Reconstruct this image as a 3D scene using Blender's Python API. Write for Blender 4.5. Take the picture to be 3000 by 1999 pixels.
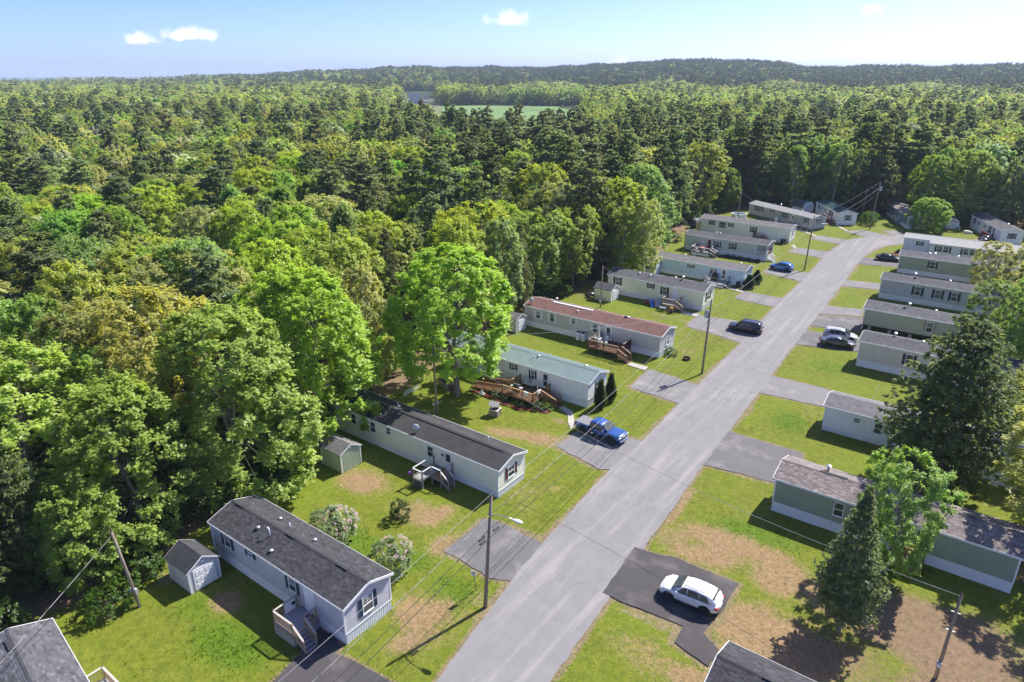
import bpy, bmesh, math, random
import numpy as np
from mathutils import Vector, Matrix, Quaternion

for o in list(bpy.data.objects):
    bpy.data.objects.remove(o)
SC = bpy.context.scene
COL = SC.collection
R = math.radians

# ------------------------------------------------------------------ camera
# X runs across the street (positive to the right), Y along the street away from the camera, metres.
cam_d = bpy.data.cameras.new('camera')
cam_d.lens = 24.0
cam_d.sensor_width = 36.0
cam_d.clip_start = 0.5
cam_d.clip_end = 30000.0
cam = bpy.data.objects.new('camera', cam_d)
COL.objects.link(cam)
cam.location = (0, 0, 36.0)
cam.rotation_euler = (R(90 - 21.5), 0, R(36.5))
SC.camera = cam

# ------------------------------------------------------------------ sky and sun
SUN_AZ, SUN_EL = 15.0, 47.5          # degrees east of the street axis, above the horizon
world = bpy.data.worlds.new('World')
SC.world = world
world.use_nodes = True
wn, wl = world.node_tree.nodes, world.node_tree.links
wn.clear()
w_out = wn.new('ShaderNodeOutputWorld')
w_bg = wn.new('ShaderNodeBackground')
w_bg.inputs['Strength'].default_value = 0.09
sky = wn.new('ShaderNodeTexSky')
sky.sky_type = 'NISHITA'
sky.sun_disc = False
sky.sun_elevation = R(SUN_EL)
sky.sun_rotation = R(SUN_AZ)
sky.altitude = 0
sky.air_density = 0.5
sky.dust_density = 0.8
sky.ozone_density = 10.0
# small fair-weather clouds: azimuth, elevation, half width, half height (degrees), density
CLOUDS = [
    (-62.86, 2.05, 1.06, 0.60, 1.00),
    (-59.64, 2.37, 2.10, 0.75, 1.00),
    (-36.76, 3.61, 2.14, 0.89, 1.00),
    (-10.93, 3.89, 0.94, 0.54, 0.90),
    (-28.11, 0.48, 1.24, 0.74, 1.00),
    (-5.44, 4.37, 0.98, 0.30, 0.90),
    (-2.66, 4.09, 0.58, 0.30, 0.70),
    (-8.63, 0.39, 0.78, 0.28, 0.35),
    (-7.18, 0.51, 0.65, 0.25, 0.35),
    (16.97, 10.90, 3.24, 1.09, 0.92),
    (44.76, 2.35, 2.41, 1.09, 0.89),
    (76.41, 3.36, 2.42, 0.65, 0.86),
    (111.18, 2.16, 1.79, 0.68, 0.97),
    (154.25, 3.92, 3.24, 0.59, 0.89),
    (184.03, 2.02, 3.43, 0.62, 0.76),
    (237.72, 12.47, 1.98, 1.10, 0.86),
    (264.85, 4.46, 3.60, 0.94, 0.99),
]
w_tc = wn.new('ShaderNodeTexCoord')
def wmath(op, a, b=None, c=None):
    n = wn.new('ShaderNodeMath'); n.operation = op
    for i, v in enumerate((a, b, c)):
        if v is None: continue
        if isinstance(v, (int, float)): n.inputs[i].default_value = v
        else: wl.new(v, n.inputs[i])
    return n.outputs[0]
def wdot(v):
    n = wn.new('ShaderNodeVectorMath'); n.operation = 'DOT_PRODUCT'
    wl.new(w_tc.outputs['Generated'], n.inputs[0]); n.inputs[1].default_value = v
    return n.outputs['Value']
def wnoise(sc, det):
    n = wn.new('ShaderNodeTexNoise'); n.inputs['Scale'].default_value = sc; n.inputs['Detail'].default_value = det; n.inputs['Roughness'].default_value = 0.6
    wl.new(w_tc.outputs['Generated'], n.inputs['Vector'])
    return n.outputs['Fac']
w_n1, w_n2 = wnoise(60, 5), wnoise(22, 3)
w_rag = wmath('ADD', wmath('MULTIPLY', wmath('SUBTRACT', w_n1, 0.5), 1.5), wmath('MULTIPLY', wmath('SUBTRACT', w_n2, 0.5), 1.3))
w_cov = None
for az, el, hw, hh, den in CLOUDS:
    a, e = R(az), R(el)
    c = Vector((math.sin(a) * math.cos(e), math.cos(a) * math.cos(e), math.sin(e)))
    rt = Vector((math.cos(a), -math.sin(a), 0)); up = rt.cross(c)
    u = wmath('DIVIDE', wdot(rt), math.tan(R(hw))); v = wmath('DIVIDE', wdot(up), math.tan(R(hh)))
    # flatter base: the lower half is squeezed
    v0 = v
    v1 = wmath('ADD', wmath('MAXIMUM', v0, 0.0), wmath('MULTIPLY', wmath('MINIMUM', v0, 0.0), 1.9))
    d = wmath('SQRT', wmath('ADD', wmath('MULTIPLY', u, u), wmath('MULTIPLY', v1, v1)))
    m = wmath('SUBTRACT', wmath('ADD', 1.0, w_rag), d)
    mr = wn.new('ShaderNodeMapRange'); mr.interpolation_type = 'SMOOTHSTEP'
    wl.new(m, mr.inputs['Value']); mr.inputs['From Min'].default_value = 0.0; mr.inputs['From Max'].default_value = 0.75; mr.inputs['To Max'].default_value = den
    m = wmath('MULTIPLY', mr.outputs['Result'], wmath('GREATER_THAN', wdot(c), 0.5))
    w_cov = m if w_cov is None else wmath('MAXIMUM', w_cov, m)
w_mix = wn.new('ShaderNodeMix'); w_mix.data_type = 'RGBA'
wl.new(w_cov, w_mix.inputs[0])
w_tint = wn.new('ShaderNodeMix'); w_tint.data_type = 'RGBA'; w_tint.blend_type = 'MULTIPLY'; w_tint.inputs[0].default_value = 1.0
w_tint.inputs[7].default_value = (1.02, 0.88, 1.0, 1)
wl.new(sky.outputs[0], w_tint.inputs[6]); wl.new(w_tint.outputs[2], w_mix.inputs[6])
w_mix.inputs[7].default_value = (4.6, 4.65, 4.75, 1)
wl.new(w_mix.outputs[2], w_bg.inputs['Color'])
wl.new(w_bg.outputs[0], w_out.inputs['Surface'])

sun_d = bpy.data.lights.new('sun', 'SUN')
sun_d.energy = 2.75
sun_d.angle = R(0.53)
sun_d.color = (1.0, 0.95, 0.86)
sun = bpy.data.objects.new('sun', sun_d)
COL.objects.link(sun)
sv = Vector((math.sin(R(SUN_AZ)) * math.cos(R(SUN_EL)), math.cos(R(SUN_AZ)) * math.cos(R(SUN_EL)), math.sin(R(SUN_EL))))
sun.rotation_euler = sv.to_track_quat('Z', 'Y').to_euler()
sun.location = (0, 60, 80)

SC.view_settings.view_transform = 'Standard'
SC.view_settings.look = 'None'
SC.view_settings.exposure = 1.6
SC.view_settings.gamma = 1.0
SC.view_settings.use_curve_mapping = False
SC.render.engine = 'CYCLES'
SC.cycles.max_bounces = 12
SC.cycles.diffuse_bounces = 8
SC.cycles.glossy_bounces = 2
SC.cycles.transmission_bounces = 8
SC.cycles.transparent_max_bounces = 4
SC.cycles.volume_bounces = 0
SC.cycles.caustics_reflective = False
SC.cycles.caustics_refractive = False
SC.cycles.use_denoising = True
SC.cycles.use_adaptive_sampling = True
SC.cycles.adaptive_threshold = 0.02

# ------------------------------------------------------------------ helpers
RNG = np.random.default_rng(7)
random.seed(7)

def link(o, parent=None):
    COL.objects.link(o)
    if parent is not None:
        o.parent = parent
    return o

def tag(o, label=None, cat=None, group=None, kind=None):
    if label: o['label'] = label
    if cat: o['category'] = cat
    if group: o['group'] = group
    if kind: o['kind'] = kind
    return o

def thing(name, loc, label, cat, rz=0.0, group=None):
    o = bpy.data.objects.new(name, None)
    o.empty_display_size = 0.3
    link(o)
    o.location = loc if len(loc) == 3 else (loc[0], loc[1], 0.0)
    o.rotation_euler = (0, 0, rz)
    return tag(o, label, cat, group)

class MB:
    """collects shapes into one mesh"""
    def __init__(self):
        self.v = []
        self.f = []
    def add(self, vs, fs):
        n = len(self.v)
        self.v += [tuple(p) for p in vs]
        self.f += [tuple(i + n for i in q) for q in fs]
        return self
    def box(self, x0, x1, y0, y1, z0, z1):
        return self.add([(x0, y0, z0), (x1, y0, z0), (x1, y1, z0), (x0, y1, z0), (x0, y0, z1), (x1, y0, z1), (x1, y1, z1), (x0, y1, z1)],
                        [(3, 2, 1, 0), (4, 5, 6, 7), (0, 1, 5, 4), (1, 2, 6, 5), (2, 3, 7, 6), (3, 0, 4, 7)])
    def cbox(self, x, y, z, sx, sy, sz):
        return self.box(x - sx / 2, x + sx / 2, y - sy / 2, y + sy / 2, z, z + sz)
    def bar(self, a, b, w, h, up=(0, 0, 1)):
        """rectangular bar from a to b"""
        a, b, up = Vector(a), Vector(b), Vector(up)
        d = (b - a).normalized()
        s = d.cross(up)
        if s.length < 1e-4:
            s = d.cross(Vector((1, 0, 0)))
        s.normalize()
        u = s.cross(d).normalized()
        s, u = s * w / 2, u * h / 2
        vs = [a - s - u, a + s - u, a + s + u, a - s + u, b - s - u, b + s - u, b + s + u, b - s + u]
        return self.add(vs, [(0, 1, 2, 3), (7, 6, 5, 4), (0, 4, 5, 1), (1, 5, 6, 2), (2, 6, 7, 3), (3, 7, 4, 0)])
    def tube(self, pts, r, n=6, cap=True):
        pts = [Vector(p) for p in pts]
        rs = r if isinstance(r, (list, tuple)) else [r] * len(pts)
        base = len(self.v)
        prev = None
        for i, p in enumerate(pts):
            d = (pts[min(i + 1, len(pts) - 1)] - pts[max(i - 1, 0)])
            d = d.normalized() if d.length > 1e-9 else Vector((0, 0, 1))
            if prev is None:
                s = d.cross(Vector((0, 0, 1)))
                if s.length < 1e-3:
                    s = d.cross(Vector((1, 0, 0)))
            else:
                s = prev - d * prev.dot(d)
            s.normalize()
            prev = s
            t = d.cross(s)
            for k in range(n):
                a = 2 * math.pi * k / n
                self.v.append(tuple(p + (s * math.cos(a) + t * math.sin(a)) * rs[i]))
        for i in range(len(pts) - 1):
            for k in range(n):
                k2 = (k + 1) % n
                self.f.append((base + i * n + k, base + i * n + k2, base + (i + 1) * n + k2, base + (i + 1) * n + k))
        if cap:
            self.f.append(tuple(base + k for k in reversed(range(n))))
            self.f.append(tuple(base + (len(pts) - 1) * n + k for k in range(n)))
        return self
    def lathe(self, prof, c=(0, 0, 0), n=16, axis='z'):
        """prof: list of (radius, height)"""
        base = len(self.v)
        for r, h in prof:
            for k in range(n):
                a = 2 * math.pi * k / n
                p = (r * math.cos(a), r * math.sin(a), h)
                if axis == 'y': p = (p[0], p[2], p[1])
                if axis == 'x': p = (p[2], p[0], p[1])
                self.v.append((p[0] + c[0], p[1] + c[1], p[2] + c[2]))
        for i in range(len(prof) - 1):
            for k in range(n):
                k2 = (k + 1) % n
                self.f.append((base + i * n + k, base + i * n + k2, base + (i + 1) * n + k2, base + (i + 1) * n + k))
        self.f.append(tuple(base + k for k in reversed(range(n))))
        self.f.append(tuple(base + (len(prof) - 1) * n + k for k in range(n)))
        return self
    def prism(self, poly, a0, a1, axis='x'):
        """poly in the plane across axis: (y,z) for x, (x,z) for y, (x,y) for z"""
        def P(q, a):
            return {'x': (a, q[0], q[1]), 'y': (q[0], a, q[1]), 'z': (q[0], q[1], a)}[axis]
        n = len(poly)
        return self.add([P(q, a0) for q in poly] + [P(q, a1) for q in poly],
                        [tuple(range(n))[::-1], tuple(range(n, 2 * n))] + [(i, (i + 1) % n, (i + 1) % n + n, i + n) for i in range(n)])
    def mesh(self, name, mat, smooth=False):
        me = bpy.data.meshes.new(name)
        me.from_pydata(self.v, [], self.f)
        if mat: me.materials.append(mat)
        fix_normals(me)
        if smooth:
            me.polygons.foreach_set('use_smooth', [True] * len(me.polygons))
        me.update()
        return me
    def build(self, name, mat, parent=None, smooth=False, loc=None, rz=None, bevel=0):
        o = bpy.data.objects.new(name, self.mesh(name, mat, smooth))
        link(o, parent)
        if loc is not None: o.location = loc
        if rz is not None: o.rotation_euler = (0, 0, rz)
        if bevel:
            m = o.modifiers.new('bevel', 'BEVEL')
            m.width = bevel; m.segments = 2; m.limit_method = 'ANGLE'
        return o

def fix_normals(me):
    bm = bmesh.new()
    bm.from_mesh(me)
    bmesh.ops.recalc_face_normals(bm, faces=bm.faces)
    bm.to_mesh(me)
    bm.free()

def inst(o, parent, loc=None, rz=None, name=None):
    """copy of one part sharing its mesh"""
    c = o.copy()
    COL.objects.link(c)
    c.parent = parent
    if loc is not None: c.location = loc
    if rz is not None: c.rotation_euler = (0, 0, rz)
    return c

def copy_tree(o, parent=None):
    c = o.copy()
    COL.objects.link(c)
    c.parent = parent
    for ch in list(o.children):
        copy_tree(ch, c)
    return c

# ------------------------------------------------------------------ materials
MATS = {}
class NT:
    def __init__(self, m):
        self.t = m.node_tree
        self.t.nodes.clear()
    def n(self, typ, **kw):
        nd = self.t.nodes.new('ShaderNode' + typ)
        for k, v in kw.items():
            if k in nd.inputs and not hasattr(nd, k):
                nd.inputs[k].default_value = v
            else:
                try: setattr(nd, k, v)
                except Exception: nd.inputs[k].default_value = v
        return nd
    def l(self, a, b):
        self.t.links.new(a, b)
    def noise(self, vec, scale, detail=4, rough=0.6, dist=0.0):
        nd = self.n('TexNoise')
        nd.inputs['Scale'].default_value = scale
        nd.inputs['Detail'].default_value = detail
        nd.inputs['Roughness'].default_value = rough
        nd.inputs['Distortion'].default_value = dist
        if vec is not None: self.l(vec, nd.inputs['Vector'])
        return nd.outputs['Fac']
    def ramp(self, fac, stops):
        nd = self.n('ValToRGB')
        e = nd.color_ramp.elements
        while len(e) < len(stops): e.new(0.5)
        for q, (p, c) in zip(e, stops):
            q.position = p
            q.color = (c[0], c[1], c[2], 1) if isinstance(c, (tuple, list)) else (c, c, c, 1)
        self.l(fac, nd.inputs['Fac'])
        return nd.outputs['Color']
    def mix(self, fac, a, b, mode='MIX'):
        nd = self.n('Mix')
        nd.data_type = 'RGBA'; nd.blend_type = mode
        for s, v in (('Factor', fac),):
            if isinstance(v, (int, float)): nd.inputs[0].default_value = v
            else: self.l(v, nd.inputs[0])
        for i, v in ((6, a), (7, b)):
            if isinstance(v, (tuple, list)): nd.inputs[i].default_value = (v[0], v[1], v[2], 1)
            else: self.l(v, nd.inputs[i])
        return nd.outputs[2]
    def math(self, op, a, b=None, clamp=False):
        nd = self.n('Math')
        nd.operation = op; nd.use_clamp = clamp
        for i, v in ((0, a), (1, b)):
            if v is None: continue
            if isinstance(v, (int, float)): nd.inputs[i].default_value = v
            else: self.l(v, nd.inputs[i])
        return nd.outputs[0]
    def maprange(self, v, a, b, c=0.0, d=1.0, smooth=True):
        nd = self.n('MapRange')
        if smooth: nd.interpolation_type = 'SMOOTHSTEP'
        self.l(v, nd.inputs['Value'])
        for k, x in (('From Min', a), ('From Max', b), ('To Min', c), ('To Max', d)):
            nd.inputs[k].default_value = x
        return nd.outputs['Result']
    def bump(self, h, strength, dist=0.02):
        nd = self.n('Bump')
        nd.inputs['Strength'].default_value = strength
        nd.inputs['Distance'].default_value = dist
        self.l(h, nd.inputs['Height'])
        return nd.outputs['Normal']
    def out(self, sh):
        o = self.n('OutputMaterial')
        self.l(sh, o.inputs['Surface'])
    def pbr(self, col, rough=0.6, metal=0.0, spec=0.4, normal=None, coat=0.0):
        b = self.n('BsdfPrincipled')
        if isinstance(col, (tuple, list)): b.inputs['Base Color'].default_value = (col[0], col[1], col[2], 1)
        else: self.l(col, b.inputs['Base Color'])
        if isinstance(rough, (int, float)): b.inputs['Roughness'].default_value = rough
        else: self.l(rough, b.inputs['Roughness'])
        b.inputs['Metallic'].default_value = metal
        b.inputs['Specular IOR Level'].default_value = spec
        b.inputs['Coat Weight'].default_value = coat
        b.inputs['Coat Roughness'].default_value = 0.05
        if normal is not None: self.l(normal, b.inputs['Normal'])
        return b.outputs[0]

def new_mat(name):
    m = bpy.data.materials.new(name)
    m.use_nodes = True
    MATS[name] = m
    return m, NT(m)

def plain(name, rgb, rough=0.6, metal=0.0, spec=0.35, var=0.12, scale=3.0, bump=0.0, coat=0.0, streak=None):
    """a colour with mottled wear"""
    if name in MATS: return MATS[name]
    m, t = new_mat(name)
    vec = t.n('TexCoord').outputs['Object']
    if streak:
        mp = t.n('Mapping'); t.l(vec, mp.inputs['Vector']); mp.inputs['Scale'].default_value = streak
        vec = mp.outputs['Vector']
    f = t.noise(vec, scale, 5, 0.65)
    c = t.ramp(f, [(0.25, [x * (1 - var) for x in rgb]), (0.75, [min(1, x * (1 + var)) for x in rgb])])
    nm = t.bump(t.noise(vec, scale * 8, 3), bump) if bump else None
    t.out(t.pbr(c, rough, metal, spec, nm, coat))
    return m

def siding_mat(name, rgb, rough=0.5):
    """vinyl clapboard colour with faint streaks and grime"""
    if name in MATS: return MATS[name]
    m, t = new_mat(name)
    g = t.n('NewGeometry').outputs['Position']
    mp = t.n('Mapping'); t.l(g, mp.inputs['Vector']); mp.inputs['Scale'].default_value = (3, 3, 0.35)
    f = t.noise(mp.outputs['Vector'], 1.0, 5, 0.6)
    f2 = t.noise(g, 0.6, 3)
    c = t.ramp(f, [(0.3, [x * 0.93 for x in rgb]), (0.7, [min(1, x * 1.04) for x in rgb])])
    c = t.mix(t.maprange(f2, 0.45, 0.8, 0, 0.5), c, [x * q for x, q in zip(rgb, (.78, .76, .72))])
    t.out(t.pbr(c, rough, 0, 0.35))
    return m

def shingle_mat(name, rgb, var=0.25, attr=False):
    """asphalt shingle; course and tab pattern by a brick texture for roofs too far for built tabs"""
    if name in MATS: return MATS[name]
    m, t = new_mat(name)
    vec = t.n('TexCoord').outputs['Object']
    gr = t.noise(vec, 60, 2, 0.7)
    bl = t.noise(vec, 1.3, 5, 0.7)
    c = t.ramp(bl, [(0.3, [x * (1 - var) for x in rgb]), (0.7, [x * (1 + var) for x in rgb])])
    if attr:
        a = t.n('Attribute'); a.attribute_name = 'tab'
        c = t.mix(1.0, c, t.ramp(a.outputs['Fac'], [(0.0, 0.6), (0.5, 0.95), (1.0, 1.5)]), 'MULTIPLY')
        h = gr
    else:
        mp = t.n('Mapping'); t.l(vec, mp.inputs['Vector']); mp.inputs['Scale'].default_value = (1, 1, 1)
        bk = t.n('TexBrick')
        t.l(mp.outputs['Vector'], bk.inputs['Vector'])
        bk.inputs['Scale'].default_value = 1.0
        bk.inputs['Brick Width'].default_value = 0.32
        bk.inputs['Row Height'].default_value = 0.14
        bk.inputs['Mortar Size'].default_value = 0.008
        bk.inputs['Color1'].default_value = (0.8, 0.8, 0.8, 1)
        bk.inputs['Color2'].default_value = (1.2, 1.2, 1.2, 1)
        bk.inputs['Mortar'].default_value = (0.6, 0.6, 0.6, 1)
        c = t.mix(0.7, c, t.mix(1.0, c, bk.outputs['Color'], 'MULTIPLY'))
        h = gr
    c = t.mix(0.35, c, t.mix(1.0, c, t.ramp(gr, [(0.3, 0.55), (0.7, 1.5)]), 'MULTIPLY'))
    t.out(t.pbr(c, 0.9, 0, 0.25, t.bump(h, 0.3, 0.01)))
    return m

def wood_mat(name, rgb, var=0.3, axis='x', rough=0.75):
    if name in MATS: return MATS[name]
    m, t = new_mat(name)
    vec = t.n('TexCoord').outputs['Object']
    mp = t.n('Mapping'); t.l(vec, mp.inputs['Vector'])
    mp.inputs['Scale'].default_value = {'x': (0.7, 12, 12), 'y': (12, 0.7, 12), 'z': (12, 12, 0.7)}[axis]
    f = t.noise(mp.outputs['Vector'], 1.5, 6, 0.7)
    f2 = t.noise(vec, 1.5, 4)
    c = t.ramp(f, [(0.25, [x * (1 - var) for x in rgb]), (0.75, [min(1, x * (1 + var)) for x in rgb])])
    c = t.mix(t.maprange(f2, 0.4, 0.75, 0, 0.4), c, (sum(rgb) / 3 * 0.9,) * 3)
    t.out(t.pbr(c, rough, 0, 0.25, t.bump(f, 0.2, 0.005)))
    return m

def glass_mat(name='window glass', rgb=(0.018, 0.024, 0.028)):
    """a dark room behind a reflecting pane, with curtains and blinds of its own colour"""
    if name in MATS: return MATS[name]
    m, t = new_mat(name)
    oi = t.n('ObjectInfo').outputs['Random']
    vec = t.n('TexCoord').outputs['Object']
    f = t.noise(vec, 3.5, 2)
    c = t.ramp(f, [(0.35, rgb), (0.75, [x * 4 + 0.02 for x in rgb])])
    c = t.mix(t.maprange(oi, 0.55, 1.0, 0, 0.16), c, (0.45, 0.46, 0.45))
    t.out(t.pbr(c, 0.08, 0, 0.35))
    return m

def paint(name, rgb, rough=0.25):
    """car paint with clear coat, a little dust"""
    if name in MATS: return MATS[name]
    m, t = new_mat(name)
    vec = t.n('TexCoord').outputs['Object']
    f = t.noise(vec, 3, 4)
    c = t.mix(t.maprange(f, 0.5, 0.8, 0, 0.1), rgb, (0.35, 0.33, 0.3))
    t.out(t.pbr(c, rough, 0.0, 0.5, None, 0.8))
    return m

WHITE = plain('white trim', (0.82, 0.82, 0.83), 0.45, var=0.05)
BLACKP = plain('black plastic', (0.02, 0.02, 0.022), 0.5)
RUBBER = plain('tyre rubber', (0.022, 0.022, 0.023), 0.85, var=0.3, scale=8)
STEEL = plain('galvanised steel', (0.42, 0.43, 0.44), 0.45, 0.7, var=0.2)
ALU = plain('aluminium', (0.62, 0.63, 0.65), 0.35, 0.8, var=0.1)
GREYP = plain('grey box', (0.4, 0.41, 0.42), 0.5)
GLASS = glass_mat()
WEATHERED = wood_mat('weathered wood', (0.30, 0.29, 0.28))
TREATED = wood_mat('tan treated wood', (0.36, 0.26, 0.18))
CEDAR = wood_mat('cedar stained wood', (0.30, 0.155, 0.06))
BROWNST = wood_mat('brown stained wood', (0.16, 0.085, 0.05))
GREYDECK = wood_mat('grey deck board', (0.34, 0.34, 0.35), 0.2)
POLEW = wood_mat('pole wood', (0.25, 0.20, 0.155), 0.3, 'z')
CONC = plain('concrete', (0.42, 0.39, 0.35), 0.9, var=0.2, scale=2, bump=0.2)

# ------------------------------------------------------------------ terrain out to the horizon
def azr(x, y):
    return math.degrees(math.atan2(x, y)), math.hypot(x, y)
# forward of the camera is azimuth -36.5; ridge heights (ground, m) by azimuth
HILL_AZ = [-180, -110, -76, -64, -58.3, -54.5, -48, -44, -36.5, -31.5, -27, -21, -17.5, -14.5, -9, -4, 2, 20, 60, 180]
HILL_Z = [0, -8, -6, -2, 6, 12, 24, 30, 28, 31, 42, 51, 43, 29, 30, 30, 36, 30, 5, 0]
FAR_Z = [-30, -34, -33, -33, -33, -28, -20, -10, 0, 0, 0, 0, 0, 0, 0, 0, 0, -5, -20, -30]
def terrain_z(x, y):
    x = np.asarray(x, float); y = np.asarray(y, float)
    az = np.degrees(np.arctan2(x, y)); r = np.hypot(x, y)
    hz = np.interp(az, HILL_AZ, HILL_Z); fz = np.interp(az, HILL_AZ, FAR_Z)
    wob = 4.0 * np.sin(az * 0.9 + r * 0.002) + 2.5 * np.sin(az * 2.3 + 1.3)
    z = np.zeros_like(r)
    s = np.clip((r - 1000) / 1200.0, 0, 1); s = s * s * (3 - 2 * s)
    z = s * (hz + wob * 0.5)
    s2 = np.clip((r - 2300) / 3500.0, 0, 1); s2 = s2 * s2 * (3 - 2 * s2)
    z = z * (1 - s2) + fz * s2
    return z - 0.35 * np.clip((r - 320) / 30.0, 0, 1) - 0.25
def ground_sheet():
    rs = np.concatenate([[0.0], np.geomspace(20, 14000, 88)])
    na = 240
    az = np.linspace(-np.pi, np.pi, na, endpoint=False)
    X = (rs[1:, None] * np.sin(az)[None]).ravel(); Y = (rs[1:, None] * np.cos(az)[None]).ravel()
    Z = terrain_z(X, Y)
    v = [(0, 0, -0.25)] + list(zip(X.tolist(), Y.tolist(), Z.tolist()))
    f = [(0, 1 + (k + 1) % na, 1 + k) for k in range(na)]
    for i in range(len(rs) - 2):
        for k in range(na):
            k2 = (k + 1) % na
            f.append((1 + i * na + k, 1 + i * na + k2, 1 + (i + 1) * na + k2, 1 + (i + 1) * na + k))
    m, t = new_mat('forest floor')
    g = t.n('NewGeometry').outputs['Position']
    a = t.noise(g, 0.25, 6, 0.7); b = t.noise(g, 0.012, 6, 0.7)
    c = t.ramp(a, [(0.3, (0.06, 0.042, 0.026)), (0.55, (0.13, 0.09, 0.05)), (0.75, (0.07, 0.09, 0.028))])
    far = t.ramp(b, [(0.35, (0.03, 0.05, 0.018)), (0.65, (0.06, 0.09, 0.025))])
    ln = t.n('VectorMath'); ln.operation = 'LENGTH'; t.l(g, ln.inputs[0])
    c = t.mix(t.maprange(ln.outputs['Value'], 250, 700), c, far)
    t.out(t.pbr(c, 0.95, 0, 0.1, t.bump(a, 0.5, 0.3)))
    o = MB(); o.v = v; o.f = f
    tag(o.build('ground', m, smooth=True), kind='structure')
ground_sheet()

def field(name, pts, z, rgb):
    m, t = new_mat(name + ' grass')
    g = t.n('NewGeometry').outputs['Position']
    a = t.noise(g, 0.02, 6, 0.7, 1.0)
    t.out(t.pbr(t.ramp(a, [(0.3, [q * 0.72 for q in rgb]), (0.7, [q * 1.2 for q in rgb])]), 0.9, 0, 0.1))
    b = MB(); b.add([(x, y, z) for x, y in pts], [tuple(range(len(pts)))])
    tag(b.build(name, m), kind='structure')
def polar(az, r):
    return (r * math.sin(R(az)), r * math.cos(R(az)))
field('hay_field', [polar(-43.2, 255), polar(-30.0, 255), polar(-29.8, 640), polar(-33.0, 820), polar(-37.5, 855), polar(-42.8, 830)], -0.3, (0.17, 0.27, 0.10))
field('hay_field', [polar(-15.0, 270), polar(-11.5, 270), polar(-11.2, 660), polar(-14.6, 660)], -0.3, (0.17, 0.27, 0.10))
field('meadow', [polar(-46.2, 310), polar(-42.6, 310), polar(-42.0, 1000), polar(-42.4, 1290), polar(-46.0, 1290)], -0.28, (0.17, 0.19, 0.09))

ROAD_L = [(-21.3, 8), (-22.3, 17), (-23.07, 23.17), (-24.06, 28.5), (-24.85, 33.5), (-25.7, 41.9), (-26.3, 49.8), (-26.4, 59.1), (-26.9, 70), (-27.6, 91), (-28.6, 110), (-29.2, 128), (-29.7, 138), (-30.3, 150), (-30.6, 160), (-30.3, 167), (-29.2, 172.5), (-27, 176.8), (-24.2, 180.2), (-20.5, 183.2), (-15, 186.0), (-9, 187.2), (-5, 185.2), (4, 180), (40, 160)]
ROAD_R = [(-15.6, 8), (-16.6, 18), (-17.3, 26), (-17.55, 31.4), (-17.9, 36.4), (-18.5, 44), (-18.9, 50.6), (-19.4, 57.8), (-20.4, 80), (-21.1, 92), (-21.6, 106), (-22.1, 118), (-22.9, 136), (-23.6, 149), (-23.8, 156), (-23.2, 163), (-22, 168.5), (-19.4, 173.6), (-15, 177.8), (-10, 179.6), (-5, 178), (4, 173), (40, 153)]
road_poly = ROAD_L + ROAD_R[::-1]
DRIVES = [
    ('new', [(-31.3, 12.5), (-31.5, 17.0), (-31.8, 19.6), (-33.2, 20.35), (-33.0, 21.7), (-30.2, 21.55), (-30.0, 20.9), (-27.5, 21.3), (-25.4, 21.4), (-22.7, 21.2), (-22.0, 12.5)]),
    ('grey', [(-31.2, 33.0), (-31.3, 38.2), (-30.0, 38.6), (-26.4, 38.6), (-25.0, 38.4), (-24.6, 33.6), (-26.4, 32.6), (-28.6, 32.9)]),
    ('old', [(-33.1, 52.4), (-32.9, 56.7), (-28.0, 58.3), (-26.0, 58.6), (-25.9, 52.0), (-27.4, 51.2), (-29.5, 51.6)]),
    ('old', [(-33.6, 69.6), (-34.1, 75.9), (-26.6, 75.2), (-26.4, 69.0)]),
    ('old', [(-36.75, 94.2), (-37.2, 100.3), (-32.6, 100.9), (-27.6, 101.6), (-27.3, 92.0), (-31.8, 93.4)]),
    ('old', [(-35.5, 112.1), (-35.8, 117.1), (-28.4, 116.9), (-28.2, 111.3)]),
    ('old', [(-36.8, 131.4), (-36.9, 136.1), (-32.3, 136.3), (-29.3, 136.0), (-28.9, 129.0)]),
    ('old', [(-37.5, 151.0), (-37.6, 156.2), (-30.2, 156.2), (-29.9, 149.5)]),
    ('old', [(-36.9, 166.8), (-36.8, 171.4), (-29.5, 170.6), (-29.6, 164.6)]),
    ('old', [(-32.5, 179.9), (-29.4, 184.0), (-23.0, 181.5), (-26.6, 175.6)]),
    ('old', [(-25.3, 186.4), (-22.8, 188.3), (-19.0, 183.6), (-22.4, 181.4)]),
    ('new', [(-17.0, 42.9), (-16.0, 43.3), (-10.75, 43.4), (-10.8, 40.2), (-11.0, 37.2), (-9.6, 36.3), (-9.7, 34.6), (-12.35, 35.2), (-12.5, 36.8), (-18.6, 36.4), (-19.1, 42.6)]),
    ('grey', [(-20.2, 66.0), (-12.3, 66.0), (-11.4, 63.6), (-11.3, 58.9), (-12.8, 58.9), (-20.2, 57.8)]),
    ('old', [(-20.9, 83.4), (-13.6, 83.5), (-12.6, 81.0), (-13.0, 78.2), (-20.4, 77.6)]),
    ('grey', [(-22.2, 102.8), (-13.6, 104.5), (-13.2, 98.8), (-21.8, 96.2)]),
    ('grey', [(-22.2, 108.4), (-22.2, 111.5), (-15.9, 114.2), (-15.1, 107.6), (-22.0, 105.4)]),
    ('old', [(-22.6, 117.4), (-16.6, 118.8), (-16.2, 114.8), (-22.4, 112.2)]),
    ('old', [(-23.4, 135.2), (-17.0, 136.4), (-16.6, 132.4), (-23.3, 130.4)]),
    ('grey', [(-24.2, 155.1), (-16.6, 158.6), (-16.4, 151.4), (-24.1, 148.8)]),
    ('old', [(-7.6, 186.3), (-5.4, 190.6), (-2.6, 189.0), (-3.6, 184.2)]),
]
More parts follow.
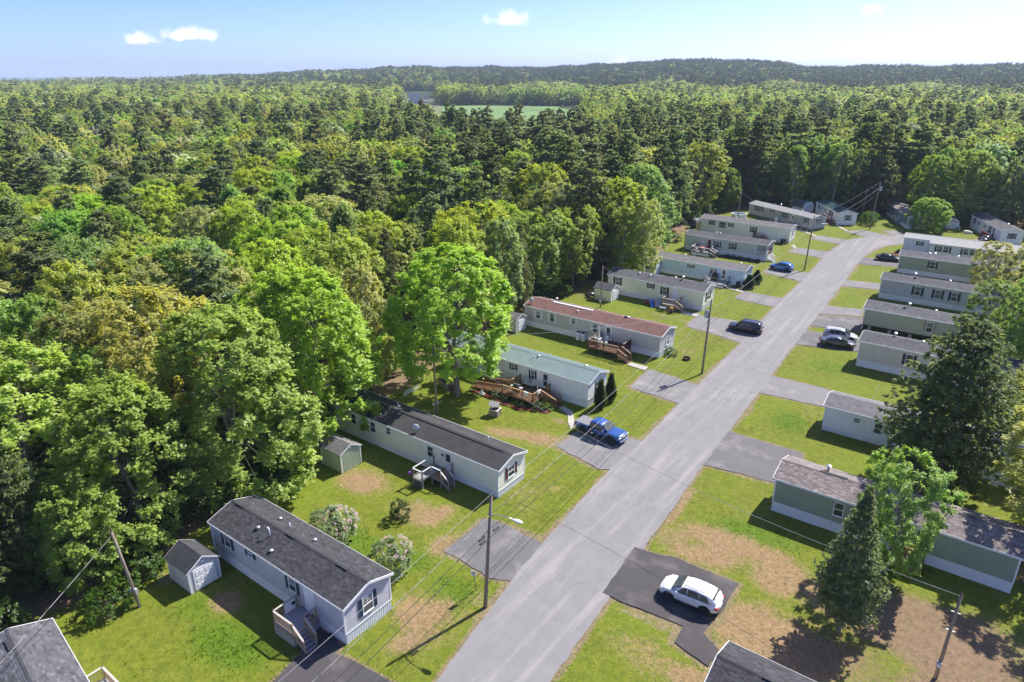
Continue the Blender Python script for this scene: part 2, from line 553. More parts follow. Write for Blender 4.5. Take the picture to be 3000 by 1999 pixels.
# ------------------------------------------------------------------ lawn of the park
CLEARING = [(-50, -10), (-50.5, 6), (-49, 11), (-47.8, 15), (-48.5, 19), (-50, 22), (-50.5, 31), (-52.5, 37), (-56, 43), (-58, 60), (-59, 75), (-60, 100), (-60, 115), (-60, 140), (-65, 158), (-66, 190), (-52, 204), (-30, 209), (-14, 206), (0, 204), (14, 200), (30, 190), (34, 100), (30, 0), (25, -10)]
def inside_dist(px, py, poly):
    """signed distance to a polygon, positive inside"""
    px = np.asarray(px, float); py = np.asarray(py, float)
    d = np.full(px.shape, 1e9); ins = np.zeros(px.shape, bool)
    n = len(poly)
    for i in range(n):
        x0, y0 = poly[i]; x1, y1 = poly[(i + 1) % n]
        ex, ey = x1 - x0, y1 - y0
        tt = np.clip(((px - x0) * ex + (py - y0) * ey) / (ex * ex + ey * ey + 1e-12), 0, 1)
        d = np.minimum(d, np.hypot(px - x0 - tt * ex, py - y0 - tt * ey))
        c = ((y0 > py) != (y1 > py)) & (px < (x1 - x0) * (py - y0) / (y1 - y0 + 1e-12) + x0)
        ins ^= c
    return np.where(ins, d, -d)
def blobs(X, Y, L):
    a = np.zeros_like(X)
    for x, y, rx, ry, rot, w in L:
        c, s = math.cos(R(rot)), math.sin(R(rot))
        u = ((X - x) * c + (Y - y) * s) / rx; v = (-(X - x) * s + (Y - y) * c) / ry
        a = np.maximum(a, w * np.clip(1.35 - np.sqrt(u * u + v * v), 0, 1))
    return np.clip(a, 0, 1)
NOISE_GRID = {}
def vnoise(X, Y, sc, seed):
    """smooth value noise on a lattice"""
    if seed not in NOISE_GRID: NOISE_GRID[seed] = np.random.default_rng(seed).random((256, 256))
    g = NOISE_GRID[seed]
    u, v = X / sc + 1000, Y / sc + 1000
    i, j = np.floor(u).astype(int), np.floor(v).astype(int)
    fu, fv = u - i, v - j
    fu, fv = fu * fu * (3 - 2 * fu), fv * fv * (3 - 2 * fv)
    G = lambda a, b: g[a % 256, b % 256]
    return (G(i, j) * (1 - fu) + G(i + 1, j) * fu) * (1 - fv) + (G(i, j + 1) * (1 - fu) + G(i + 1, j + 1) * fu) * fv
DRY = [(-14.5, 46.2, 6.2, 3.0, 12, 1), (-8, 46.2, 5.5, 2.8, -14, 1), (-6, 39.5, 5.5, 4.0, 0, .95), (-18.6, 49, .9, 5, 2, .9), (-20.4, 72, .8, 4, 0, .6), (-36, 35.5, 5.5, 2.6, 8, .62), (-44, 36, 4, 2.6, 0, .8), (-35, 52.5, 6, 3, 15, .62), (-28.5, 27, 3.5, 3, 0, .5), (-30, 43, 3, 4, 0, .5), (-14, 33, 4, 2.2, 0, .55), (-44.2, 36.2, 2.4, 1.6, 10, 1), (-35, 36.4, 2.6, 1.3, 80, 0.85), (-32, 34.0, 1.6, 2.8, 5, 0.8),
       (-38.2, 51.8, 3.6, 1.7, 15, 0.9), (-33.3, 53.6, 1.2, 1.8, 0, 0.7), (-47, 20, 2.5, 2.5, 0, 0.5), (-40.3, 19.2, 1.6, 1.5, 0, 0.75), (-8, 38.5, 3.2, 2.6, 0, 0.75), (-9.8, 33, 2.4, 1.6, 0, 0.7), (-14.6, 33.2, 1.5, 1, 0, 0.5), (-26.5, 27.5, 1.5, 1.2, 0, 0.5), (-37.7, 34.5, 1.0, 1.4, 0, 0.6), (-29.5, 45.5, 2.5, 1.2, 30, 0.5), (-36, 57, 1.5, 1, 0, 0.5), (-21.5, 133, 1, 4, 0, 0.7), (-20, 158, 1, 3, 0, 0.3), (-33.5, 152, 3, 1.5, 0, 0.4), (-27, 24.5, 2, 1, 60, 0.5)]
LUSH = [(-38.5, 29.2, 5.5, 2.2, 15, 1), (-33, 30.5, 3.5, 2.0, 10, 1), (-36.5, 17.2, 4.5, 2.3, 12, 1), (-41.5, 17.5, 2.5, 2.0, 0, 0.7), (-28, 30, 3, 2.2, 0, 0.7), (-42, 68.5, 8, 3.2, 0, 0.8), (-44, 77.5, 10, 2.2, 0, 0.7), (-15.5, 72, 3, 3.5, 0, 0.8), (-15.5, 90.5, 4.5, 3.5, 0, 0.7), (-12, 50.2, 5, 2.0, 8, 0.75), (-46, 98.5, 5, 1.6, 0, 0.7), (-32, 64, 4, 4, 0, 0.4), (-20, 110, 3, 2, 0, 0.5), (-30, 41.5, 3, 1.6, 20, 0.5), (-19.5, 124, 2.6, 5, 0, 0.6)]
BARE = [(-42.0, 96.6, 2.6, 0.8, 0, 0.9), (-38.2, 96.3, 2.2, 0.8, 5, 0.8), (-45, 98, 0.9, 0.7, 0, 0.6), (-46.3, 13.6, 1.6, 1.0, 10, 0.9), (-46.2, 17.8, 1.6, 0.9, 0, 0.8), (-25.3, 30.6, 0.9, 1.6, 0, 0.8), (-32.5, 52.2, 0.9, 0.9, 0, 0.7), (-19.4, 35.3, 0.8, 2.5, 0, 0.9), (-15.5, 35.9, 3.2, 0.6, 0, 0.9), (-37.6, 36.4, 0.8, 1.4, 20, 0.6), (-40, 19.0, 0.5, 0.5, 0, 0.7)]
LITTER = [(0.5, 46.5, 6.0, 4.6, 15, 1), (4, 45, 7, 6, 0, 1), (3, 39, 8, 5.5, 0, 1), (9, 60, 7, 8, 0, 0.8), (-49.5, 37.2, 3.0, 1.6, 0, 0.85), (-58, 52, 3, 8, 0, 1), (-53, 47.5, 2.5, 2, 0, 0.7), (-57, 99.5, 2.2, 3, 0, 0.8)]
def lawn():
    st = 0.36
    xs = np.arange(-70, 40.01, st); ys = np.arange(-6, 216.01, st)
    X, Y = np.meshgrid(xs, ys, indexing='ij')
    n1 = vnoise(X, Y, 2.2, 1); n2 = vnoise(X, Y, 6.5, 2); n3 = vnoise(X, Y, 0.9, 3)
    Z = -0.055 + 0.03 * n1 + 0.02 * n3
    dry = blobs(X, Y, DRY) * (0.5 + 0.8 * n1) + 0.75 * np.clip(n2 - 0.42, 0, 1) * (0.35 + n3)
    lush = blobs(X, Y, LUSH) * (0.55 + 0.6 * n2) + 0.3 * np.clip(vnoise(X, Y, 9, 5) - 0.5, 0, 1)
    bare = blobs(X, Y, BARE) * (0.3 + 0.9 * n3)
    dr = -inside_dist(X, Y, road_poly)
    amp = .35 + 1.0 * vnoise(X, Y, 3.0, 17) ** 2 + .25 * n3
    bare = np.maximum(bare, np.clip(1.05 - dr / amp, 0, 1) * (dr > -1))
    for mk, pts in DRIVES:
        p = np.array(pts); m = (X > p[:, 0].min() - 2) & (X < p[:, 0].max() + 2) & (Y > p[:, 1].min() - 2) & (Y < p[:, 1].max() + 2)
        q = -inside_dist(X[m], Y[m], pts)
        bare[m] = np.maximum(bare[m], np.clip(1.0 - q / (.25 + .8 * amp[m] * (.4 + n1[m])), 0, 1) * .95)
    dd = inside_dist(X, Y, CLEARING) + 2.0 * (n2 - 0.5) + 1.2 * (n1 - 0.5)
    lit = np.maximum(blobs(X, Y, LITTER) * (0.5 + 0.7 * n1), np.clip(0.5 - dd / 3.0, 0, 1))
    nx, ny = X.shape
    v = np.stack([X.ravel(), Y.ravel(), Z.ravel()], 1)
    ii = (np.arange(nx - 1)[:, None] * ny + np.arange(ny - 1)[None]).ravel()
    f = np.stack([ii, ii + ny, ii + ny + 1, ii + 1], 1)
    me = bpy.data.meshes.new('lawn')
    me.from_pydata(v.tolist(), [], f.tolist())
    a = me.attributes.new('cover', 'FLOAT_COLOR', 'POINT')
    a.data.foreach_set('color', np.stack([dry.ravel(), lush.ravel(), bare.ravel(), lit.ravel()], 1).clip(0, 1).astype(np.float32).ravel())
    me.polygons.foreach_set('use_smooth', [True] * len(me.polygons))
    m, t = new_mat('lawn grass')
    g = t.n('NewGeometry').outputs['Position']
    at = t.n('Attribute'); at.attribute_name = 'cover'
    sp = t.n('SeparateColor'); t.l(at.outputs['Color'], sp.inputs[0])
    fine = t.noise(g, 9, 6, 0.75); mid = t.noise(g, 1.3, 5, 0.65); big = t.noise(g, 0.18, 4, 0.6); mot = t.noise(g, 4.0, 4, 0.7, 1.2)
    def jit(v, k):                       # ragged edge for a painted cover
        return t.math('ADD', v, t.math('MULTIPLY', t.math('SUBTRACT', mot, 0.5), k))
    base = t.ramp(mid, [(0.3, (0.0952, 0.1224, 0.0128)), (0.5, (0.1344, 0.1617, 0.0171)), (0.72, (0.1962, 0.1960, 0.0321))])
    base = t.mix(t.maprange(big, 0.35, 0.7), base, t.ramp(mot, [(0.3, (0.1121, 0.1569, 0.0128)), (0.7, (0.1793, 0.2108, 0.0213))]))
    lush = t.ramp(mot, [(0.3, (0.0617, 0.1176, 0.0086)), (0.7, (0.1176, 0.1862, 0.0128))])
    c = t.mix(t.maprange(jit(sp.outputs[1], 0.9), 0.3, 0.75), base, lush)
    dry = t.ramp(mot, [(0.25, (0.1344, 0.1224, 0.0374)), (0.45, (0.2354, 0.1617, 0.0802)), (0.7, (0.3698, 0.2451, 0.1497))])
    c = t.mix(t.maprange(jit(sp.outputs[0], 1.3), 0.35, 0.8), c, dry)
    dirt = t.ramp(mot, [(0.3, (0.1610, 0.1237, 0.0660)), (0.7, (0.2738, 0.2228, 0.1254))])
    c = t.mix(t.maprange(jit(sp.outputs[2], 1.5), 0.4, 0.7), c, dirt)
    lit = t.ramp(mot, [(0.25, (0.10, 0.07, 0.042)), (0.5, (0.23, 0.155, 0.10)), (0.75, (0.15, 0.14, 0.055))])
    c = t.mix(t.maprange(jit(at.outputs['Alpha'], 1.2), 0.3, 0.75), c, lit)
    clump = t.noise(g, 2.2, 6, 0.72, 0.6)
    c = t.mix(1.0, c, t.ramp(clump, [(0.3, (0.66, 0.72, 0.7)), (0.5, (1.0, 1.0, 1.0)), (0.7, (1.28, 1.2, 1.15))]), 'MULTIPLY')
    c = t.mix(0.55, c, t.mix(1.0, c, t.ramp(fine, [(0.3, 0.5), (0.7, 1.55)]), 'MULTIPLY'))
    t.out(t.pbr(c, 0.9, 0, 0.15, t.bump(fine, 0.8, 0.06)))
    me.materials.append(m)
    o = bpy.data.objects.new('lawn', me); link(o)
    tag(o, kind='structure')
lawn()

# ------------------------------------------------------------------ road, driveways, paths
def asphalt(name, rgb, dust=(0.34, 0.31, 0.28), dustw=0.35, crack=0.5, along=False):
    m, t = new_mat(name)
    g = t.n('NewGeometry').outputs['Position']
    mp = t.n('Mapping'); t.l(g, mp.inputs['Vector']); mp.inputs['Scale'].default_value = (0.75, 0.05, 1) if along else (0.35, 0.35, 1)
    mp.inputs['Rotation'].default_value = (0, 0, R(-3.5) if along else R(20))
    st = t.noise(mp.outputs['Vector'], 1.2, 6, 0.6)
    blot = t.noise(g, 0.7, 5, 0.6)
    grain = t.noise(g, 35, 3, 0.8)
    c = t.ramp(blot, [(0.3, [x * 0.93 for x in rgb]), (0.7, [x * 1.07 for x in rgb])])
    c = t.mix(t.maprange(st, 0.48, 0.72, 0, dustw), c, dust)
    c = t.mix(0.5, c, t.mix(1.0, c, t.ramp(grain, [(0.3, 0.7), (0.7, 1.3)]), 'MULTIPLY'))
    vo = t.n('TexVoronoi'); vo.feature = 'DISTANCE_TO_EDGE'
    wv = t.n('Mapping'); t.l(g, wv.inputs['Vector']); wv.inputs['Scale'].default_value = (0.22, 0.13, 1)
    ds = t.n('VectorMath'); ds.operation = 'ADD'; t.l(wv.outputs['Vector'], ds.inputs[0])
    nz = t.n('TexNoise'); nz.inputs['Scale'].default_value = 1.2; t.l(g, nz.inputs['Vector'])
    sc = t.n('VectorMath'); sc.operation = 'SCALE'; sc.inputs['Scale'].default_value = 0.35; t.l(nz.outputs['Color'], sc.inputs[0])
    t.l(sc.outputs[0], ds.inputs[1]); t.l(ds.outputs[0], vo.inputs['Vector'])
    ck = t.maprange(vo.outputs['Distance'], 0.0, 0.012, crack, 0.0)
    ck = t.math('MULTIPLY', ck, t.maprange(t.noise(g, 0.15, 2), 0.44, 0.56))
    c = t.mix(ck, c, [x * 0.3 for x in rgb])
    t.out(t.pbr(c, 0.9, 0, 0.2, t.bump(grain, 0.25, 0.01)))
    return m
ROADM = asphalt('old road asphalt', (0.225, 0.219, 0.219), (0.37, 0.35, 0.325), 0.6, 0.8, True)
DRIVE_OLD = asphalt('old driveway asphalt', (0.20, 0.195, 0.195), dustw=0.6)
DRIVE_GREY = asphalt('worn driveway asphalt', (0.145, 0.14, 0.143), dustw=0.5)
DRIVE_NEW = asphalt('fresh driveway asphalt', (0.075, 0.07, 0.072), dustw=0.22, crack=0.0)
def sand_mat():
    m, t = new_mat('sandy shoulder')
    g = t.n('NewGeometry').outputs['Position']
    f = t.noise(g, 3, 6, 0.7)
    t.out(t.pbr(t.ramp(f, [(0.3, (0.14, 0.12, 0.06)), (0.5, (0.26, 0.22, 0.16)), (0.7, (0.38, 0.33, 0.27))]), 0.95, 0, 0.1, t.bump(f, 0.4, 0.03)))
    return m
SAND = sand_mat()

def densify(pts, step=0.45, closed=True):
    out = []
    n = len(pts)
    for i in range(n if closed else n - 1):
        a, b = np.array(pts[i], float), np.array(pts[(i + 1) % n], float)
        k = max(1, int(np.linalg.norm(b - a) / step))
        for j in range(k):
            out.append(a + (b - a) * j / k)
    if not closed: out.append(np.array(pts[-1], float))
    return np.array(out)
def ragged(pts, amp, off=0.0, step=0.4, seed=0):
    """densified polygon pushed out by off and roughened by amp"""
    c = np.mean(np.array(pts), 0)
    area = sum(pts[i][0] * pts[(i + 1) % len(pts)][1] - pts[(i + 1) % len(pts)][0] * pts[i][1] for i in range(len(pts)))
    sg = 1 if area > 0 else -1
    d = densify(pts, step)
    t = np.roll(d, -1, 0) - np.roll(d, 1, 0)
    t /= np.linalg.norm(t, axis=1)[:, None] + 1e-9
    nrm = np.stack([t[:, 1], -t[:, 0]], 1) * sg
    w = vnoise(d[:, 0], d[:, 1], 1.3, 11 + seed) - 0.5 + 0.6 * (vnoise(d[:, 0], d[:, 1], 0.45, 12 + seed) - 0.5)
    return d + nrm * (off + amp * 2 * w)[:, None]
def sheet(name, pts, z, mat, parent=None):
    b = MB(); b.add([(p[0], p[1], z) for p in pts], [tuple(range(len(pts)))])
    me = bpy.data.meshes.new(name)
    bm = bmesh.new()
    vs = [bm.verts.new((p[0], p[1], z)) for p in pts]
    es = [bm.edges.new((vs[i], vs[(i + 1) % len(vs)])) for i in range(len(vs))]
    bmesh.ops.triangle_fill(bm, use_beauty=True, use_dissolve=False, edges=es)
    for f in bm.faces:
        if f.normal.z < 0: f.normal_flip()
    bm.to_mesh(me); bm.free()
    me.materials.append(mat)
    o = bpy.data.objects.new(name, me); link(o, parent)
    return tag(o, kind='structure') if parent is None else o
sheet('road', ragged(road_poly, 0.09, 0.0, 0.4, 1), 0.020, ROADM)
for i, (mk, pts) in enumerate(DRIVES):
    mt = {'new': DRIVE_NEW, 'old': DRIVE_OLD, 'grey': DRIVE_GREY}[mk]
    sheet('driveway', ragged(pts, 0.10, 0.0, 0.4, 40 + i), 0.030 + 0.0005 * i if mt is DRIVE_NEW else 0.0155 + 0.0001 * i, mt)
PATHS = [[(-37.5, 59.7), (-37.3, 60.5), (-35.75, 59.95), (-33.7, 57.3), (-33.75, 56.3), (-34.6, 57.2), (-35.9, 59.0)],
         [(-37.1, 75.6), (-36.9, 76.6), (-34.4, 76.6), (-34.3, 75.3)], [(-39.8, 99.3), (-39.9, 100.6), (-37.2, 100.5), (-37.2, 99.2)],
         [(-38.7, 117.0), (-38.6, 117.8), (-35.7, 116.95), (-35.8, 116.2)], [(-43.8, 176.4), (-43.4, 177.2), (-36.8, 170.9), (-36.9, 169.8)], [(-36.5, 186.5), (-36.0, 187.0), (-32.0, 181.0), (-32.4, 180.4)], [(-38.9, 157.0), (-38.6, 158.4), (-37.4, 156.2), (-37.4, 155.0)]]
for i, pts in enumerate(PATHS):
    d = pts
    sheet('footpath', ragged(d, 0.04, 0, 0.5, 60 + i), 0.038, CONC)

# ------------------------------------------------------------------ homes
CACHE = {}
def cached(key, fn):
    if key not in CACHE: CACHE[key] = fn()
    return CACHE[key]
def put(name, me, parent, loc=(0, 0, 0), rz=0.0):
    o = bpy.data.objects.new(name, me); link(o, parent)
    o.location = loc; o.rotation_euler = (0, 0, rz)
    return o

def clap(u0, u1, z0, z1, rise=0.0, mid=None, course=0.125, proud=0.018):
    """clapboard wall in local (u, out, z); gable triangle above z1 when rise > 0. out is -y"""
    mb = MB()
    z = z0
    c = (u0 + u1) / 2 if mid is None else mid
    top = z1 + rise
    while z < top - 1e-3:
        zt = min(z + course, top)
        def span(zz):
            if zz <= z1 or rise <= 0: return u0, u1
            f = (zz - z1) / rise
            return u0 + (c - u0) * f, u1 + (c - u1) * f
        a0, a1 = span(z); b0, b1 = span(zt)
        mb.add([(a0, -proud, z), (a1, -proud, z), (b1, 0, zt), (b0, 0, zt), (a0, 0, z), (a1, 0, z)], [(0, 1, 2, 3), (4, 5, 1, 0)])
        z = zt
    return mb
def ribbed(u0, u1, z0, z1, pitch=0.2):
    mb = MB()
    n = max(1, int((u1 - u0) / pitch))
    p = (u1 - u0) / n
    for i in range(n):
        a = u0 + i * p
        mb.add([(a, 0, z0), (a + p * .42, 0, z0), (a + p * .5, -.022, z0), (a + p * .92, -.022, z0), (a + p, 0, z0),
                (a, 0, z1), (a + p * .42, 0, z1), (a + p * .5, -.022, z1), (a + p * .92, -.022, z1), (a + p, 0, z1)],
               [(0, 1, 6, 5), (1, 2, 7, 6), (2, 3, 8, 7), (3, 4, 9, 8)])
    return mb

def window_at(parent, u, z0, w, h, loc_fn, rz, frame=None, shutter=None, grid=(1, 1), pane=None, sw=0.33):
    """double-hung window centred at u along a wall; loc_fn(u, z, out) gives local coordinates"""
    frame = frame or WHITE
    t = 0.065
    def fr():
        b = MB()
        b.box(-w / 2, -w / 2 + t, -.055, 0, 0, h); b.box(w / 2 - t, w / 2, -.055, 0, 0, h)
        b.box(-w / 2 + t, w / 2 - t, -.055, 0, 0, t); b.box(-w / 2 + t, w / 2 - t, -.055, 0, h - t, h)
        b.box(-w / 2 + t, w / 2 - t, -.05, 0, h / 2 - .03, h / 2 + .03)
        b.box(-w / 2 - .03, w / 2 + .03, -.085, -.056, -.03, .025)
        return b.mesh('window', frame)
    o = put('window', cached(('win', w, h, frame.name), fr), parent, loc_fn(u, z0, 0.012), rz)
    def pn():
        return MB().box(-w / 2 + t, w / 2 - t, -.022, -.004, 0, h / 2 - t - .03).mesh('pane', pane or GLASS)
    pm = cached(('pane', w, h, (pane or GLASS).name), pn)
    put('pane', pm, o, (0, 0, t)); put('pane', pm, o, (0, .006, h / 2 + .03))
    if grid != (1, 1):
        def mu():
            b = MB(); nx, nz = grid
            x0, x1, za, zb = -w / 2 + t, w / 2 - t, h / 2 + .03, h - t
            for i in range(1, nx): b.box(x0 + (x1 - x0) * i / nx - .012, x0 + (x1 - x0) * i / nx + .012, -.034, -.023, za, zb)
            for i in range(1, nz): b.box(x0, x1, -.036, -.0235, za + (zb - za) * i / nz - .012, za + (zb - za) * i / nz + .012)
            return b.mesh('muntin', frame)
        put('muntin', cached(('mun', w, h, grid, frame.name), mu), o)
    if shutter is not None:
        def sh():
            b = MB()
            b.box(-sw / 2, -sw / 2 + .05, -.05, 0, 0, h); b.box(sw / 2 - .05, sw / 2, -.05, 0, 0, h)
            for zz in (0, h / 2 - .03, h - .06): b.box(-sw / 2 + .05, sw / 2 - .05, -.05, 0, zz, zz + .06)
            n = int((h - .2) / .07)
            for i in range(n):
                zz = .07 + (h - .16) * i / n
                b.add([(-sw / 2 + .05, -.012, zz + .065), (sw / 2 - .05, -.012, zz + .065), (sw / 2 - .05, -.04, zz), (-sw / 2 + .05, -.04, zz)], [(0, 1, 2, 3)])
            b.box(-sw / 2 + .05, sw / 2 - .05, -.01, 0, .06, h - .06)
            return b.mesh('shutter', shutter)
        sm = cached(('shut', sw, h, shutter.name), sh)
        for s in (-1, 1):
            put('shutter', sm, parent, loc_fn(u + s * (w / 2 + sw / 2 + .015), z0, 0.012), rz)
    return o

def door_at(parent, u, z0, w, h, loc_fn, rz, colour=None, glass='half', frame=None):
    colour = colour or WHITE
    frame = frame or WHITE
    def fr():
        b = MB()
        b.box(-w / 2 - .09, -w / 2, -.07, 0, 0, h + .09); b.box(w / 2, w / 2 + .09, -.07, 0, 0, h + .09)
        b.box(-w / 2, w / 2, -.07, 0, h, h + .09); b.box(-w / 2 - .09, w / 2 + .09, -.12, -.071, -.05, 0.0)
        return b.mesh('door_frame', frame)
    def slab():
        b = MB(); b.box(-w / 2 + .005, w / 2 - .005, -.045, -.004, .01, h - .01)
        for (a, c, e, f) in ((-.32, -.05, .1, .42), (.05, .32, .1, .42)):
            b.box(a * w, c * w, -.055, -.046, h * e, h * f)
        if glass == 'none':
            for (a, c, e, f) in ((-.32, -.05, .5, .9), (.05, .32, .5, .9)): b.box(a * w, c * w, -.055, -.046, h * e, h * f)
        return b.mesh('door', colour)
    o = put('door', cached(('door', w, h, colour.name, glass), slab), parent, loc_fn(u, z0, 0.012), rz)
    put('door_frame', cached(('dfr', w, h, frame.name), fr), o)
    if glass != 'none':
        za, zb = (h * .5, h * .92) if glass == 'half' else (h * .12, h * .92)
        def pn():
            return MB().box(-w * .33, w * .33, -.062, -.056, za, zb).mesh('pane', GLASS)
        put('pane', cached(('dpn', w, h, glass), pn), o)
        if glass == 'full':
            put('crossbar', cached(('dcb', w, h), lambda: MB().box(-w * .4, w * .4, -.07, -.063, h * .44, h * .5).mesh('crossbar', colour)), o)
    put('handle', cached('doorhandle', lambda: MB().lathe([(.0, -.11), (.03, -.105), (.034, -.085), (.02, -.056)], n=8, axis='y').mesh('handle', STEEL)), o, (w * .42 - .02, 0, h * .46))
    return o

def shingled(L, run, rise, mat, seed, z0, oh, y_sign):
    """one roof slope as overlapping shingle tabs; returns verts, faces, tab values"""
    g = np.random.default_rng(seed)
    n = max(1, int(math.hypot(run, rise) / .145))
    V, F, A = [], [], []
    for c in range(n):
        f0, f1 = c / n, (c + 1.25) / n
        f1 = min(f1, 1.0)
        x = -L / 2 - g.uniform(0, .3)
        while x < L / 2:
            wv = g.choice([.28, .33, .40, .24]); xa, xb = max(x, -L / 2), min(x + wv - .007, L / 2)
            x += wv
            if xb - xa < .02: continue
            ya, yb = y_sign * (run * (1 - f0)), y_sign * (run * (1 - f1))
            za, zb = z0 + rise * f0 + .024 + g.uniform(-.002, .003), z0 + rise * f1 + .010
            k = len(V)
            V += [(xa, ya, za), (xb, ya, za), (xb, yb, zb), (xa, yb, zb), (xa, ya, za - .02), (xb, ya, za - .02)]
            F += [(k, k + 1, k + 2, k + 3), (k + 4, k + 5, k + 1, k)]
            t = float(np.clip(g.normal(.45, .22), 0, 1)); A += [t, t]
    return V, F, A

def home(name, cx, cy, L, W, wall, roof, label, rz=0.0, floor=.85, eave=3.1, rise=.72, skirt=None, windows=(), ends=(), doors=(), shutter=None, trim=None, detail=False,
         back=False, roof_style='shingle', vents=(), ridge=None, pane=None, porch=0.0, open_under=False, group=None, rib=.2, skirt_lap=False, gutter=False, rake=.22, sw=.33):
    """a single-wide home: local x along its length (+x is the end that faces the street on the left side), local -y faces the camera"""
    trim = trim or WHITE
    skirt = skirt or WHITE
    o = thing(name, (cx, cy, 0), label, 'mobile home', rz, group)
    h2, l2 = W / 2, L / 2
    F_front = lambda u, z, out: (u, -h2 - out, z)
    F_back = lambda u, z, out: (-u, h2 + out, z)
    F_end = lambda u, z, out: (l2 + out, u, z)
    F_far = lambda u, z, out: (-l2 - out, -u, z)
    xe = l2 - porch                        # an open porch takes the street end of some homes
    # walls
    put('wall', clap(-l2, xe, floor, eave).mesh('wall', wall), o, (0, -h2, 0))
    put('wall', clap(-l2, l2, floor, eave).mesh('wall', wall), o, (0, h2, 0), math.pi)
    put('wall', clap(-h2, h2, floor, eave, rise).mesh('wall', wall), o, (-l2, 0, 0), -math.pi / 2)
    put('wall', clap(-h2, h2, floor, eave, rise).mesh('wall', wall), o, (xe, 0, 0), math.pi / 2)
    # skirting with ribs
    if open_under:
        pier = MB().cbox(0, 0, -.05, .4, .4, floor - .02).mesh('block_pier', CONC)
        for i in range(7):
            for yy in (-h2 + .5, h2 - .5): put('block_pier', pier, o, (-l2 + 1.0 + i * (L - 2) / 6, yy, 0))
        MB().box(-l2 + .1, l2 - .1, -h2 + .3, h2 - .3, floor - .3, floor - .02).build('chassis', BLACKP, o)
        put('skirting', ribbed(-h2, h2, -.1, floor - .01, rib).mesh('skirting', skirt), o, (-l2 + .03, 0, 0), -math.pi / 2)
    else:
        for (u0, u1, lc, r) in ((-l2, l2, (0, -h2 + .03, 0), 0), (-l2, l2, (0, h2 - .03, 0), math.pi), (-h2 + .03, h2 - .03, (-l2 + .03, 0, 0), -math.pi / 2), (-h2 + .03, h2 - .03, (l2 - .03, 0, 0), math.pi / 2)):
            put('skirting', ribbed(u0, u1, -.1, floor - .005, rib).mesh('skirting', skirt), o, lc, r)
        b = MB()
        for (x0, x1, y0, y1) in ((-l2 - .03, l2 + .03, -h2 - .035, -h2 + .0), (-l2 - .03, l2 + .03, h2, h2 + .035), (-l2 - .035, -l2, -h2, h2), (l2, l2 + .035, -h2, h2)):
            b.box(x0, x1, y0, y1, floor - .06, floor + .012)
        b.build('skirting_cap', trim, o)
    # corner trim
    for sx in (-1, 1):
        for sy in (-1, 1):
            x = xe if sx > 0 else -l2
            ct = cached(('corner', floor, eave, trim.name), lambda: MB().box(-.06, .06, -.06, .06, floor + .013, eave - .02).mesh('corner_trim', trim))
            put('corner_trim', ct, o, (x - sx * .03, sy * (h2 - .03), 0))
    # roof
    oh = .16
    run = h2 + oh
    ze = eave - rise * oh / h2
    th = .10
    Lr = L + 2 * rake
    zr = eave + rise
    b = MB()
    for s in (-1, 1):
        b.add([(-Lr / 2, s * run, ze), (Lr / 2, s * run, ze), (Lr / 2, 0, zr), (-Lr / 2, 0, zr), (-Lr / 2, s * run, ze + th), (Lr / 2, s * run, ze + th), (Lr / 2, 0, zr + th), (-Lr / 2, 0, zr + th)],
              [(0, 1, 2, 3), (4, 5, 6, 7), (0, 1, 5, 4), (0, 3, 7, 4), (1, 2, 6, 5)])
    ro = b.build('roof', roof, o)
    if roof_style == 'tabs':
        V, F, A = [], [], []
        for s in (-1, 1):
            v, f, a = shingled(Lr, run, zr - ze, roof, int(abs(cx * 10)) + s, ze + th, 0, s)
            F += [tuple(i + len(V) for i in q) for q in f]; V += v; A += a
        me = bpy.data.meshes.new('shingles'); me.from_pydata(V, [], F)
        at = me.attributes.new('tab', 'FLOAT', 'FACE'); at.data.foreach_set('value', A)
        me.materials.append(shingle_mat(roof.name + ' tabs', ROOFRGB[roof.name], .18, True))
        so = bpy.data.objects.new('shingles', me); link(so, ro); tag(so, kind='stuff')
        b = MB()                             # ridge caps
        n = int(Lr / .22)
        for i in range(n):
            x = -Lr / 2 + i * Lr / n
            for s in (-1, 1):
                b.add([(x, 0, zr + th + .045), (x + Lr / n * 1.15, 0, zr + th + .030), (x + Lr / n * 1.15, s * .16, zr + th - .16 * rise / h2 + .026), (x, s * .16, zr + th - .16 * rise / h2 + .040)], [(0, 1, 2, 3)])
        tag(b.build('ridge_cap', shingle_mat(roof.name + ' cap', [q * .75 for q in ROOFRGB[roof.name]], .2), ro), kind='stuff')
    elif roof_style == 'metal':
        b = MB()
        n = int(Lr / .23)
        for i in range(n + 1):
            x = -Lr / 2 + i * Lr / n
            for s in (-1, 1):
                b.bar((x, s * run, ze + th + .012), (x, s * .08, zr + th + .012 - .08 * rise / h2), .03, .03)
        tag(b.build('standing_seam', roof, ro), kind='stuff')
        MB().prism([(-.2, zr + th - .2 * rise / h2 + .02), (0, zr + th + .05), (.2, zr + th - .2 * rise / h2 + .02), (0, zr + th)], -Lr / 2, Lr / 2, 'x').build('ridge_cap', ridge or roof, ro)
    if ridge is not None and roof_style != 'metal':
        x0, x1, dy, dark = ridge
        MB().prism([(dy - .16, zr + th - abs(dy - .16) * rise / h2 + .01), (dy - .13, zr + th - abs(dy - .13) * rise / h2 + .07), (dy + .13, zr + th - abs(dy + .13) * rise / h2 + .07), (dy + .16, zr + th - abs(dy + .16) * rise / h2 + .01)], x0, x1, 'x').build('ridge_vent', dark, ro)
    # fascia and rake boards
    b = MB()
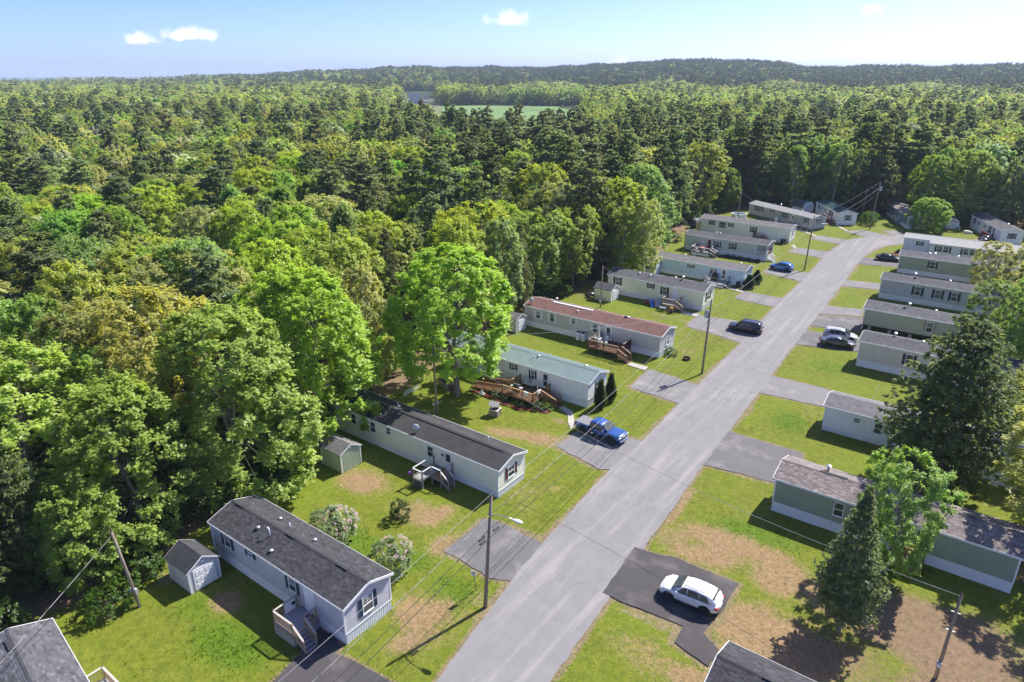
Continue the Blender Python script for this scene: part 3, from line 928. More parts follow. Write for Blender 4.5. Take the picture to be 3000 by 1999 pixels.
    for s in (-1, 1):
        b.box(-Lr / 2 - .03, Lr / 2 + .03, s * run - (.03 if s < 0 else 0), s * run + (.03 if s > 0 else 0), ze - .06, ze + th + .012)
        for e in (-1, 1):
            x = e * (Lr / 2 + .02)
            b.add([(x - .022, s * (run + .03), ze - .09), (x + .022, s * (run + .03), ze - .09), (x + .022, 0, zr - .07), (x - .022, 0, zr - .07),
                   (x - .022, s * (run + .03), ze + th + .02), (x + .022, s * (run + .03), ze + th + .02), (x + .022, 0, zr + th + .022), (x - .022, 0, zr + th + .022)],
                  [(0, 1, 2, 3), (4, 5, 6, 7), (0, 3, 7, 4), (1, 2, 6, 5), (0, 1, 5, 4)])
    b.build('fascia', trim, o)
    MB().add([(-Lr / 2, -run, ze - .05), (Lr / 2, -run, ze - .05), (Lr / 2, -h2, ze - .05), (-Lr / 2, -h2, ze - .05)], [(0, 1, 2, 3)]).build('soffit', trim, o)
    if gutter:
        MB().tube([(-l2 - .05, -h2 - .06, ze - .04), (-l2 - .05, -h2 - .06, .35), (-l2 + .2, -h2 - .16, .08)], .045, 8).build('downspout', WHITE, o)
    # openings: (u in local x, z0, width, height[, grid]); for the street end u is local y
    for wd in windows:
        sh = wd[5] if len(wd) > 5 else shutter
        window_at(o, wd[0], wd[1], wd[2], wd[3], F_front, 0, shutter=sh, grid=wd[4] if len(wd) > 4 else (1, 1), pane=pane, sw=sw)
    for wd in ends:
        sh = wd[5] if len(wd) > 5 else shutter
        window_at(o, wd[0], wd[1], wd[2], wd[3], (lambda u, z, out: (xe + out, u, z)), math.pi / 2, shutter=sh, grid=wd[4] if len(wd) > 4 else (1, 1), pane=pane, sw=sw)
    for dd in doors:
        door_at(o, dd[0], dd[1], dd[2], dd[3], F_front, 0, dd[4] if len(dd) > 4 else None, dd[5] if len(dd) > 5 else 'half')
    # things through the roof: (kind, x, y)
    for k, x, y in vents:
        z = zr + th - abs(y) * rise / h2
        if k == 'pipe':
            MB().tube([(0, 0, -.1), (0, 0, .45)], .045, 8).build('vent_pipe', WHITE, o, True, (x, y, z))
        elif k == 'hook':
            MB().tube([(0, 0, -.1), (0, 0, .55), (-.08, 0, .68), (-.2, 0, .68), (-.24, 0, .55)], .05, 8).build('vent_pipe', WHITE, o, True, (x, y, z))
        elif k == 'cap':
            MB().lathe([(.09, -.1), (.09, .12), (.17, .12), (.17, .17), (.05, .22)], n=12).build('roof_vent', ALU, o, False, (x, y, z))
        elif k == 'box':
            MB().box(-.17, .17, -.17, .17, -.1, .16).build('roof_vent', BLACKP, o, False, (x, y, z))
        elif k == 'flue':
            MB().lathe([(.11, -.1), (.11, .35), (.2, .36), (.2, .42), (.12, .44), (.12, .52), (.22, .54), (.04, .62)], n=12).build('roof_flue', ALU, o, False, (x, y, z))
        elif k == 'slot':
            MB().box(-.55, .55, -.11, .11, -.05, .07).build('roof_vent', plain('dark vent', (.045, .045, .05), .8), o, False, (x, y, z))
        elif k == 'dish':
            d = MB().lathe([(.0, .0), (.18, .03), (.30, .09), (.36, .15), (.35, .16), (.29, .105), (.17, .045), (0.001, .015)], n=18, axis='y')
            do = d.build('satellite_dish', plain('dish grey', (.55, .56, .57), .5), o, True, (x, y, z + .55), R(25))
            MB().tube([(0, -.05, -.55), (0, -.02, -.1), (0, 0, 0)], .025, 6).build('mast', STEEL, do)
            MB().tube([(0, .02, -.1), (.0, .45, -.16)], .012, 5).build('feed_arm', STEEL, do)
    if porch > 0:
        for sy in (-1, 1): MB().box(l2 - .14, l2, sy * (h2 - .07) - .07, sy * (h2 - .07) + .07, floor, eave - .02).build('porch_post', WHITE, o)
        MB().box(xe, l2, -h2, h2, floor - .12, floor).build('porch_floor', GREYDECK, o)
        b = MB(); b.bar((xe, -h2 + .05, floor + .9), (l2, -h2 + .05, floor + .9), .06, .06); b.bar((l2 - .05, -h2, floor + .9), (l2 - .05, h2 * .1, floor + .9), .06, .06)
        b.bar((xe, -h2 + .05, floor + .1), (l2, -h2 + .05, floor + .1), .05, .05); b.bar((l2 - .05, -h2, floor + .1), (l2 - .05, h2 * .1, floor + .1), .05, .05)
        b.build('porch_rail', WHITE, o)
        b = MB()
        for i in range(int(porch / .13)): b.box(xe + .1 + i * .13, xe + .13 + i * .13, -h2 + .035, -h2 + .065, floor + .1, floor + .9)
        for i in range(int(h2 * 1.1 / .13)): b.box(l2 - .065, l2 - .035, -h2 + .1 + i * .13, -h2 + .13 + i * .13, floor + .1, floor + .9)
        tag(b.build('balusters', WHITE, o), kind='stuff')
        MB().box(xe + .0, l2, -h2 + .0, h2, eave - .03, eave - .012).build('porch_ceiling', WHITE, o)
        put('gable_panel', clap(-h2, h2, eave, eave, rise).mesh('gable_panel', wall), o, (l2, 0, 0), math.pi / 2)
    return o

ROOFRGB = {}
def roofm(name, rgb, var=.22):
    ROOFRGB[name] = rgb
    return shingle_mat(name, rgb, var)
NAVY = plain('navy shutter', (.018, .04, .075), .5); MAROON = plain('maroon shutter', (.11, .018, .02), .5); DKM = plain('dark maroon shutter', (.07, .02, .022), .5)
BLACKS = plain('black shutter', (.02, .024, .026), .5); WHITES = plain('white shutter', (.74, .75, .76), .5); BROWNS = plain('brown shutter', (.05, .028, .022), .5); TANS = plain('tan shutter', (.3, .27, .22), .5); DKGREEN = plain('dark green shutter', (.02, .05, .05), .5)
S_GREY = siding_mat('grey siding', (0.538, 0.531, 0.564)); S_CREAM = siding_mat('cream siding', (0.860, 0.860, 0.712)); S_WHITE = siding_mat('white siding', (0.860, 0.860, 0.860)); S_GREY4 = siding_mat('warm grey siding', (0.538, 0.517, 0.511))
S_YEL = siding_mat('pale yellow siding', (0.860, 0.860, 0.645)); S_BLUE = siding_mat('light blue siding', (0.538, 0.685, 0.806)); S_GREY7 = siding_mat('stone grey siding', (0.551, 0.558, 0.551)); S_CREAM8 = siding_mat('ivory siding', (0.860, 0.860, 0.753))
S_GREY9 = siding_mat('slate grey siding', (0.484, 0.477, 0.511)); S_GG = siding_mat('grey green siding', (0.323, 0.390, 0.376)); S_SAGE = siding_mat('sage siding', (0.363, 0.403, 0.289)); S_GREY3 = siding_mat('lavender grey siding', (0.497, 0.484, 0.524)); S_BEIGE = siding_mat('beige siding', (0.618, 0.564, 0.497)); S_PALE = siding_mat('pale grey siding', (0.739, 0.753, 0.806)); S_SAGE7 = siding_mat('olive sage siding', (0.289, 0.343, 0.249)); S_BRIGHT = siding_mat('bright white siding', (0.860, 0.860, 0.860))
R_CHAR = roofm('charcoal shingles', (.062, .062, .068)); R_GREY = roofm('mottled grey shingles', (.115, .115, .125), .35); R_BROWN = roofm('brown shingles', (.17, .095, .08), .2); R_DARK = plain('black rolled roofing', (.05, .048, .05), .85, var=.35, scale=.8)
R_GREY5 = roofm('grey shingles', (.10, .10, .108), .3); R_GREYL = roofm('light grey shingles', (.30, .295, .30), .15); R_GREY6 = roofm('weathered grey shingles', (.165, .16, .163), .25); R_TAUPE = roofm('taupe shingles', (.235, .2, .19), .22)
R_GREENM = plain('green metal roofing', (.23, .30, .285), .4, .1, var=.12, scale=.7); R_DGREEN = plain('dark green metal roofing', (.055, .13, .115), .4, .1, var=.15); R_WHITE = plain('white metal roofing', (.36, .36, .35), .85, 0, spec=.15, var=.12)
DARKVENT = plain('dark ridge vent', (.035, .035, .04), .8)

def xs(cx, L): return lambda x: x - cx
# near left corner, only its roof in the frame
home('mobile_home', -36.0, 6.7, 17.0, 4.3, S_GREY, R_GREY, 'mottled grey shingle roof in the bottom left corner', R(-7), rise=.72, roof_style='tabs', vents=[('slot', -7.2, -.25)])
# left side, near to far
c = -37.75
home('mobile_home', c, 23.9, 15.5, 4.2, S_GREY, R_CHAR, 'near grey home with charcoal roof and navy shutters', eave=3.15, floor=.9, rise=.7, roof_style='tabs', shutter=NAVY,
     windows=[(-43.4 - c, 1.78, .86, 1.2, (2, 3)), (-40.37 - c, 2.3, .6, .68, (2, 1)), (-35.42 - c, 1.72, .86, 1.2, (2, 3))], ends=[(-.05, 1.4, .95, 1.4, (2, 3))], doors=[(-33.55 - c, 1.0, .92, 1.98, WHITE, 'none')],
     vents=[('hook', -1.9, -.75), ('pipe', -1.5, .75), ('cap', -3.4, -.75), ('cap', -3.1, 1.0), ('cap', 1.2, .9), ('cap', -.6, -1.6), ('slot', -.4, .0), ('slot', 5.4, .0), ('slot', -6.8, 0)], gutter=True)
c = -43.2
home('mobile_home', c, 43.45, 22.0, 4.1, S_CREAM, R_DARK, 'cream home with black roof, satellite dish and maroon end shutters', eave=2.95, floor=.7, rise=.62, ridge=(-10.6, 10.2, -.05, DARKVENT), rib=.24,
     windows=[(-51.3 - c, 1.5, .8, 1.15), (-48.37 - c, 1.45, .8, 1.2), (-46.1 - c, 1.95, .66, .8), (-40.4 - c, 1.4, .84, 1.2)], ends=[(-.1, 1.35, 1.05, 1.15, (2, 1), MAROON)], doors=[(-38.1 - c, .75, .84, 1.9)],
     vents=[('pipe', -4.7, 1.1), ('cap', -4.3, .9), ('pipe', -6.2, -.8), ('dish', .6, -1.75), ('pipe', 7.5, 1.0)])
c = -45.4
home('mobile_home', c, 63.9, 21.0, 4.35, S_WHITE, R_GREENM, 'white home with green metal roof and cedar deck', eave=3.05, floor=.95, rise=.72, roof_style='metal', shutter=BLACKS, sw=.2,
     windows=[(-45.45 - c, 2.0, .72, .78, (2, 2)), (-42.55 - c, 1.45, .66, 1.25, (3, 3))], ends=[(.2, 1.2, 1.0, 1.4, (1, 1), DKGREEN)], doors=[(-40.7 - c, .98, .84, 1.85, WHITE, 'full')],
     vents=[('cap', 2.4, -.3), ('pipe', 1.9, -.7), ('pipe', -5, -.8), ('pipe', 3.3, .9), ('cap', 8.4, .9)])
c = -45.7
home('mobile_home', c, 82.45, 22.2, 4.6, S_GREY4, R_BROWN, 'warm grey home with brown roof and white shutters', eave=3.1, floor=.82, rise=.66, shutter=WHITES, sw=.3, ridge=(-7.5, -.6, -.1, WHITE),
     windows=[(-54.4 - c, 1.5, .86, 1.2, (2, 3)), (-51.9 - c, 1.55, .86, 1.25, (2, 3)), (-48.2 - c, 2.0, .7, .85, (2, 2)), (-44.6 - c, 1.5, .86, 1.25, (2, 3))], ends=[(.2, 1.2, .9, 1.35, (2, 3))], doors=[(-42.45 - c, .9, .9, 1.95, WHITE, 'full')],
     vents=[('flue', -7.6, 1.0), ('cap', -8.3, .6), ('cap', -2.6, -1.1), ('cap', 4.9, .2), ('box', 4.6, .1), ('dish', -10.4, -1.7)])
c = -46.2
home('mobile_home', c, 104.75, 17.3, 4.7, S_YEL, R_GREY5, 'pale yellow home with grey roof and maroon shutters', eave=3.2, floor=.85, rise=.66, shutter=DKM,
     windows=[(-53.0 - c, 1.65, .92, 1.35, (3, 2)), (-46.75 - c, 2.15, .7, .85, (2, 1)), (-44.2 - c, 1.5, .78, 1.35, (3, 2))], ends=[(-.15, 1.35, 1.5, 1.45, (2, 2), BLACKS)], doors=[(-42.28 - c, 1.0, .84, 1.85, WHITE, 'none')],
     vents=[('cap', -3.6, -.6), ('cap', -1.6, -.6), ('flue', 4.0, .1), ('cap', 2.5, .5), ('slot', 1.2, .3), ('slot', 6.6, .2), ('slot', -5, .2)])
c = -45.5
home('mobile_home', c, 121.95, 17.4, 4.3, S_BLUE, R_GREY6, 'light blue home with grey roof and black shutters', eave=2.85, floor=.6, rise=.6, shutter=BLACKS, sw=.26,
     windows=[(-49.45 - c, 2.0, .42, .6, (1, 1), None), (-46.9 - c, 1.8, .86, .66, (1, 1)), (-42.9 - c, 1.45, .72, 1.0, (2, 2), None), (-42.15 - c, 1.45, .72, 1.0, (2, 2), None)], ends=[(.1, 1.3, .95, 1.25, (2, 2))], doors=[(-40.55 - c, .7, .86, 1.85, WHITE, 'full')],
     vents=[('pipe', -2, .6), ('cap', 6.9, .7), ('cap', -4, .9)])
c = -48.0
home('mobile_home', c, 142.45, 17.6, 4.3, S_GREY7, R_GREY5, 'stone grey home with white corner porch and black shutters', eave=3.25, floor=.85, rise=.62, shutter=BLACKS, sw=.3, porch=2.4,
     windows=[(-49.6 - c, 1.35, .95, 1.35, (2, 2)), (-46.3 - c, 1.35, .98, 1.4, (2, 2))], ends=[(.6, 1.4, .7, 1.2, (1, 1), None)], doors=[(-51.35 - c, .9, .86, 1.9, plain('dark door', (.06, .06, .07), .4), 'full')],
     vents=[('cap', -3, .6), ('cap', -2.2, .7)])
c = -50.3
home('mobile_home', c, 161.1, 20.8, 4.4, S_CREAM8, R_GREY6, 'ivory home with grey roof and black shutters, sixth up the left side', eave=3.3, floor=.6, rise=.6, shutter=BLACKS, sw=.3,
     windows=[(-58.1 - c, 1.95, .86, 1.1, (2, 1)), (-55.45 - c, 1.55, .95, 1.45, (1, 1)), (-53.45 - c, 2.05, .75, .9, (1, 1)), (-48.1 - c, 1.45, .98, 1.35, (2, 2))], ends=[(.0, 1.25, 1.3, 1.4, (2, 2), None)], doors=[(-46.05 - c, .9, .8, 1.8, WHITE, 'none')],
     vents=[('cap', -3, .5), ('pipe', 5, .5)])
home('mobile_home', -47.9, 183.5, 22.0, 4.3, S_GREY9, R_GREYL, 'long slate grey home set askew below the trees, dark shutters', R(-30.3), floor=.55, eave=2.95, rise=.6, shutter=BLACKS, skirt=plain('grey skirting', (.17, .17, .175), .6),
     windows=[(-8.4, 1.5, .95, 1.4), (-6.5, 1.5, .85, 1.4), (-2.5, 2.0, .85, .85, (2, 1)), (2.0, 1.4, 1.5, 1.35, (2, 1)), (9.1, 1.35, .9, 1.35, (1, 1))], ends=[(0, 1.3, 1.2, 1.3, (2, 1))], doors=[(4.8, .7, .84, 1.85, WHITE, 'half')],
     vents=[('flue', -2.5, .5), ('pipe', -4, -.2), ('cap', 5, .5)])
home('mobile_home', -38.5, 195.4, 16.8, 4.4, S_WHITE, R_DGREEN, 'small white home with dark green roof and red deck', R(-58), floor=.45, eave=2.9, rise=.62, roof_style='metal', shutter=BLACKS, skirt=S_WHITE, sw=.24,
     windows=[(-6.2, 1.3, .75, 1.2), (-3.8, 1.75, .6, .7), (-1.2, 1.6, .6, .7), (2.6, 1.2, .9, 1.4)], ends=[(.1, 1.1, 1.1, 1.4, (1, 1))], doors=[(4.2, .6, .84, 1.85, plain('brown door', (.1, .06, .05), .5), 'half')])
home('mobile_home', -22.7, 201.6, 18.6, 4.4, S_GG, R_TAUPE, 'grey green home with taupe roof behind the round bright tree', R(-66.8), floor=.75, eave=3.0, rise=.65, shutter=BLACKS, sw=.24,
     windows=[(-7.0, 1.35, .7, 1.35), (-5.2, 1.35, .7, 1.35), (-3.6, 1.35, .7, 1.35), (6.6, 1.35, .8, 1.3)], doors=[(1.6, .8, .9, 1.9, WHITE, 'half')], vents=[('dish', -2, -1.2)])
home('mobile_home', -3.2, 196.2, 18.4, 4.4, S_BRIGHT, R_GREY5, 'white home with dark grey roof at the far right edge', R(-67.8), floor=.6, eave=3.0, rise=.65, shutter=BLACKS, sw=.24, skirt=S_BRIGHT,
     windows=[(-7.0, 1.35, .9, 1.35), (-4.2, 1.6, .6, .8), (-.4, 1.7, .75, .6), (2.8, 1.2, .9, 1.45)], doors=[(5.2, .7, .9, 1.9, plain('black door', (.02, .02, .025), .4), 'half')], ends=[(0, 1.2, 1.2, 1.3)], vents=[('box', .5, .5), ('cap', 4, .8), ('cap', -2, -.5)])
# right side, far to near
r1 = home('mobile_home', -7.6, 168.0, 21.0, 4.6, S_PALE, R_WHITE, 'pale grey home with white metal roof and bumped out front', eave=3.1, floor=.7, rise=.55, shutter=BLACKS, roof_style='metal',
     windows=[(-15.1 + 7.6, 1.75, .7, .9, (2, 2))], vents=[('box', 5.5, .6), ('pipe', 2, -.6)])
b = MB(); b.box(-5.4, 10.4, -3.6, -2.33, -.1, 2.78); b.build('addition', S_PALE, r1)
b = MB(); b.add([(-5.7, -3.85, 2.74), (10.7, -3.85, 2.74), (10.7, -2.2, 3.14), (-5.7, -2.2, 3.14), (-5.7, -3.85, 2.84), (10.7, -3.85, 2.84), (10.7, -2.2, 3.24), (-5.7, -2.2, 3.24)], [(0, 1, 2, 3), (4, 5, 6, 7), (0, 1, 5, 4), (1, 2, 6, 5), (2, 3, 7, 6), (3, 0, 4, 7)])
b.build('addition_roof', R_WHITE, r1)
for u in (-3.6, -2.5, 1.0, 2.1, 5.6, 8.5):
    window_at(r1, u, 1.25, 1.0, 1.25, lambda u, z, o_: (u, -3.6 - o_, z), 0, shutter=None, grid=(2, 2))
for u in (-4.35, -1.75, .25, 2.85, 4.85, 6.35):
    put('shutter', cached(('shut', .33, 1.25, BLACKS.name, 'r1'), lambda: MB().box(-.16, .16, -.05, 0, 0, 1.25).mesh('shutter', BLACKS)), r1, (u, -3.612, 1.25))
c = -7.0
home('mobile_home', c, 149.2, 18.4, 4.4, S_SAGE, R_GREY, 'sage green home with brown shutters and grey roof beside the black sedan', eave=3.35, floor=.85, rise=.62, shutter=BROWNS, skirt=WHITE,
     windows=[(-10.55 - c, 1.6, .98, 1.35, (1, 1)), (-3.0 - c, 1.6, .98, 1.35, (1, 1))], vents=[('cap', -4.6, -.3), ('cap', -3.8, .6), ('cap', 0, .6)])
c = -6.9
home('mobile_home', c, 129.5, 18.2, 4.5, S_GREY3, R_GREY5, 'lavender grey home with three navy shuttered windows', eave=3.35, floor=.85, rise=.62, shutter=NAVY, sw=.38,
     windows=[(-10.4 - c, 1.42, .92, 1.48, (3, 2)), (-7.48 - c, 1.42, .92, 1.48, (3, 2)), (-5.15 - c, 1.42, .88, 1.48, (3, 2)), (0.4 - c, 1.42, .92, 1.48, (3, 2))], vents=[('pipe', -6.2, -.8), ('box', -4.4, -.6), ('flue', -4.6, .9), ('cap', .5, .9)])
c = -5.9
home('mobile_home', c, 110.6, 18.2, 4.5, S_SAGE, R_GREY, 'sage green home on block piers without skirting', eave=3.4, floor=.95, rise=.62, shutter=TANS, open_under=True,
     windows=[(-6.4 - c, 1.5, .86, 1.5, (3, 2)), (0.2 - c, 1.5, .86, 1.5, (3, 2))], vents=[('box', -4.2, -.5), ('pipe', -5.2, -.9), ('flue', -3.8, .5), ('cap', -.4, .8)])
c = -4.2
home('mobile_home', c, 95.6, 17.0, 4.5, S_BEIGE, R_GREY5, 'beige home with maroon shutters above the parked sedan', eave=3.45, floor=.95, rise=.62, shutter=DKM,
     windows=[(-6.85 - c, 1.55, .86, 1.45, (1, 1)), (-2.2 - c, 1.55, .86, 1.45, (1, 1))], vents=[('flue', -5.0, .4), ('cap', -1.8, .8), ('cap', 3, .8)])
c = -3.8
home('mobile_home', c, 74.5, 16.2, 4.2, S_BRIGHT, R_GREY6, 'plain white home with grey shingle roof on the right', eave=2.85, floor=.55, rise=.6, skirt=S_BRIGHT,
     windows=[(-8.7 - c, 1.85, .7, .56, (1, 1)), (-6.63 - c, 1.2, .82, 1.25, (1, 1)), (-3.8 - c, 1.3, .78, 1.15, (1, 1))])
c = -3.0
home('mobile_home', c, 56.5, 17.5, 4.3, S_SAGE7, R_TAUPE, 'olive sage home with taupe roof, half hidden by the fir and young maple', eave=3.25, floor=.95, rise=.66, roof_style='tabs', rib=.12,
     windows=[(-6.5 - c, 1.6, .8, 1.3)], doors=[(-.5 - c, 1.0, .9, 1.95, WHITE, 'full')], vents=[('flue', -5.3, 1.0), ('slot', -5.2, 0.05), ('slot', -4.1, 0.05), ('slot', 3.2, .05), ('slot', 5.0, .05), ('cap', 2.6, .9)])
home('mobile_home', 0.2, 31.9, 17.0, 4.1, S_GREY, R_CHAR, 'dark shingle roof cut off by the bottom edge at right', eave=3.2, floor=.9, rise=.7, roof_style='tabs', vents=[('slot', -5.5, 0)])
home('mobile_home', 10.5, 73.2, 15.5, 4.3, S_PALE, R_GREYL, 'pale home behind the yellow green oak at the right edge', eave=3.0, floor=.7, rise=.6)

# ------------------------------------------------------------------ decks and sheds
def railing(p, A, B, mat, cap=None, h=.95, bal=True, post=True, mid_posts=0, bal_w=.035, pitch=.125, solid=False):
    """a rail from A to B (floor points), sloping when their heights differ"""
    A, B = Vector(A), Vector(B)
    cap = cap or mat
    up = Vector((0, 0, h))
    MB().bar(A + up, B + up, .13, .04).build('top_rail', cap, p)
    MB().bar(A + Vector((0, 0, .12)), B + Vector((0, 0, .12)), .05, .06).build('bottom_rail', mat, p)
    n = max(1, int((B - A).length / pitch))
    if solid:
        q = B - A
        s = Vector((-q.y, q.x, 0)).normalized() * .015
        b = MB(); b.add([A + s + Vector((0, 0, .14)), B + s + Vector((0, 0, .14)), B + s + up, A + s + up, A - s + Vector((0, 0, .14)), B - s + Vector((0, 0, .14)), B - s + up, A - s + up], [(0, 1, 2, 3), (7, 6, 5, 4), (0, 1, 5, 4), (3, 2, 6, 7)])
        b.build('rail_panel', mat, p)
    elif bal:
        b = MB()
        for i in range(1, n):
            q = A + (B - A) * (i / n)
            b.box(q.x - bal_w / 2, q.x + bal_w / 2, q.y - bal_w / 2, q.y + bal_w / 2, q.z + .1, q.z + h)
        tag(b.build('balusters', mat, p), kind='stuff')
    if post:
        for i in range(mid_posts + 2):
            q = A + (B - A) * (i / (mid_posts + 1))
            pm = cached(('post', round(h, 2), mat.name), lambda: MB().box(-.05, .05, -.05, .05, -.02, h + .05).mesh('post', mat))
            put('post', pm, p, tuple(q))
def stairs(p, x0, x1, ya, yb, z, mat, tread=None, rails=(True, True), railmat=None, cap=None, bal=True):
    """steps running from the deck edge x0 (height z) to the ground at x1, between ya and yb"""
    tread = tread or mat
    n = max(2, int(round(z / .19)))
    d = (x1 - x0)
    tm = MB().box(-abs(d) / n * .55, abs(d) / n * .55, ya, yb, -.04, 0).mesh('tread', tread)
    for i in range(n):
        put('tread', tm, p, (x0 + d * (i + .5) / n, 0, z - z * (i + 1) / (n + 0.0) + z / n * .12 + .02))
    for y in (ya + .03, yb - .03):
        MB().bar((x0, y, z - .15), (x1, y, .02), .045, .24).build('stringer', mat, p)
    for k, y in ((0, ya), (1, yb)):
        if rails[k]: railing(p, (x0, y, z), (x1 - d * .08, y, .10), railmat or mat, cap, .88, bal)
def deck(name, label, x0, x1, y0, y1, z, mat, rails=(), st=None, board=None, legs=True, skirt=None, railmat=None, cap=None, bal=True, along='x', mid=0, extra=None, solid=False, cat='deck'):
    cx, cy = (x0 + x1) / 2, (y0 + y1) / 2
    o = thing(name, (cx, cy, 0), label, cat)
    a, b_, c, d = x0 - cx, x1 - cx, y0 - cy, y1 - cy
    bd = MB()
    if along == 'x':
        n = int((d - c) / .145)
        for i in range(n): bd.box(a, b_, c + (d - c) * i / n, c + (d - c) * (i + 1) / n - .008, z - .035, z)
    else:
        n = int((b_ - a) / .145)
        for i in range(n): bd.box(a + (b_ - a) * i / n, a + (b_ - a) * (i + 1) / n - .008, c, d, z - .035, z)
    tag(bd.build('decking', board or mat, o), kind='stuff')
    rm = MB()
    for (p, q) in (((a, c, z - .14), (b_, c, z - .14)), ((a, d, z - .14), (b_, d, z - .14)), ((a, c, z - .14), (a, d, z - .14)), ((b_, c, z - .14), (b_, d, z - .14))): rm.bar(p, q, .04, .2)
    rm.build('rim_joist', mat, o)
    if legs:
        nx, ny = max(2, int((b_ - a) / 1.6) + 1), 2
        lm = MB().box(-.05, .05, -.05, .05, -.1, z - .04).mesh('leg', mat)
        for i in range(nx):
            for j in range(ny):
                put('leg', lm, o, (a + .06 + (b_ - a - .12) * i / (nx - 1), c + .06 + (d - c - .12) * j, 0))
    if skirt is not None:
        s = MB(); s.box(a, b_, c - .02, c, -.05, z - .2); s.box(b_, b_ + .02, c, d, -.05, z - .2); s.box(a - .02, a, c, d, -.05, z - .2)
        s.build('deck_skirt', skirt, o)
    for r in rails:
        p, q = r[0], r[1]
        railing(o, (p[0] - cx, p[1] - cy, z), (q[0] - cx, q[1] - cy, z), railmat or mat, cap, .95, bal, True, r[2] if len(r) > 2 else 0, solid=solid)
    if st: stairs(o, st[0] - cx, st[1] - cx, st[2] - cy, st[3] - cy, z, mat, board or mat, st[4] if len(st) > 4 else (True, True), railmat, cap, bal)
    return o
LIGHTCAP = wood_mat('sun bleached rail', (.48, .43, .38), .2)
deck('porch_deck', 'small grey deck with tan rails and steps on the near grey home', -34.85, -32.7, 19.62, 21.68, .9, TREATED, [((-34.8, 19.67), (-34.8, 21.6)), ((-34.8, 19.67), (-32.75, 19.67)), ((-32.75, 20.62), (-32.75, 21.6))],
     (-32.7, -31.55, 19.67, 20.62), GREYDECK, skirt=plain('grey lattice panel', (.33, .33, .33), .8), cap=LIGHTCAP, along='x')
WHITEWOOD = wood_mat('weathered white rail', (.55, .54, .52), .15)
d2 = deck('porch_deck', 'weathered grey L shaped deck with steps on the cream home', -38.72, -37.5, 39.6, 41.35, .85, WEATHERED, [((-38.68, 39.65), (-37.55, 39.65)), ((-37.55, 40.42), (-37.55, 41.25))],
     (-37.5, -36.5, 39.6, 40.42), CEDAR, along='x', bal=False, railmat=WEATHERED, cap=WHITEWOOD)
cx, cy = -38.11, 40.475
b = MB()
for i in range(8): b.box(-39.95 - cx, -38.72 - cx, 38.4 - cy + i * .36875, 38.4 - cy + (i + 1) * .36875 - .012, .81, .845)
tag(b.build('decking', WEATHERED, d2), kind='stuff')
for (p, q) in (((-39.92, 38.42), (-38.72, 38.42)), ((-38.72, 38.42), (-38.72, 39.62)), ((-39.92, 38.42), (-39.92, 41.3))):
    railing(d2, (p[0] - cx, p[1] - cy, .85), (q[0] - cx, q[1] - cy, .85), WEATHERED, WHITEWOOD, .95, False)
for (x, y) in ((-39.9, 38.45), (-38.75, 38.45), (-39.9, 41.2)):
    MB().box(-.05, .05, -.05, .05, -.1, .85).build('leg', WEATHERED, d2, False, (x - cx, y - cy, 0))
MB().box(-39.95 - cx, -38.72 - cx, 38.4 - cy, 38.44 - cy, .62, .8).build('rim_joist', WEATHERED, d2)
MB().box(-39.93 - cx, -38.74 - cx, 38.45 - cy, 38.47 - cy, -.05, .62).build('lattice', plain('dark lattice', (.09, .09, .09), .9), d2)

d3 = deck('cedar_deck', 'large cedar deck with steps and ramp on the white green roofed home', -44.35, -39.9, 57.95, 61.68, .78, CEDAR, [((-44.3, 58.0), (-39.95, 58.0), 2), ((-44.3, 59.75), (-44.3, 61.6), 1), ((-39.95, 58.0), (-39.95, 59.6)), ((-39.95, 60.7), (-39.95, 61.5))],
     (-39.9, -37.65, 59.6, 60.7), BROWNST, along='x', cap=wood_mat('light cedar cap', (.46, .28, .14), .2))
cx, cy = (-44.35 - 39.9) / 2, (57.95 + 61.68) / 2
def rp(x, y, z): return (x - cx, y - cy, z)
b = MB()
n = 34
for i in range(n):
    xa, xb = -49.2 + 4.85 * i / n, -49.2 + 4.85 * (i + 1) / n - .01
    za, zb = .12 + .62 * i / n, .12 + .62 * (i + 1) / n
    b.add([rp(xa, 58.15, za), rp(xb, 58.15, zb), rp(xb, 59.7, zb), rp(xa, 59.7, za), rp(xa, 58.15, za - .04), rp(xb, 58.15, zb - .04), rp(xb, 59.7, zb - .04), rp(xa, 59.7, za - .04)], [(0, 1, 2, 3), (7, 6, 5, 4), (0, 1, 5, 4), (3, 2, 6, 7)])
tag(b.build('ramp_boards', BROWNST, d3), kind='stuff')
for y in (58.1, 59.75):
    railing(d3, rp(-48.5, y, .2), rp(-44.4, y, .74), CEDAR, None, .85, True, True, 2)
    MB().bar(rp(-49.3, y, .02), rp(-44.4, y, .62), .05, .2).build('ramp_joist', CEDAR, d3)
d4 = deck('brown_deck', 'brown deck with open steps on the brown roofed home', -43.6, -38.82, 76.5, 80.1, .85, BROWNST, [((-43.55, 76.55), (-38.87, 76.55), 1), ((-43.55, 76.55), (-43.55, 80.0)), ((-38.87, 77.75), (-38.87, 80.0))],
     (-38.8, -37.2, 76.0, 77.2), BROWNST, along='x', cap=wood_mat('tan cap rail', (.36, .25, .17), .2), railmat=BROWNST)
for (p, q) in (((-43.5, 78.5), (-43.5, 80.0)), ((-38.9, 78.2), (-38.9, 80.0))):
    MB().box(p[0] + 41.21 - .02, p[0] + 41.21 + .02, p[1] - 78.3, q[1] - 78.3, .95, 1.75).build('privacy_panel', plain('black screen', (.035, .03, .03), .7), d4)
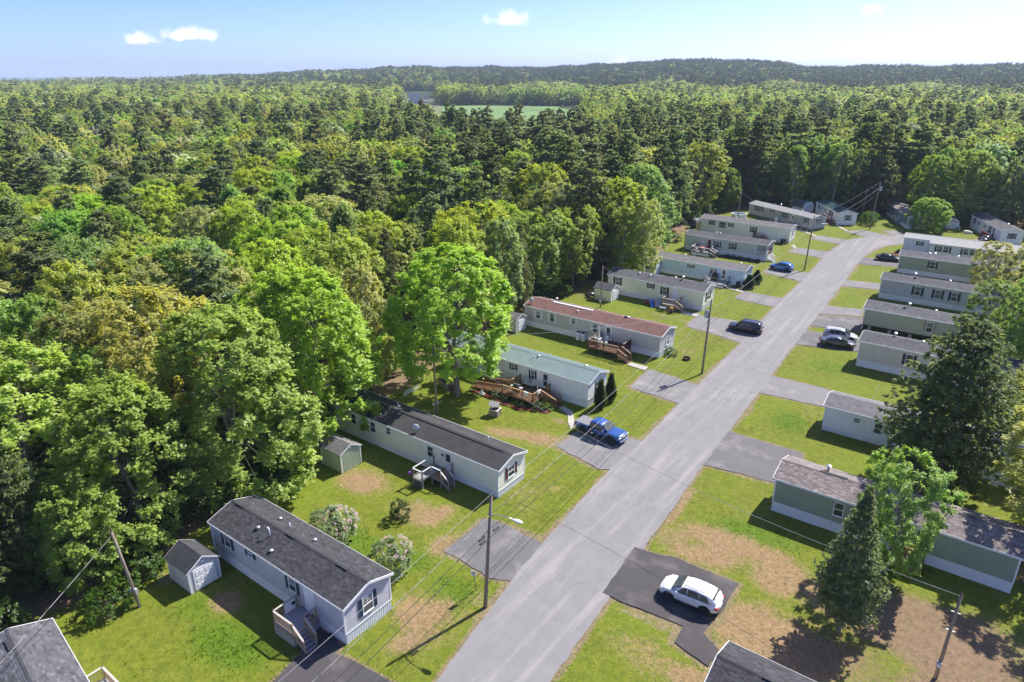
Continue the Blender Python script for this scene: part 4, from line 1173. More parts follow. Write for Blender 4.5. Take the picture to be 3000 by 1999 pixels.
deck('porch_deck', 'tan wooden deck with steps and toys below on the pale yellow home', -43.4, -41.05, 99.75, 102.2, .85, TREATED, [((-43.35, 99.8), (-41.1, 99.8)), ((-43.35, 99.8), (-43.35, 102.1)), ((-41.1, 100.8), (-41.1, 102.1))],
     (-41.05, -39.65, 99.8, 100.8), GREYDECK, skirt=TREATED, cap=LIGHTCAP)
deck('porch_deck', 'dark railed deck with white base on the light blue home', -43.1, -39.3, 116.65, 119.75, .55, plain('dark grey rail', (.10, .10, .105), .6), [((-43.05, 116.7), (-39.35, 116.7), 2), ((-43.05, 116.7), (-43.05, 119.7)), ((-39.35, 117.9), (-39.35, 119.7))],
     (-39.3, -38.5, 116.8, 117.8, (False, False)), GREYDECK, skirt=WHITE, bal=False, legs=False)
deck('porch_deck', 'grey brown deck with dark rails on the stone grey home', -53.8, -49.9, 136.5, 140.25, .8, wood_mat('dark brown wood', (.12, .10, .09), .2), [((-53.75, 136.55), (-49.95, 136.55), 1), ((-53.75, 136.55), (-53.75, 140.2)), ((-49.95, 138.0), (-49.95, 140.2))],
     (-49.9, -48.3, 136.6, 137.9), WEATHERED, skirt=WHITE, cap=WHITE)
deck('porch_deck', 'small brown stoop with steps on the ivory home', -47.6, -45.4, 157.4, 158.85, .75, BROWNST, [((-47.55, 157.45), (-45.45, 157.45)), ((-47.55, 157.45), (-47.55, 158.8))], (-45.4, -44.0, 157.5, 158.6, (True, False)), BROWNST)
st9 = deck('entry_steps', 'little grey steps at the door of the long slate grey home', -46.3, -44.9, 177.6, 178.7, .7, WEATHERED, [((-46.25, 177.65), (-44.95, 177.65))], (-44.9, -43.8, 177.7, 178.6, (True, False)), WEATHERED, cat='steps')
st9.rotation_euler = (0, 0, R(-30)); st9.location = (-45.0, 178.1, 0)
REDW = wood_mat('red stained wood', (.20, .028, .022), .2)
rd = deck('red_deck', 'dark red deck on the small white home with green roof', -2.2, 2.2, -1.1, 1.1, .6, REDW, [((-2.15, -1.05), (1.0, -1.05)), ((-2.15, -1.05), (-2.15, 1.05))], (2.2, 3.3, -1.0, .4, (True, False)), REDW, cap=LIGHTCAP)
rd.location = (-38.6, 190.6, 0); rd.rotation_euler = (0, 0, R(-58))
gd = deck('porch_deck', 'grey weathered deck on the grey green home behind the round tree', -1.6, 1.6, -1.0, 1.0, .75, WEATHERED, [((-1.55, -.95), (.6, -.95)), ((-1.55, -.95), (-1.55, .95))], (1.6, 2.9, -.95, .3), WEATHERED)
gd.location = (-24.1, 198.8, 0); gd.rotation_euler = (0, 0, R(-66.8))
rd2 = deck('red_deck', 'dark red deck on the white home at the far right', -2.0, 2.0, -1.1, 1.1, .6, REDW, [((-1.95, -1.05), (1.95, -1.05)), ((-1.95, -1.05), (-1.95, 1.05))], None, REDW)
rd2.location = (-3.9, 190.9, 0); rd2.rotation_euler = (0, 0, R(-67.8))
deck('porch_deck', 'orange brown boarded stoop on the olive sage home', -2.1, .1, 52.75, 54.3, .95, wood_mat('orange brown wood', (.30, .155, .075), .25), [((-2.05, 52.8), (.05, 52.8)), ((.05, 52.8), (.05, 54.25)), ((-2.05, 52.8), (-2.05, 54.25))], None, GREYDECK, skirt=wood_mat('orange brown wood', (.30, .155, .075)), solid=True)
deck('porch_deck', 'corner of a tan railed deck by the bottom left roof', -39.3, -36.8, 9.0, 10.6, .9, TREATED, [((-39.25, 10.55), (-36.85, 10.55)), ((-39.25, 9.4), (-39.25, 10.55))], None, GREYDECK, cap=LIGHTCAP)
deck('porch_deck', 'tan deck rail peeking past the bottom edge at right', -4.6, -2.0, 34.05, 35.4, .9, TREATED, [((-4.55, 35.35), (-2.05, 35.35)), ((-4.55, 34.2), (-4.55, 35.35))], None, GREYDECK, cap=LIGHTCAP)
p7 = thing('porch_steps', (-38.6, 140.9, 0), 'white steps at the corner porch of the stone grey home', 'steps')
stairs(p7, -.6, .95, -.6, .6, .82, WHITE, WHITE, (False, True))

def shed(label, x, y, L, W, H, rise, wall, roof, rz=0.0, door=None, trim=None, style='gable', door_end='+x', door_col=None, vertical=False, name='garden_shed', mould=True):
    """gable or barn-roofed shed; local x along the ridge, the door on the +x end"""
    trim = trim or WHITE
    o = thing(name, (x, y, 0), label, 'shed', rz)
    l2, w2 = L / 2, W / 2
    if style == 'gable': prof = [(-w2, H), (0, H + rise), (w2, H)]
    elif style == 'round': prof = [(w2 * 1.04 * math.cos(a), H + rise * math.sin(a)) for a in np.linspace(math.pi, 0, 13)]
    else: prof = [(-w2, H), (-w2 * .78, H + rise * .62), (0, H + rise), (w2 * .78, H + rise * .62), (w2, H)]
    body = [(-w2, -.05)] + prof + [(w2, -.05)]
    wn_ = clap(-l2, l2, 0, H, course=.11) if not vertical else ribbed(-l2, l2, 0, H, .2)
    put('wall', wn_.mesh('wall', wall), o, (0, -w2 - .003, 0))
    wn_ = clap(-l2, l2, 0, H, course=.11) if not vertical else ribbed(-l2, l2, 0, H, .2)
    put('wall', wn_.mesh('wall', wall), o, (0, w2 + .003, 0), math.pi)
    for sx in (-1, 1):
        if style == 'gable' and not vertical:
            put('wall', clap(-w2, w2, 0, H, rise, course=.11).mesh('wall', wall), o, (sx * (l2 + .003), 0, 0), sx * math.pi / 2)
        else:
            b = MB(); b.add([(sx * l2, q[0], q[1]) for q in body], [tuple(range(len(body)))]); b.build('wall', wall, o)
            if vertical:
                put('wall', ribbed(-w2, w2, 0, H, .2).mesh('wall', wall), o, (sx * (l2 + .004), 0, 0), sx * math.pi / 2)
    b = MB()
    ov, th = .12, .06
    P = [(q[0] * 1.0, q[1]) for q in prof]
    P[0] = (P[0][0] - .14, P[0][1] - .14 * (prof[1][1] - prof[0][1]) / (prof[1][0] - prof[0][0]) * 1.0 if style != 'round' else P[0][1] - .1)
    P[-1] = (-P[0][0], P[0][1])
    for i in range(len(P) - 1):
        (a, za), (c, zc) = P[i], P[i + 1]
        b.add([(-l2 - ov, a, za), (l2 + ov, a, za), (l2 + ov, c, zc), (-l2 - ov, c, zc), (-l2 - ov, a, za + th), (l2 + ov, a, za + th), (l2 + ov, c, zc + th), (-l2 - ov, c, zc + th)],
              [(0, 1, 2, 3), (4, 5, 6, 7), (0, 1, 5, 4), (2, 3, 7, 6), (1, 2, 6, 5), (0, 3, 7, 4)])
    b.build('roof', roof, o)
    for sx in (-1, 1):
        b = MB()
        for i in range(len(P) - 1):
            b.add(
                [(sx * (l2 + ov + .004), P[i][0], P[i][1] - .06), (sx * (l2 + ov + .004), P[i + 1][0], P[i + 1][1] - .06), (sx * (l2 + ov + .004), P[i + 1][0], P[i + 1][1] + th + .01), (sx * (l2 + ov + .004), P[i][0], P[i][1] + th + .01),
                 (sx * (l2 + ov + .022), P[i][0], P[i][1] - .06), (sx * (l2 + ov + .022), P[i + 1][0], P[i + 1][1] - .06), (sx * (l2 + ov + .022), P[i + 1][0], P[i + 1][1] + th + .01), (sx * (l2 + ov + .022), P[i][0], P[i][1] + th + .01)],
                [(0, 1, 2, 3), (7, 6, 5, 4), (0, 1, 5, 4), (3, 2, 6, 7)])
        b.build('rake_trim', trim, o)
    cm = MB().box(-.05, .05, -.05, .05, 0, H - .02).mesh('corner_trim', trim)
    for sx in (-1, 1):
        for sy in (-1, 1): put('corner_trim', cm, o, (sx * (l2 - .015), sy * (w2 - .015), 0))
    if door:
        dw, dh = door
        dc = door_col or WHITE
        for k, s in enumerate((-1, 1)):
            b = MB(); x0 = l2 + .024
            ya, yb = (0.006, dw / 2) if s > 0 else (-dw / 2, -0.006)
            b.box(x0, x0 + .035, ya, yb, .08, dh)
            for (e, f) in ((.1, .32), (.38, .62), (.68, .94)):
                b.box(x0 + .035, x0 + .05, ya + .1, (ya + yb) / 2 - .03, dh * e + .06, dh * f); b.box(x0 + .035, x0 + .05, (ya + yb) / 2 + .03, yb - .1, dh * e + .06, dh * f)
            b.build('door', dc, o)
        MB().box(l2 + .06, l2 + .09, -.05, -.02, dh * .42, dh * .5).build('handle', BLACKP, o)
        b = MB(); b.box(l2 + .02, l2 + .055, -dw / 2 - .09, -dw / 2, .05, dh + .09); b.box(l2 + .02, l2 + .055, dw / 2, dw / 2 + .09, .05, dh + .09); b.box(l2 + .02, l2 + .06, -dw / 2, dw / 2, dh, dh + .1)
        b.build('door_trim', trim, o)
    b = MB(); b.box(l2 + .02, l2 + .05, -.12, .12, H + rise * .25, H + rise * .25 + .2); b.build('gable_vent', trim, o)
    return o
S_GREEN = siding_mat('pale green panel', (.42, .50, .34))
shed('grey clapboard shed with white double door beside the near grey home', -44.45, 19.4, 2.9, 2.4, 1.95, .75, S_GREY, R_CHAR, 0, (1.5, 1.75))
shed('pale green shed with grey roof under the big maples', -48.25, 36.95, 2.9, 2.45, 2.05, .62, S_GREEN, R_GREY6, 0, vertical=True)
shed('small pale yellow shed with white door beside the pole', -53.2, 98.95, 3.2, 2.6, 2.0, .75, S_YEL, R_GREY5, 0, (1.5, 1.75))
shed('narrow grey shed with white trim at the far end of the brown roofed home', -57.0, 77.6, 2.6, 2.4, 2.1, .6, S_GREY4, R_GREY6, 0, (1.4, 1.8), vertical=True)
shed('barn roofed shed with pale blue door between yellow and blue homes', -54.5, 118.2, 3.4, 2.6, 1.5, 1.2, siding_mat('pale blue wall', (.6, .68, .8)), R_GREY, 0, (1.4, 1.7), style='barn', door_col=plain('pale blue door', (.6, .68, .82), .5))
shed('yellow shed with green door by the ivory home', -60.2, 160.3, 3.6, 2.0, 2.0, .6, siding_mat('butter yellow siding', (.72, .62, .30)), R_GREY6, R(-8), (1.0, 1.7), door_col=plain('green door', (.03, .16, .14), .5))
shed('grey round topped shed behind the long slate grey home', -48.3, 201.6, 4.2, 3.6, 1.3, 1.5, S_WHITE, R_GREY, R(-35), style='round')
shed('white barn roofed shed with framed dark door trim at the bend', -12.6, 200.6, 3.2, 2.9, 1.5, 1.15, S_BRIGHT, R_GREY, R(-72), (1.5, 1.75), style='barn', trim=plain('dark brown trim', (.05, .03, .025), .6))

# ------------------------------------------------------------------ vehicles
CAR_GLASS = glass_mat('car glass', (.014, .018, .02))
LIGHTC = plain('clear lamp', (.75, .76, .78), .15); REDL = plain('red lamp', (.35, .01, .012), .2); CHROME = plain('chrome', (.7, .7, .72), .18, .9, var=.03)
RIM = plain('alloy rim', (.5, .5, .52), .3, .7, var=.05); DKRIM = plain('dark alloy rim', (.09, .09, .095), .4, .5)
def loft(secs, name, mat, p, sub=1, closed=True):
    """sections: list of (x, [(y, z), ...]) with equal counts, right half only, mirrored; first/last closed"""
    mb = MB()
    n = len(secs[0][1])
    rows = []
    for x, pts in secs:
        row = []
        for (y, z) in pts: row.append((x if not isinstance(x, (list, tuple)) else x[len(row)], y, z))
        for (y, z) in reversed(pts[:-1] if abs(pts[-1][0]) < 1e-6 else pts): row.append((row[0][0] if not isinstance(x, (list, tuple)) else x[pts.index((y, z))], -y, z))
        rows.append(row)
    m = len(rows[0])
    for r in rows: mb.v += r
    for i in range(len(rows) - 1):
        for k in range(m - 1):
            mb.f.append((i * m + k, i * m + k + 1, (i + 1) * m + k + 1, (i + 1) * m + k))
        if closed: mb.f.append((i * m + m - 1, i * m, (i + 1) * m, (i + 1) * m + m - 1))
    mb.f.append(tuple(range(m))[::-1]); mb.f.append(tuple(range((len(rows) - 1) * m, len(rows) * m)))
    o = mb.build(name, mat, p, True)
    if sub:
        s = o.modifiers.new('sub', 'SUBSURF'); s.levels = sub; s.render_levels = sub
    return o
def wheel(p, x, y, r, w, rim):
    t = cached(('tyre', r, w), lambda: MB().lathe([(r * .62, -w / 2), (r * .9, -w / 2), (r, -w / 2 + .035), (r, w / 2 - .035), (r * .9, w / 2), (r * .62, w / 2)], n=24, axis='y').mesh('tyre', RUBBER, True))
    o = thing_part('wheel', p, (x, y, r))
    put('tyre', t, o)
    def rm():
        b = MB().lathe([(r * .63, -w * .38), (r * .63, w * .38), (r * .56, w * .40), (r * .5, w * .28), (r * .1, w * .32), (.001, w * .34)], n=20, axis='y')
        for k in range(5):
            a = 2 * math.pi * k / 5
            b.bar((r * .12 * math.cos(a), w * .40, r * .12 * math.sin(a)), (r * .58 * math.cos(a), w * .40, r * .58 * math.sin(a)), r * .16, .03, (0, 1, 0))
        b.lathe([(.001, w * .30), (r * .16, w * .36), (r * .16, w * .43), (.001, w * .44)], n=10, axis='y')
        return b.mesh('rim', rim)
    ro = put('rim', cached(('rim', r, w, rim.name), rm), o)
    if y < 0: ro.rotation_euler = (0, 0, math.pi)
    return o
def thing_part(name, p, loc):
    e = bpy.data.objects.new(name, None); e.empty_display_size = .2; link(e, p); e.location = loc
    return e
def car(name, label, x, y, rz, kind, colour, rim=None, L=4.5, W=1.82, H=1.65, cat='car', rails=False):
    """kind: suv, sedan, wagon; local +x is the nose"""
    rim = rim or RIM
    o = thing(name, (x, y, .035), label, cat, rz)
    l2, w2 = L / 2, W / 2
    r = .35 if kind != 'sedan' else .32
    wb = L * .295
    belt = {'suv': 1.02, 'sedan': .90, 'wagon': .98}[kind]
    hood = {'suv': 1.0, 'sedan': .86, 'wagon': .93}[kind]
    tail = {'suv': 1.05, 'sedan': .98, 'wagon': 1.0}[kind]
    low = .22
    def sec(xx, wf, zl, zs, zt, crown=.03):
        w = w2 * wf
        return (xx, [(w * .80, zl), (w * .97, zl + .1), (w, (zl + zs) / 2 + .04), (w * .985, zs - .05), (w * .94, zs), (w * .6, zt), (0.0, zt + crown)])
    S = [sec(l2, .70, .42, .62, .66), sec(l2 - .10, .88, .30, .70, .76), sec(l2 - .45, .98, low, hood - .12, hood - .06), sec(wb + .45, 1.0, low, hood - .05, hood), sec(wb + .02, 1.0, low, hood, hood + .04), sec(wb - .42, 1.0, low, belt - .02, belt + .02),
         sec(0.2, 1.0, low, belt, belt + .02), sec(-.6, 1.0, low, belt + .01, belt + .03), sec(-wb - .1, 1.0, low, belt + .04, tail), sec(-l2 + .42, .98, low, tail - .03, tail + .02), sec(-l2 + .12, .92, .32, tail - .10, tail - .05), sec(-l2, .80, .45, tail - .22, tail - .18)]
    body = loft(S, 'body', paint(colour[0], colour[1]), o)
    # greenhouse
    if kind == 'suv': G = [(wb - .12, hood + .02), (wb - .85, H - .08), (-.2, H), (-l2 + .75, H - .06), (-l2 + .28, H - .30), (-l2 + .16, belt + .1)]
    elif kind == 'wagon': G = [(wb - .18, hood + .02), (wb - .88, H - .06), (-.2, H), (-l2 + .5, H - .05), (-l2 + .26, H - .12), (-l2 + .12, belt + .1)]
    else: G = [(wb - .15, hood + .02), (wb - 1.0, H - .06), (-.25, H), (-.95, H - .07), (-l2 + .85, tail + .12), (-l2 + .55, tail + .0)]
    secs = []
    for i, (gx, gz) in enumerate(G):
        zb = belt - .06
        f = 0.0 if i in (0, len(G) - 1) else 1.0
        wt = w2 * (.74 if f else .84)
        secs.append((gx, [(w2 * .93, zb), (w2 * .90, zb + (gz - zb) * .5), (wt * 1.03, gz - .06), (wt * .92, gz - .005), (0.0, gz + .015)]))
    loft(secs, 'cabin', paint(colour[0], colour[1]), o)
    # glazing, laid 12 mm proud of the cabin
    def quad(nm, pts, mat, off=.0):
        b = MB(); n = len(pts)
        b.add(pts, [tuple(range(n))]); me = b.mesh(nm, mat)
        oo = put(nm, me, o)
        m = oo.modifiers.new('solid', 'SOLIDIFY'); m.thickness = .02; m.offset = 0
        return oo
    (x0, z0), (x1, z1) = G[0], G[1]
    e = .035
    quad('windscreen', [(x0 + .04, -w2 * .78, z0 + .05 + e), (x0 + .04, w2 * .78, z0 + .05 + e), (x1 + .02 + e, w2 * .68, z1 - .03 + e), (x1 + .02 + e, -w2 * .68, z1 - .03 + e)], CAR_GLASS)
    (xa, za), (xb, zb_) = (G[-3], G[-2]) if kind != 'sedan' else (G[3], G[4])
    if kind != 'sedan':
        quad('rear_window', [(xb - .02, -w2 * .72, belt + .16), (xb - .02, w2 * .72, belt + .16), (xa - .28, w2 * .64, za - .10), (xa - .28, -w2 * .64, za - .10)], CAR_GLASS)
    else:
        quad('rear_window', [(xb + .06, -w2 * .72, zb_ + .05), (xb + .06, w2 * .72, zb_ + .05), (xa - .03, w2 * .66, za + .005), (xa - .03, -w2 * .66, za + .005)], CAR_GLASS)
    rear = -l2 + (.62 if kind != 'sedan' else 1.25)
    for s in (-1, 1):
        yb, yt = s * (w2 * .925 + .012), s * (w2 * .80 + .012)
        zl, zt = belt + .015, H - .13
        cuts = [(x0 - .42, x0 - 1.12), (x0 - 1.18, x0 - 1.98)] + ([(x0 - 2.04, max(rear, x0 - 2.9))] if kind != 'sedan' else [])
        for k, (c0, c1) in enumerate(cuts):
            a0 = c0 - (.42 if k == 0 else 0); last = k == len(cuts) - 1
            a1 = c1 + (.26 if last and kind != 'sedan' else .36 if last else 0)
            quad('side_window', [(c0, yb, zl), (c1, yb, zl), (a1, yt, zt), (a0, yt, zt)], CAR_GLASS)
        MB().cbox(0, 0, 0, .14, .12, .13).build('mirror', paint(colour[0], colour[1]), o, False, (x0 - .42, s * (w2 + .06), belt - .02), bevel=.03)
        b = MB(); b.add([(l2 - .06, s * w2 * .55, .62), (l2 - .04, s * w2 * .55, .74), (l2 - .42, s * w2 * .955, .80), (l2 - .40, s * w2 * .975, .66), (l2 - .10, s * w2 * .50, .62), (l2 - .10, s * w2 * .5, .74), (l2 - .46, s * w2 * .9, .8), (l2 - .44, s * w2 * .9, .66)], [(0, 1, 2, 3), (4, 5, 6, 7), (0, 1, 5, 4), (2, 3, 7, 6)])
        b.build('headlight', LIGHTC, o)
        MB().box(-l2 - .005, -l2 + .28, s * w2 * .80 - .09, s * w2 * .80 + .13 if s > 0 else s * w2 * .80 + .09, tail - .30, tail - .16).build('tail_light', REDL, o)
        for wx in (wb + .05, -wb):
            wheel(o, wx, s * (w2 - .055), r, .22, rim)
            b = MB()
            b.lathe([(r * 1.18, s * (w2 - .30)), (r * 1.18, s * (w2 - .008))], (wx, 0, r), 20, 'y')
            b.build('dark_wheel_well', BLACKP, o)  # black disc on the uncut body stands for the shaded wheel well
            if kind != 'sedan':
                b = MB()
                pts = [(wx + r * 1.25 * math.cos(a), s * (w2 + .004), r + r * 1.25 * math.sin(a)) for a in np.linspace(-.2, math.pi + .2, 13)]
                b.tube(pts, .035, 5); b.build('arch_trim', BLACKP, o)
        if rails: MB().tube([(x1 - .1, s * w2 * .66, H - .03), (x1 - .3, s * w2 * .66, H + .03), (-l2 + 1.0, s * w2 * .66, H + .02), (-l2 + .8, s * w2 * .66, H - .04)], .022, 6).build('roof_rail', BLACKP if rails == 'black' else CHROME, o)
        if kind != 'sedan': MB().box(-wb + .5, wb - .42, s * (w2 - .03) - .02, s * (w2 - .03) + .02, low + .0, low + .14).build('sill', BLACKP, o)
    MB().box(l2 - .04, l2 + .012, -w2 * .45, w2 * .45, .40, .56).build('grille', BLACKP, o)
    MB().box(-l2 - .02, -l2 + .05, -.26, .26, .58, .70).build('number_plate', WHITE, o)
    MB().box(-l2 - .01, -l2 + .1, -w2 * .7, w2 * .7, .30, .42).build('rear_bumper', BLACKP, o)
    return o
def pickup(name, label, x, y, rz, colour):
    o = thing(name, (x, y, .035), label, 'pickup truck', rz)
    L, W = 5.7, 1.92
    l2, w2 = L / 2, W / 2
    r = .40
    cm = paint(colour[0], colour[1])
    def sec(xx, wf, zl, zs, zt, crown=.03):
        w = w2 * wf
        return (xx, [(w * .82, zl), (w * .97, zl + .1), (w, (zl + zs) / 2 + .04), (w * .985, zs - .06), (w * .93, zs), (w * .6, zt), (0.0, zt + crown)])
    loft([sec(l2, .84, .52, .92, .98), sec(l2 - .14, .94, .42, 1.02, 1.08), sec(l2 - .6, 1.0, .38, 1.08, 1.14), sec(1.35, 1.0, .38, 1.12, 1.17), sec(1.0, 1.0, .38, 1.12, 1.15), sec(.0, .98, .38, 1.12, 1.13), sec(-.95, .98, .38, 1.12, 1.13)], 'body', cm, o)
    loft([(1.22, [(w2 * .9, 1.05), (w2 * .88, 1.1), (w2 * .84, 1.14), (w2 * .8, 1.16), (0.0, 1.18)]), (.52, [(w2 * .92, 1.05), (w2 * .86, 1.4), (w2 * .78, 1.68), (w2 * .68, 1.76), (0.0, 1.79)]), (-.35, [(w2 * .92, 1.05), (w2 * .87, 1.4), (w2 * .78, 1.72), (w2 * .68, 1.79), (0.0, 1.82)]), (-.85, [(w2 * .92, 1.05), (w2 * .86, 1.4), (w2 * .77, 1.66), (w2 * .67, 1.74), (0.0, 1.77)]), (-1.02, [(w2 * .9, 1.05), (w2 * .84, 1.3), (w2 * .78, 1.45), (w2 * .7, 1.5), (0.0, 1.52)])], 'cab', cm, o)
    b = MB(); b.box(-l2 + .05, -1.02, -w2 * .97, w2 * .97, .55, 1.14)
    b.build('bed', cm, o, bevel=.06)
    MB().box(-l2 + .07, -1.04, -w2 * .88, w2 * .88, 1.141, 1.175).build('bed_cover', plain('grey bed cover', (.20, .20, .205), .6), o, bevel=.012)
    MB().box(-l2 - .1, -l2 + .05, -w2 * .92, w2 * .92, .48, .68).build('rear_bumper', CHROME, o, bevel=.03)
    MB().box(l2 - .03, l2 + .04, -w2 * .5, w2 * .5, .66, .98).build('grille', plain('grey grille', (.2, .2, .21), .35, .5), o, bevel=.02)
    MB().box(l2 - .08, l2 + .08, -w2 * .86, w2 * .86, .42, .58).build('front_bumper', cm, o, bevel=.04)
    def quad(nm, pts, mat):
        bb = MB(); bb.add(pts, [tuple(range(len(pts)))]); oo = put(nm, bb.mesh(nm, mat), o)
        m = oo.modifiers.new('solid', 'SOLIDIFY'); m.thickness = .02; m.offset = 0
    quad('windscreen', [(1.22, -w2 * .78, 1.22), (1.22, w2 * .78, 1.22), (.58, w2 * .68, 1.745), (.58, -w2 * .68, 1.745)], CAR_GLASS)
    quad('rear_window', [(-1.01, -w2 * .6, 1.28), (-1.01, w2 * .6, 1.28), (-.90, w2 * .58, 1.66), (-.90, -w2 * .58, 1.66)], CAR_GLASS)
    for s in (-1, 1):
        yb, yt = s * (w2 * .915 + .012), s * (w2 * .80 + .012)
        quad('side_window', [(.88, yb, 1.15), (.08, yb, 1.15), (.08, yt, 1.64), (.52, yt, 1.62)], CAR_GLASS)
        quad('side_window', [(.02, yb, 1.15), (-.78, yb, 1.15), (-.72, yt, 1.62), (.02, yt, 1.64)], CAR_GLASS)
        MB().cbox(0, 0, 0, .16, .2, .2).build('mirror', cm, o, False, (.86, s * (w2 + .08), 1.1), bevel=.03)
        MB().box(l2 - .32, l2 - .02, s * w2 * .74 - .17, s * w2 * .74 + .17, .80, .96).build('headlight', LIGHTC, o, bevel=.03)
        MB().box(-l2 + .035, -l2 + .16, s * w2 * .90 - .07, s * w2 * .90 + .07, .78, 1.08).build('tail_light', REDL, o)
        for wx in (1.78, -1.62):
            wheel(o, wx, s * (w2 - .07), r, .27, DKRIM)
            MB().lathe([(r * 1.2, s * (w2 - .35)), (r * 1.2, s * (w2 - .004))], (wx, 0, r + .04), 20, 'y').build('dark_wheel_well', BLACKP, o)  # black disc paints the shade of a wheel well that is not cut out
            MB().tube([(wx + r * 1.28 * math.cos(a), s * (w2 + .01), r + .04 + r * 1.28 * math.sin(a)) for a in np.linspace(-.1, math.pi + .1, 13)], .055, 6).build('fender_flare', BLACKP, o)
        MB().box(-1.0, 1.15, s * (w2 - .02) - .03, s * (w2 - .02) + .03, .34, .44).build('sill', BLACKP, o)
    MB().box(-.9, -.82, -.05, .05, 1.8, 1.86).build('antenna', BLACKP, o)
    return o
pickup('pickup_truck', 'blue pickup truck with grey bed cover on the left driveway', -30.45, 57.0, R(-3), ('blue truck paint', (.018, .085, .30)))
car('white_suv', 'white compact crossover parked on the dark right driveway', -13.05, 39.55, R(180 + 3), 'suv', ('white car paint', (.78, .78, .79)), None, 4.45, 1.86, 1.64, rails='black')
car('black_suv', 'black suv with roof rails turning off the road', -28.75, 97.35, R(180 + 6), 'wagon', ('black car paint', (.016, .016, .02)), DKRIM, 4.9, 1.95, 1.78, rails=True)
car('blue_suv', 'bright blue compact crossover by the stone grey home', -34.6, 135.2, R(180), 'suv', ('bright blue car paint', (.02, .16, .52)), None, 4.4, 1.85, 1.63, rails='black')
car('black_sedan', 'black sedan parked beside the sage green home', -19.2, 155.6, R(8), 'sedan', ('black sedan paint', (.012, .012, .016)), None, 4.65, 1.82, 1.42)
car('grey_sedan', 'dark grey sedan parked on the right driveway', -16.3, 99.2, R(14), 'sedan', ('dark grey car paint', (.055, .065, .075)), None, 4.6, 1.8, 1.45)
car('silver_wagon', 'silver wagon parked behind the dark grey sedan', -16.6, 102.2, R(12), 'wagon', ('silver car paint', (.5, .51, .52)), None, 4.6, 1.82, 1.66, rails='black')
car('dark_car', 'dark sedan at the red deck of the far right home', -4.3, 187.9, R(70), 'sedan', ('dark far car paint', (.03, .03, .035)), None, 4.5, 1.8, 1.45)

# ------------------------------------------------------------------ utility poles, lamps, wires
WIRE = plain('weathered wire', (.30, .30, .31), .5, .3, var=.3, scale=6)
CABLE = plain('black cable', (.03, .03, .032), .6)
def pole(label, x, y, H, lean=(0, 0), r=.15, lamp=None, can=None, meter=None, group=None, splice=False, name='utility_pole'):
    o = thing(name, (x, y, 0), label, 'utility pole', 0, group)
    MB().tube([(0, 0, -.3), (lean[0] * .5, lean[1] * .5, H / 2), (lean[0], lean[1], H)], [r, r * .85, r * .68], 10).build('shaft', POLEW, o, True)
    T = lambda z: (lean[0] * z / H, lean[1] * z / H, z)
    MB().lathe([(.05, 0), (.07, .05), (.04, .1), (.07, .15), (.02, .24)], n=8).build('insulator', plain('brown porcelain', (.16, .08, .05), .25), o, False, T(H - .02))
    b = MB()
    for z in (H - 1.35, H - 2.75): b.tube([(T(z)[0] - .25, T(z)[1], z), (T(z)[0] + .25, T(z)[1], z)], .03, 6)
    tag(b.build('bracket', STEEL, o), kind='stuff')
    if lamp:
        lx, ly, z = lamp
        a = Vector(T(z)); e = Vector((a.x + lx, a.y + ly, z + .45))
        MB().tube([a, a + (e - a) * .3 + Vector((0, 0, .22)), a + (e - a) * .7 + Vector((0, 0, .16)), e], .03, 8).build('lamp_arm', ALU, o, True)
        d = (e - a).normalized()
        hd = MB().lathe([(.02, -.12), (.10, -.05), (.14, .12), (.19, .35), (.17, .55), (.08, .70), (.01, .73)], n=12, axis='x')
        h = hd.build('lamp_head', plain('lamp grey', (.60, .61, .62), .4), o, True, tuple(e), math.atan2(ly, lx)); h.scale = (1, 1, .55)
    if can:
        cxx, cyy, z = can
        c = MB().lathe([(.01, 0), (.27, .0), (.28, .05), (.28, .85), (.26, .92), (.1, .98), (.01, .98)], n=16)
        c.build('transformer', plain('transformer grey', (.42, .43, .44), .45), o, True, (T(z)[0] + cxx, T(z)[1] + cyy, z))
        for k in (-1, 1): MB().lathe([(.03, 0), (.05, .06), (.03, .1), (.05, .14), (.01, .22)], n=8).build('bushing', plain('brown porcelain', (.16, .08, .05)), o, False, (T(z)[0] + cxx + .1 * k, T(z)[1] + cyy, z + .96))
    if meter:
        for k, (mx, my, z, c) in enumerate(meter):
            MB().box(-.14, .14, -.09, .09, 0, .42).build('meter_box', c, o, False, (T(z)[0] + mx, T(z)[1] + my, z), bevel=.02)
            MB().tube([(T(z)[0] + mx, T(z)[1] + my, .0), (T(z)[0] + mx, T(z)[1] + my, z)], .035, 6).build('conduit', STEEL, o)
        MB().lathe([(.1, -.13), (.1, -.09), (.07, -.17)], n=10, axis='y').build('meter_dial', LIGHTC, o, False, (T(meter[0][2])[0] + meter[0][0], T(meter[0][2])[1] + meter[0][1], meter[0][2] + .24))
    if splice:
        for k, (dx, dy, z) in enumerate(((-.05, -.75, H - 2.95), (.12, -.85, H - 3.1), (.1, .65, H - 2.9))):
            MB().lathe([(.02, -.34), (.085, -.28), (.085, .28), (.02, .34)], n=8, axis='y').build('splice_case', CABLE, o, False, (T(z)[0] + dx, T(z)[1] + dy, z))
    return o
BEIGE = plain('beige meter box', (.45, .4, .28), .5)
pole('near utility pole with street lamp arm over the road', -24.7, 30.1, 9.3, (.35, .45), lamp=(1.85, .15, 7.75), splice=True)
pole('utility pole with grey transformer beside the second left driveway', -28.0, 78.8, 9.8, (.1, .3), can=(-.42, .1, 7.5), splice=False)
pole('utility pole with street lamp beyond the blue crossover', -30.9, 137.7, 10.5, (.2, .2), lamp=(1.9, .2, 8.9))
pole('tall utility pole with transformer at the bend of the road', -28.25, 186.5, 11.3, (.3, .1), can=(.42, -.1, 9.4))
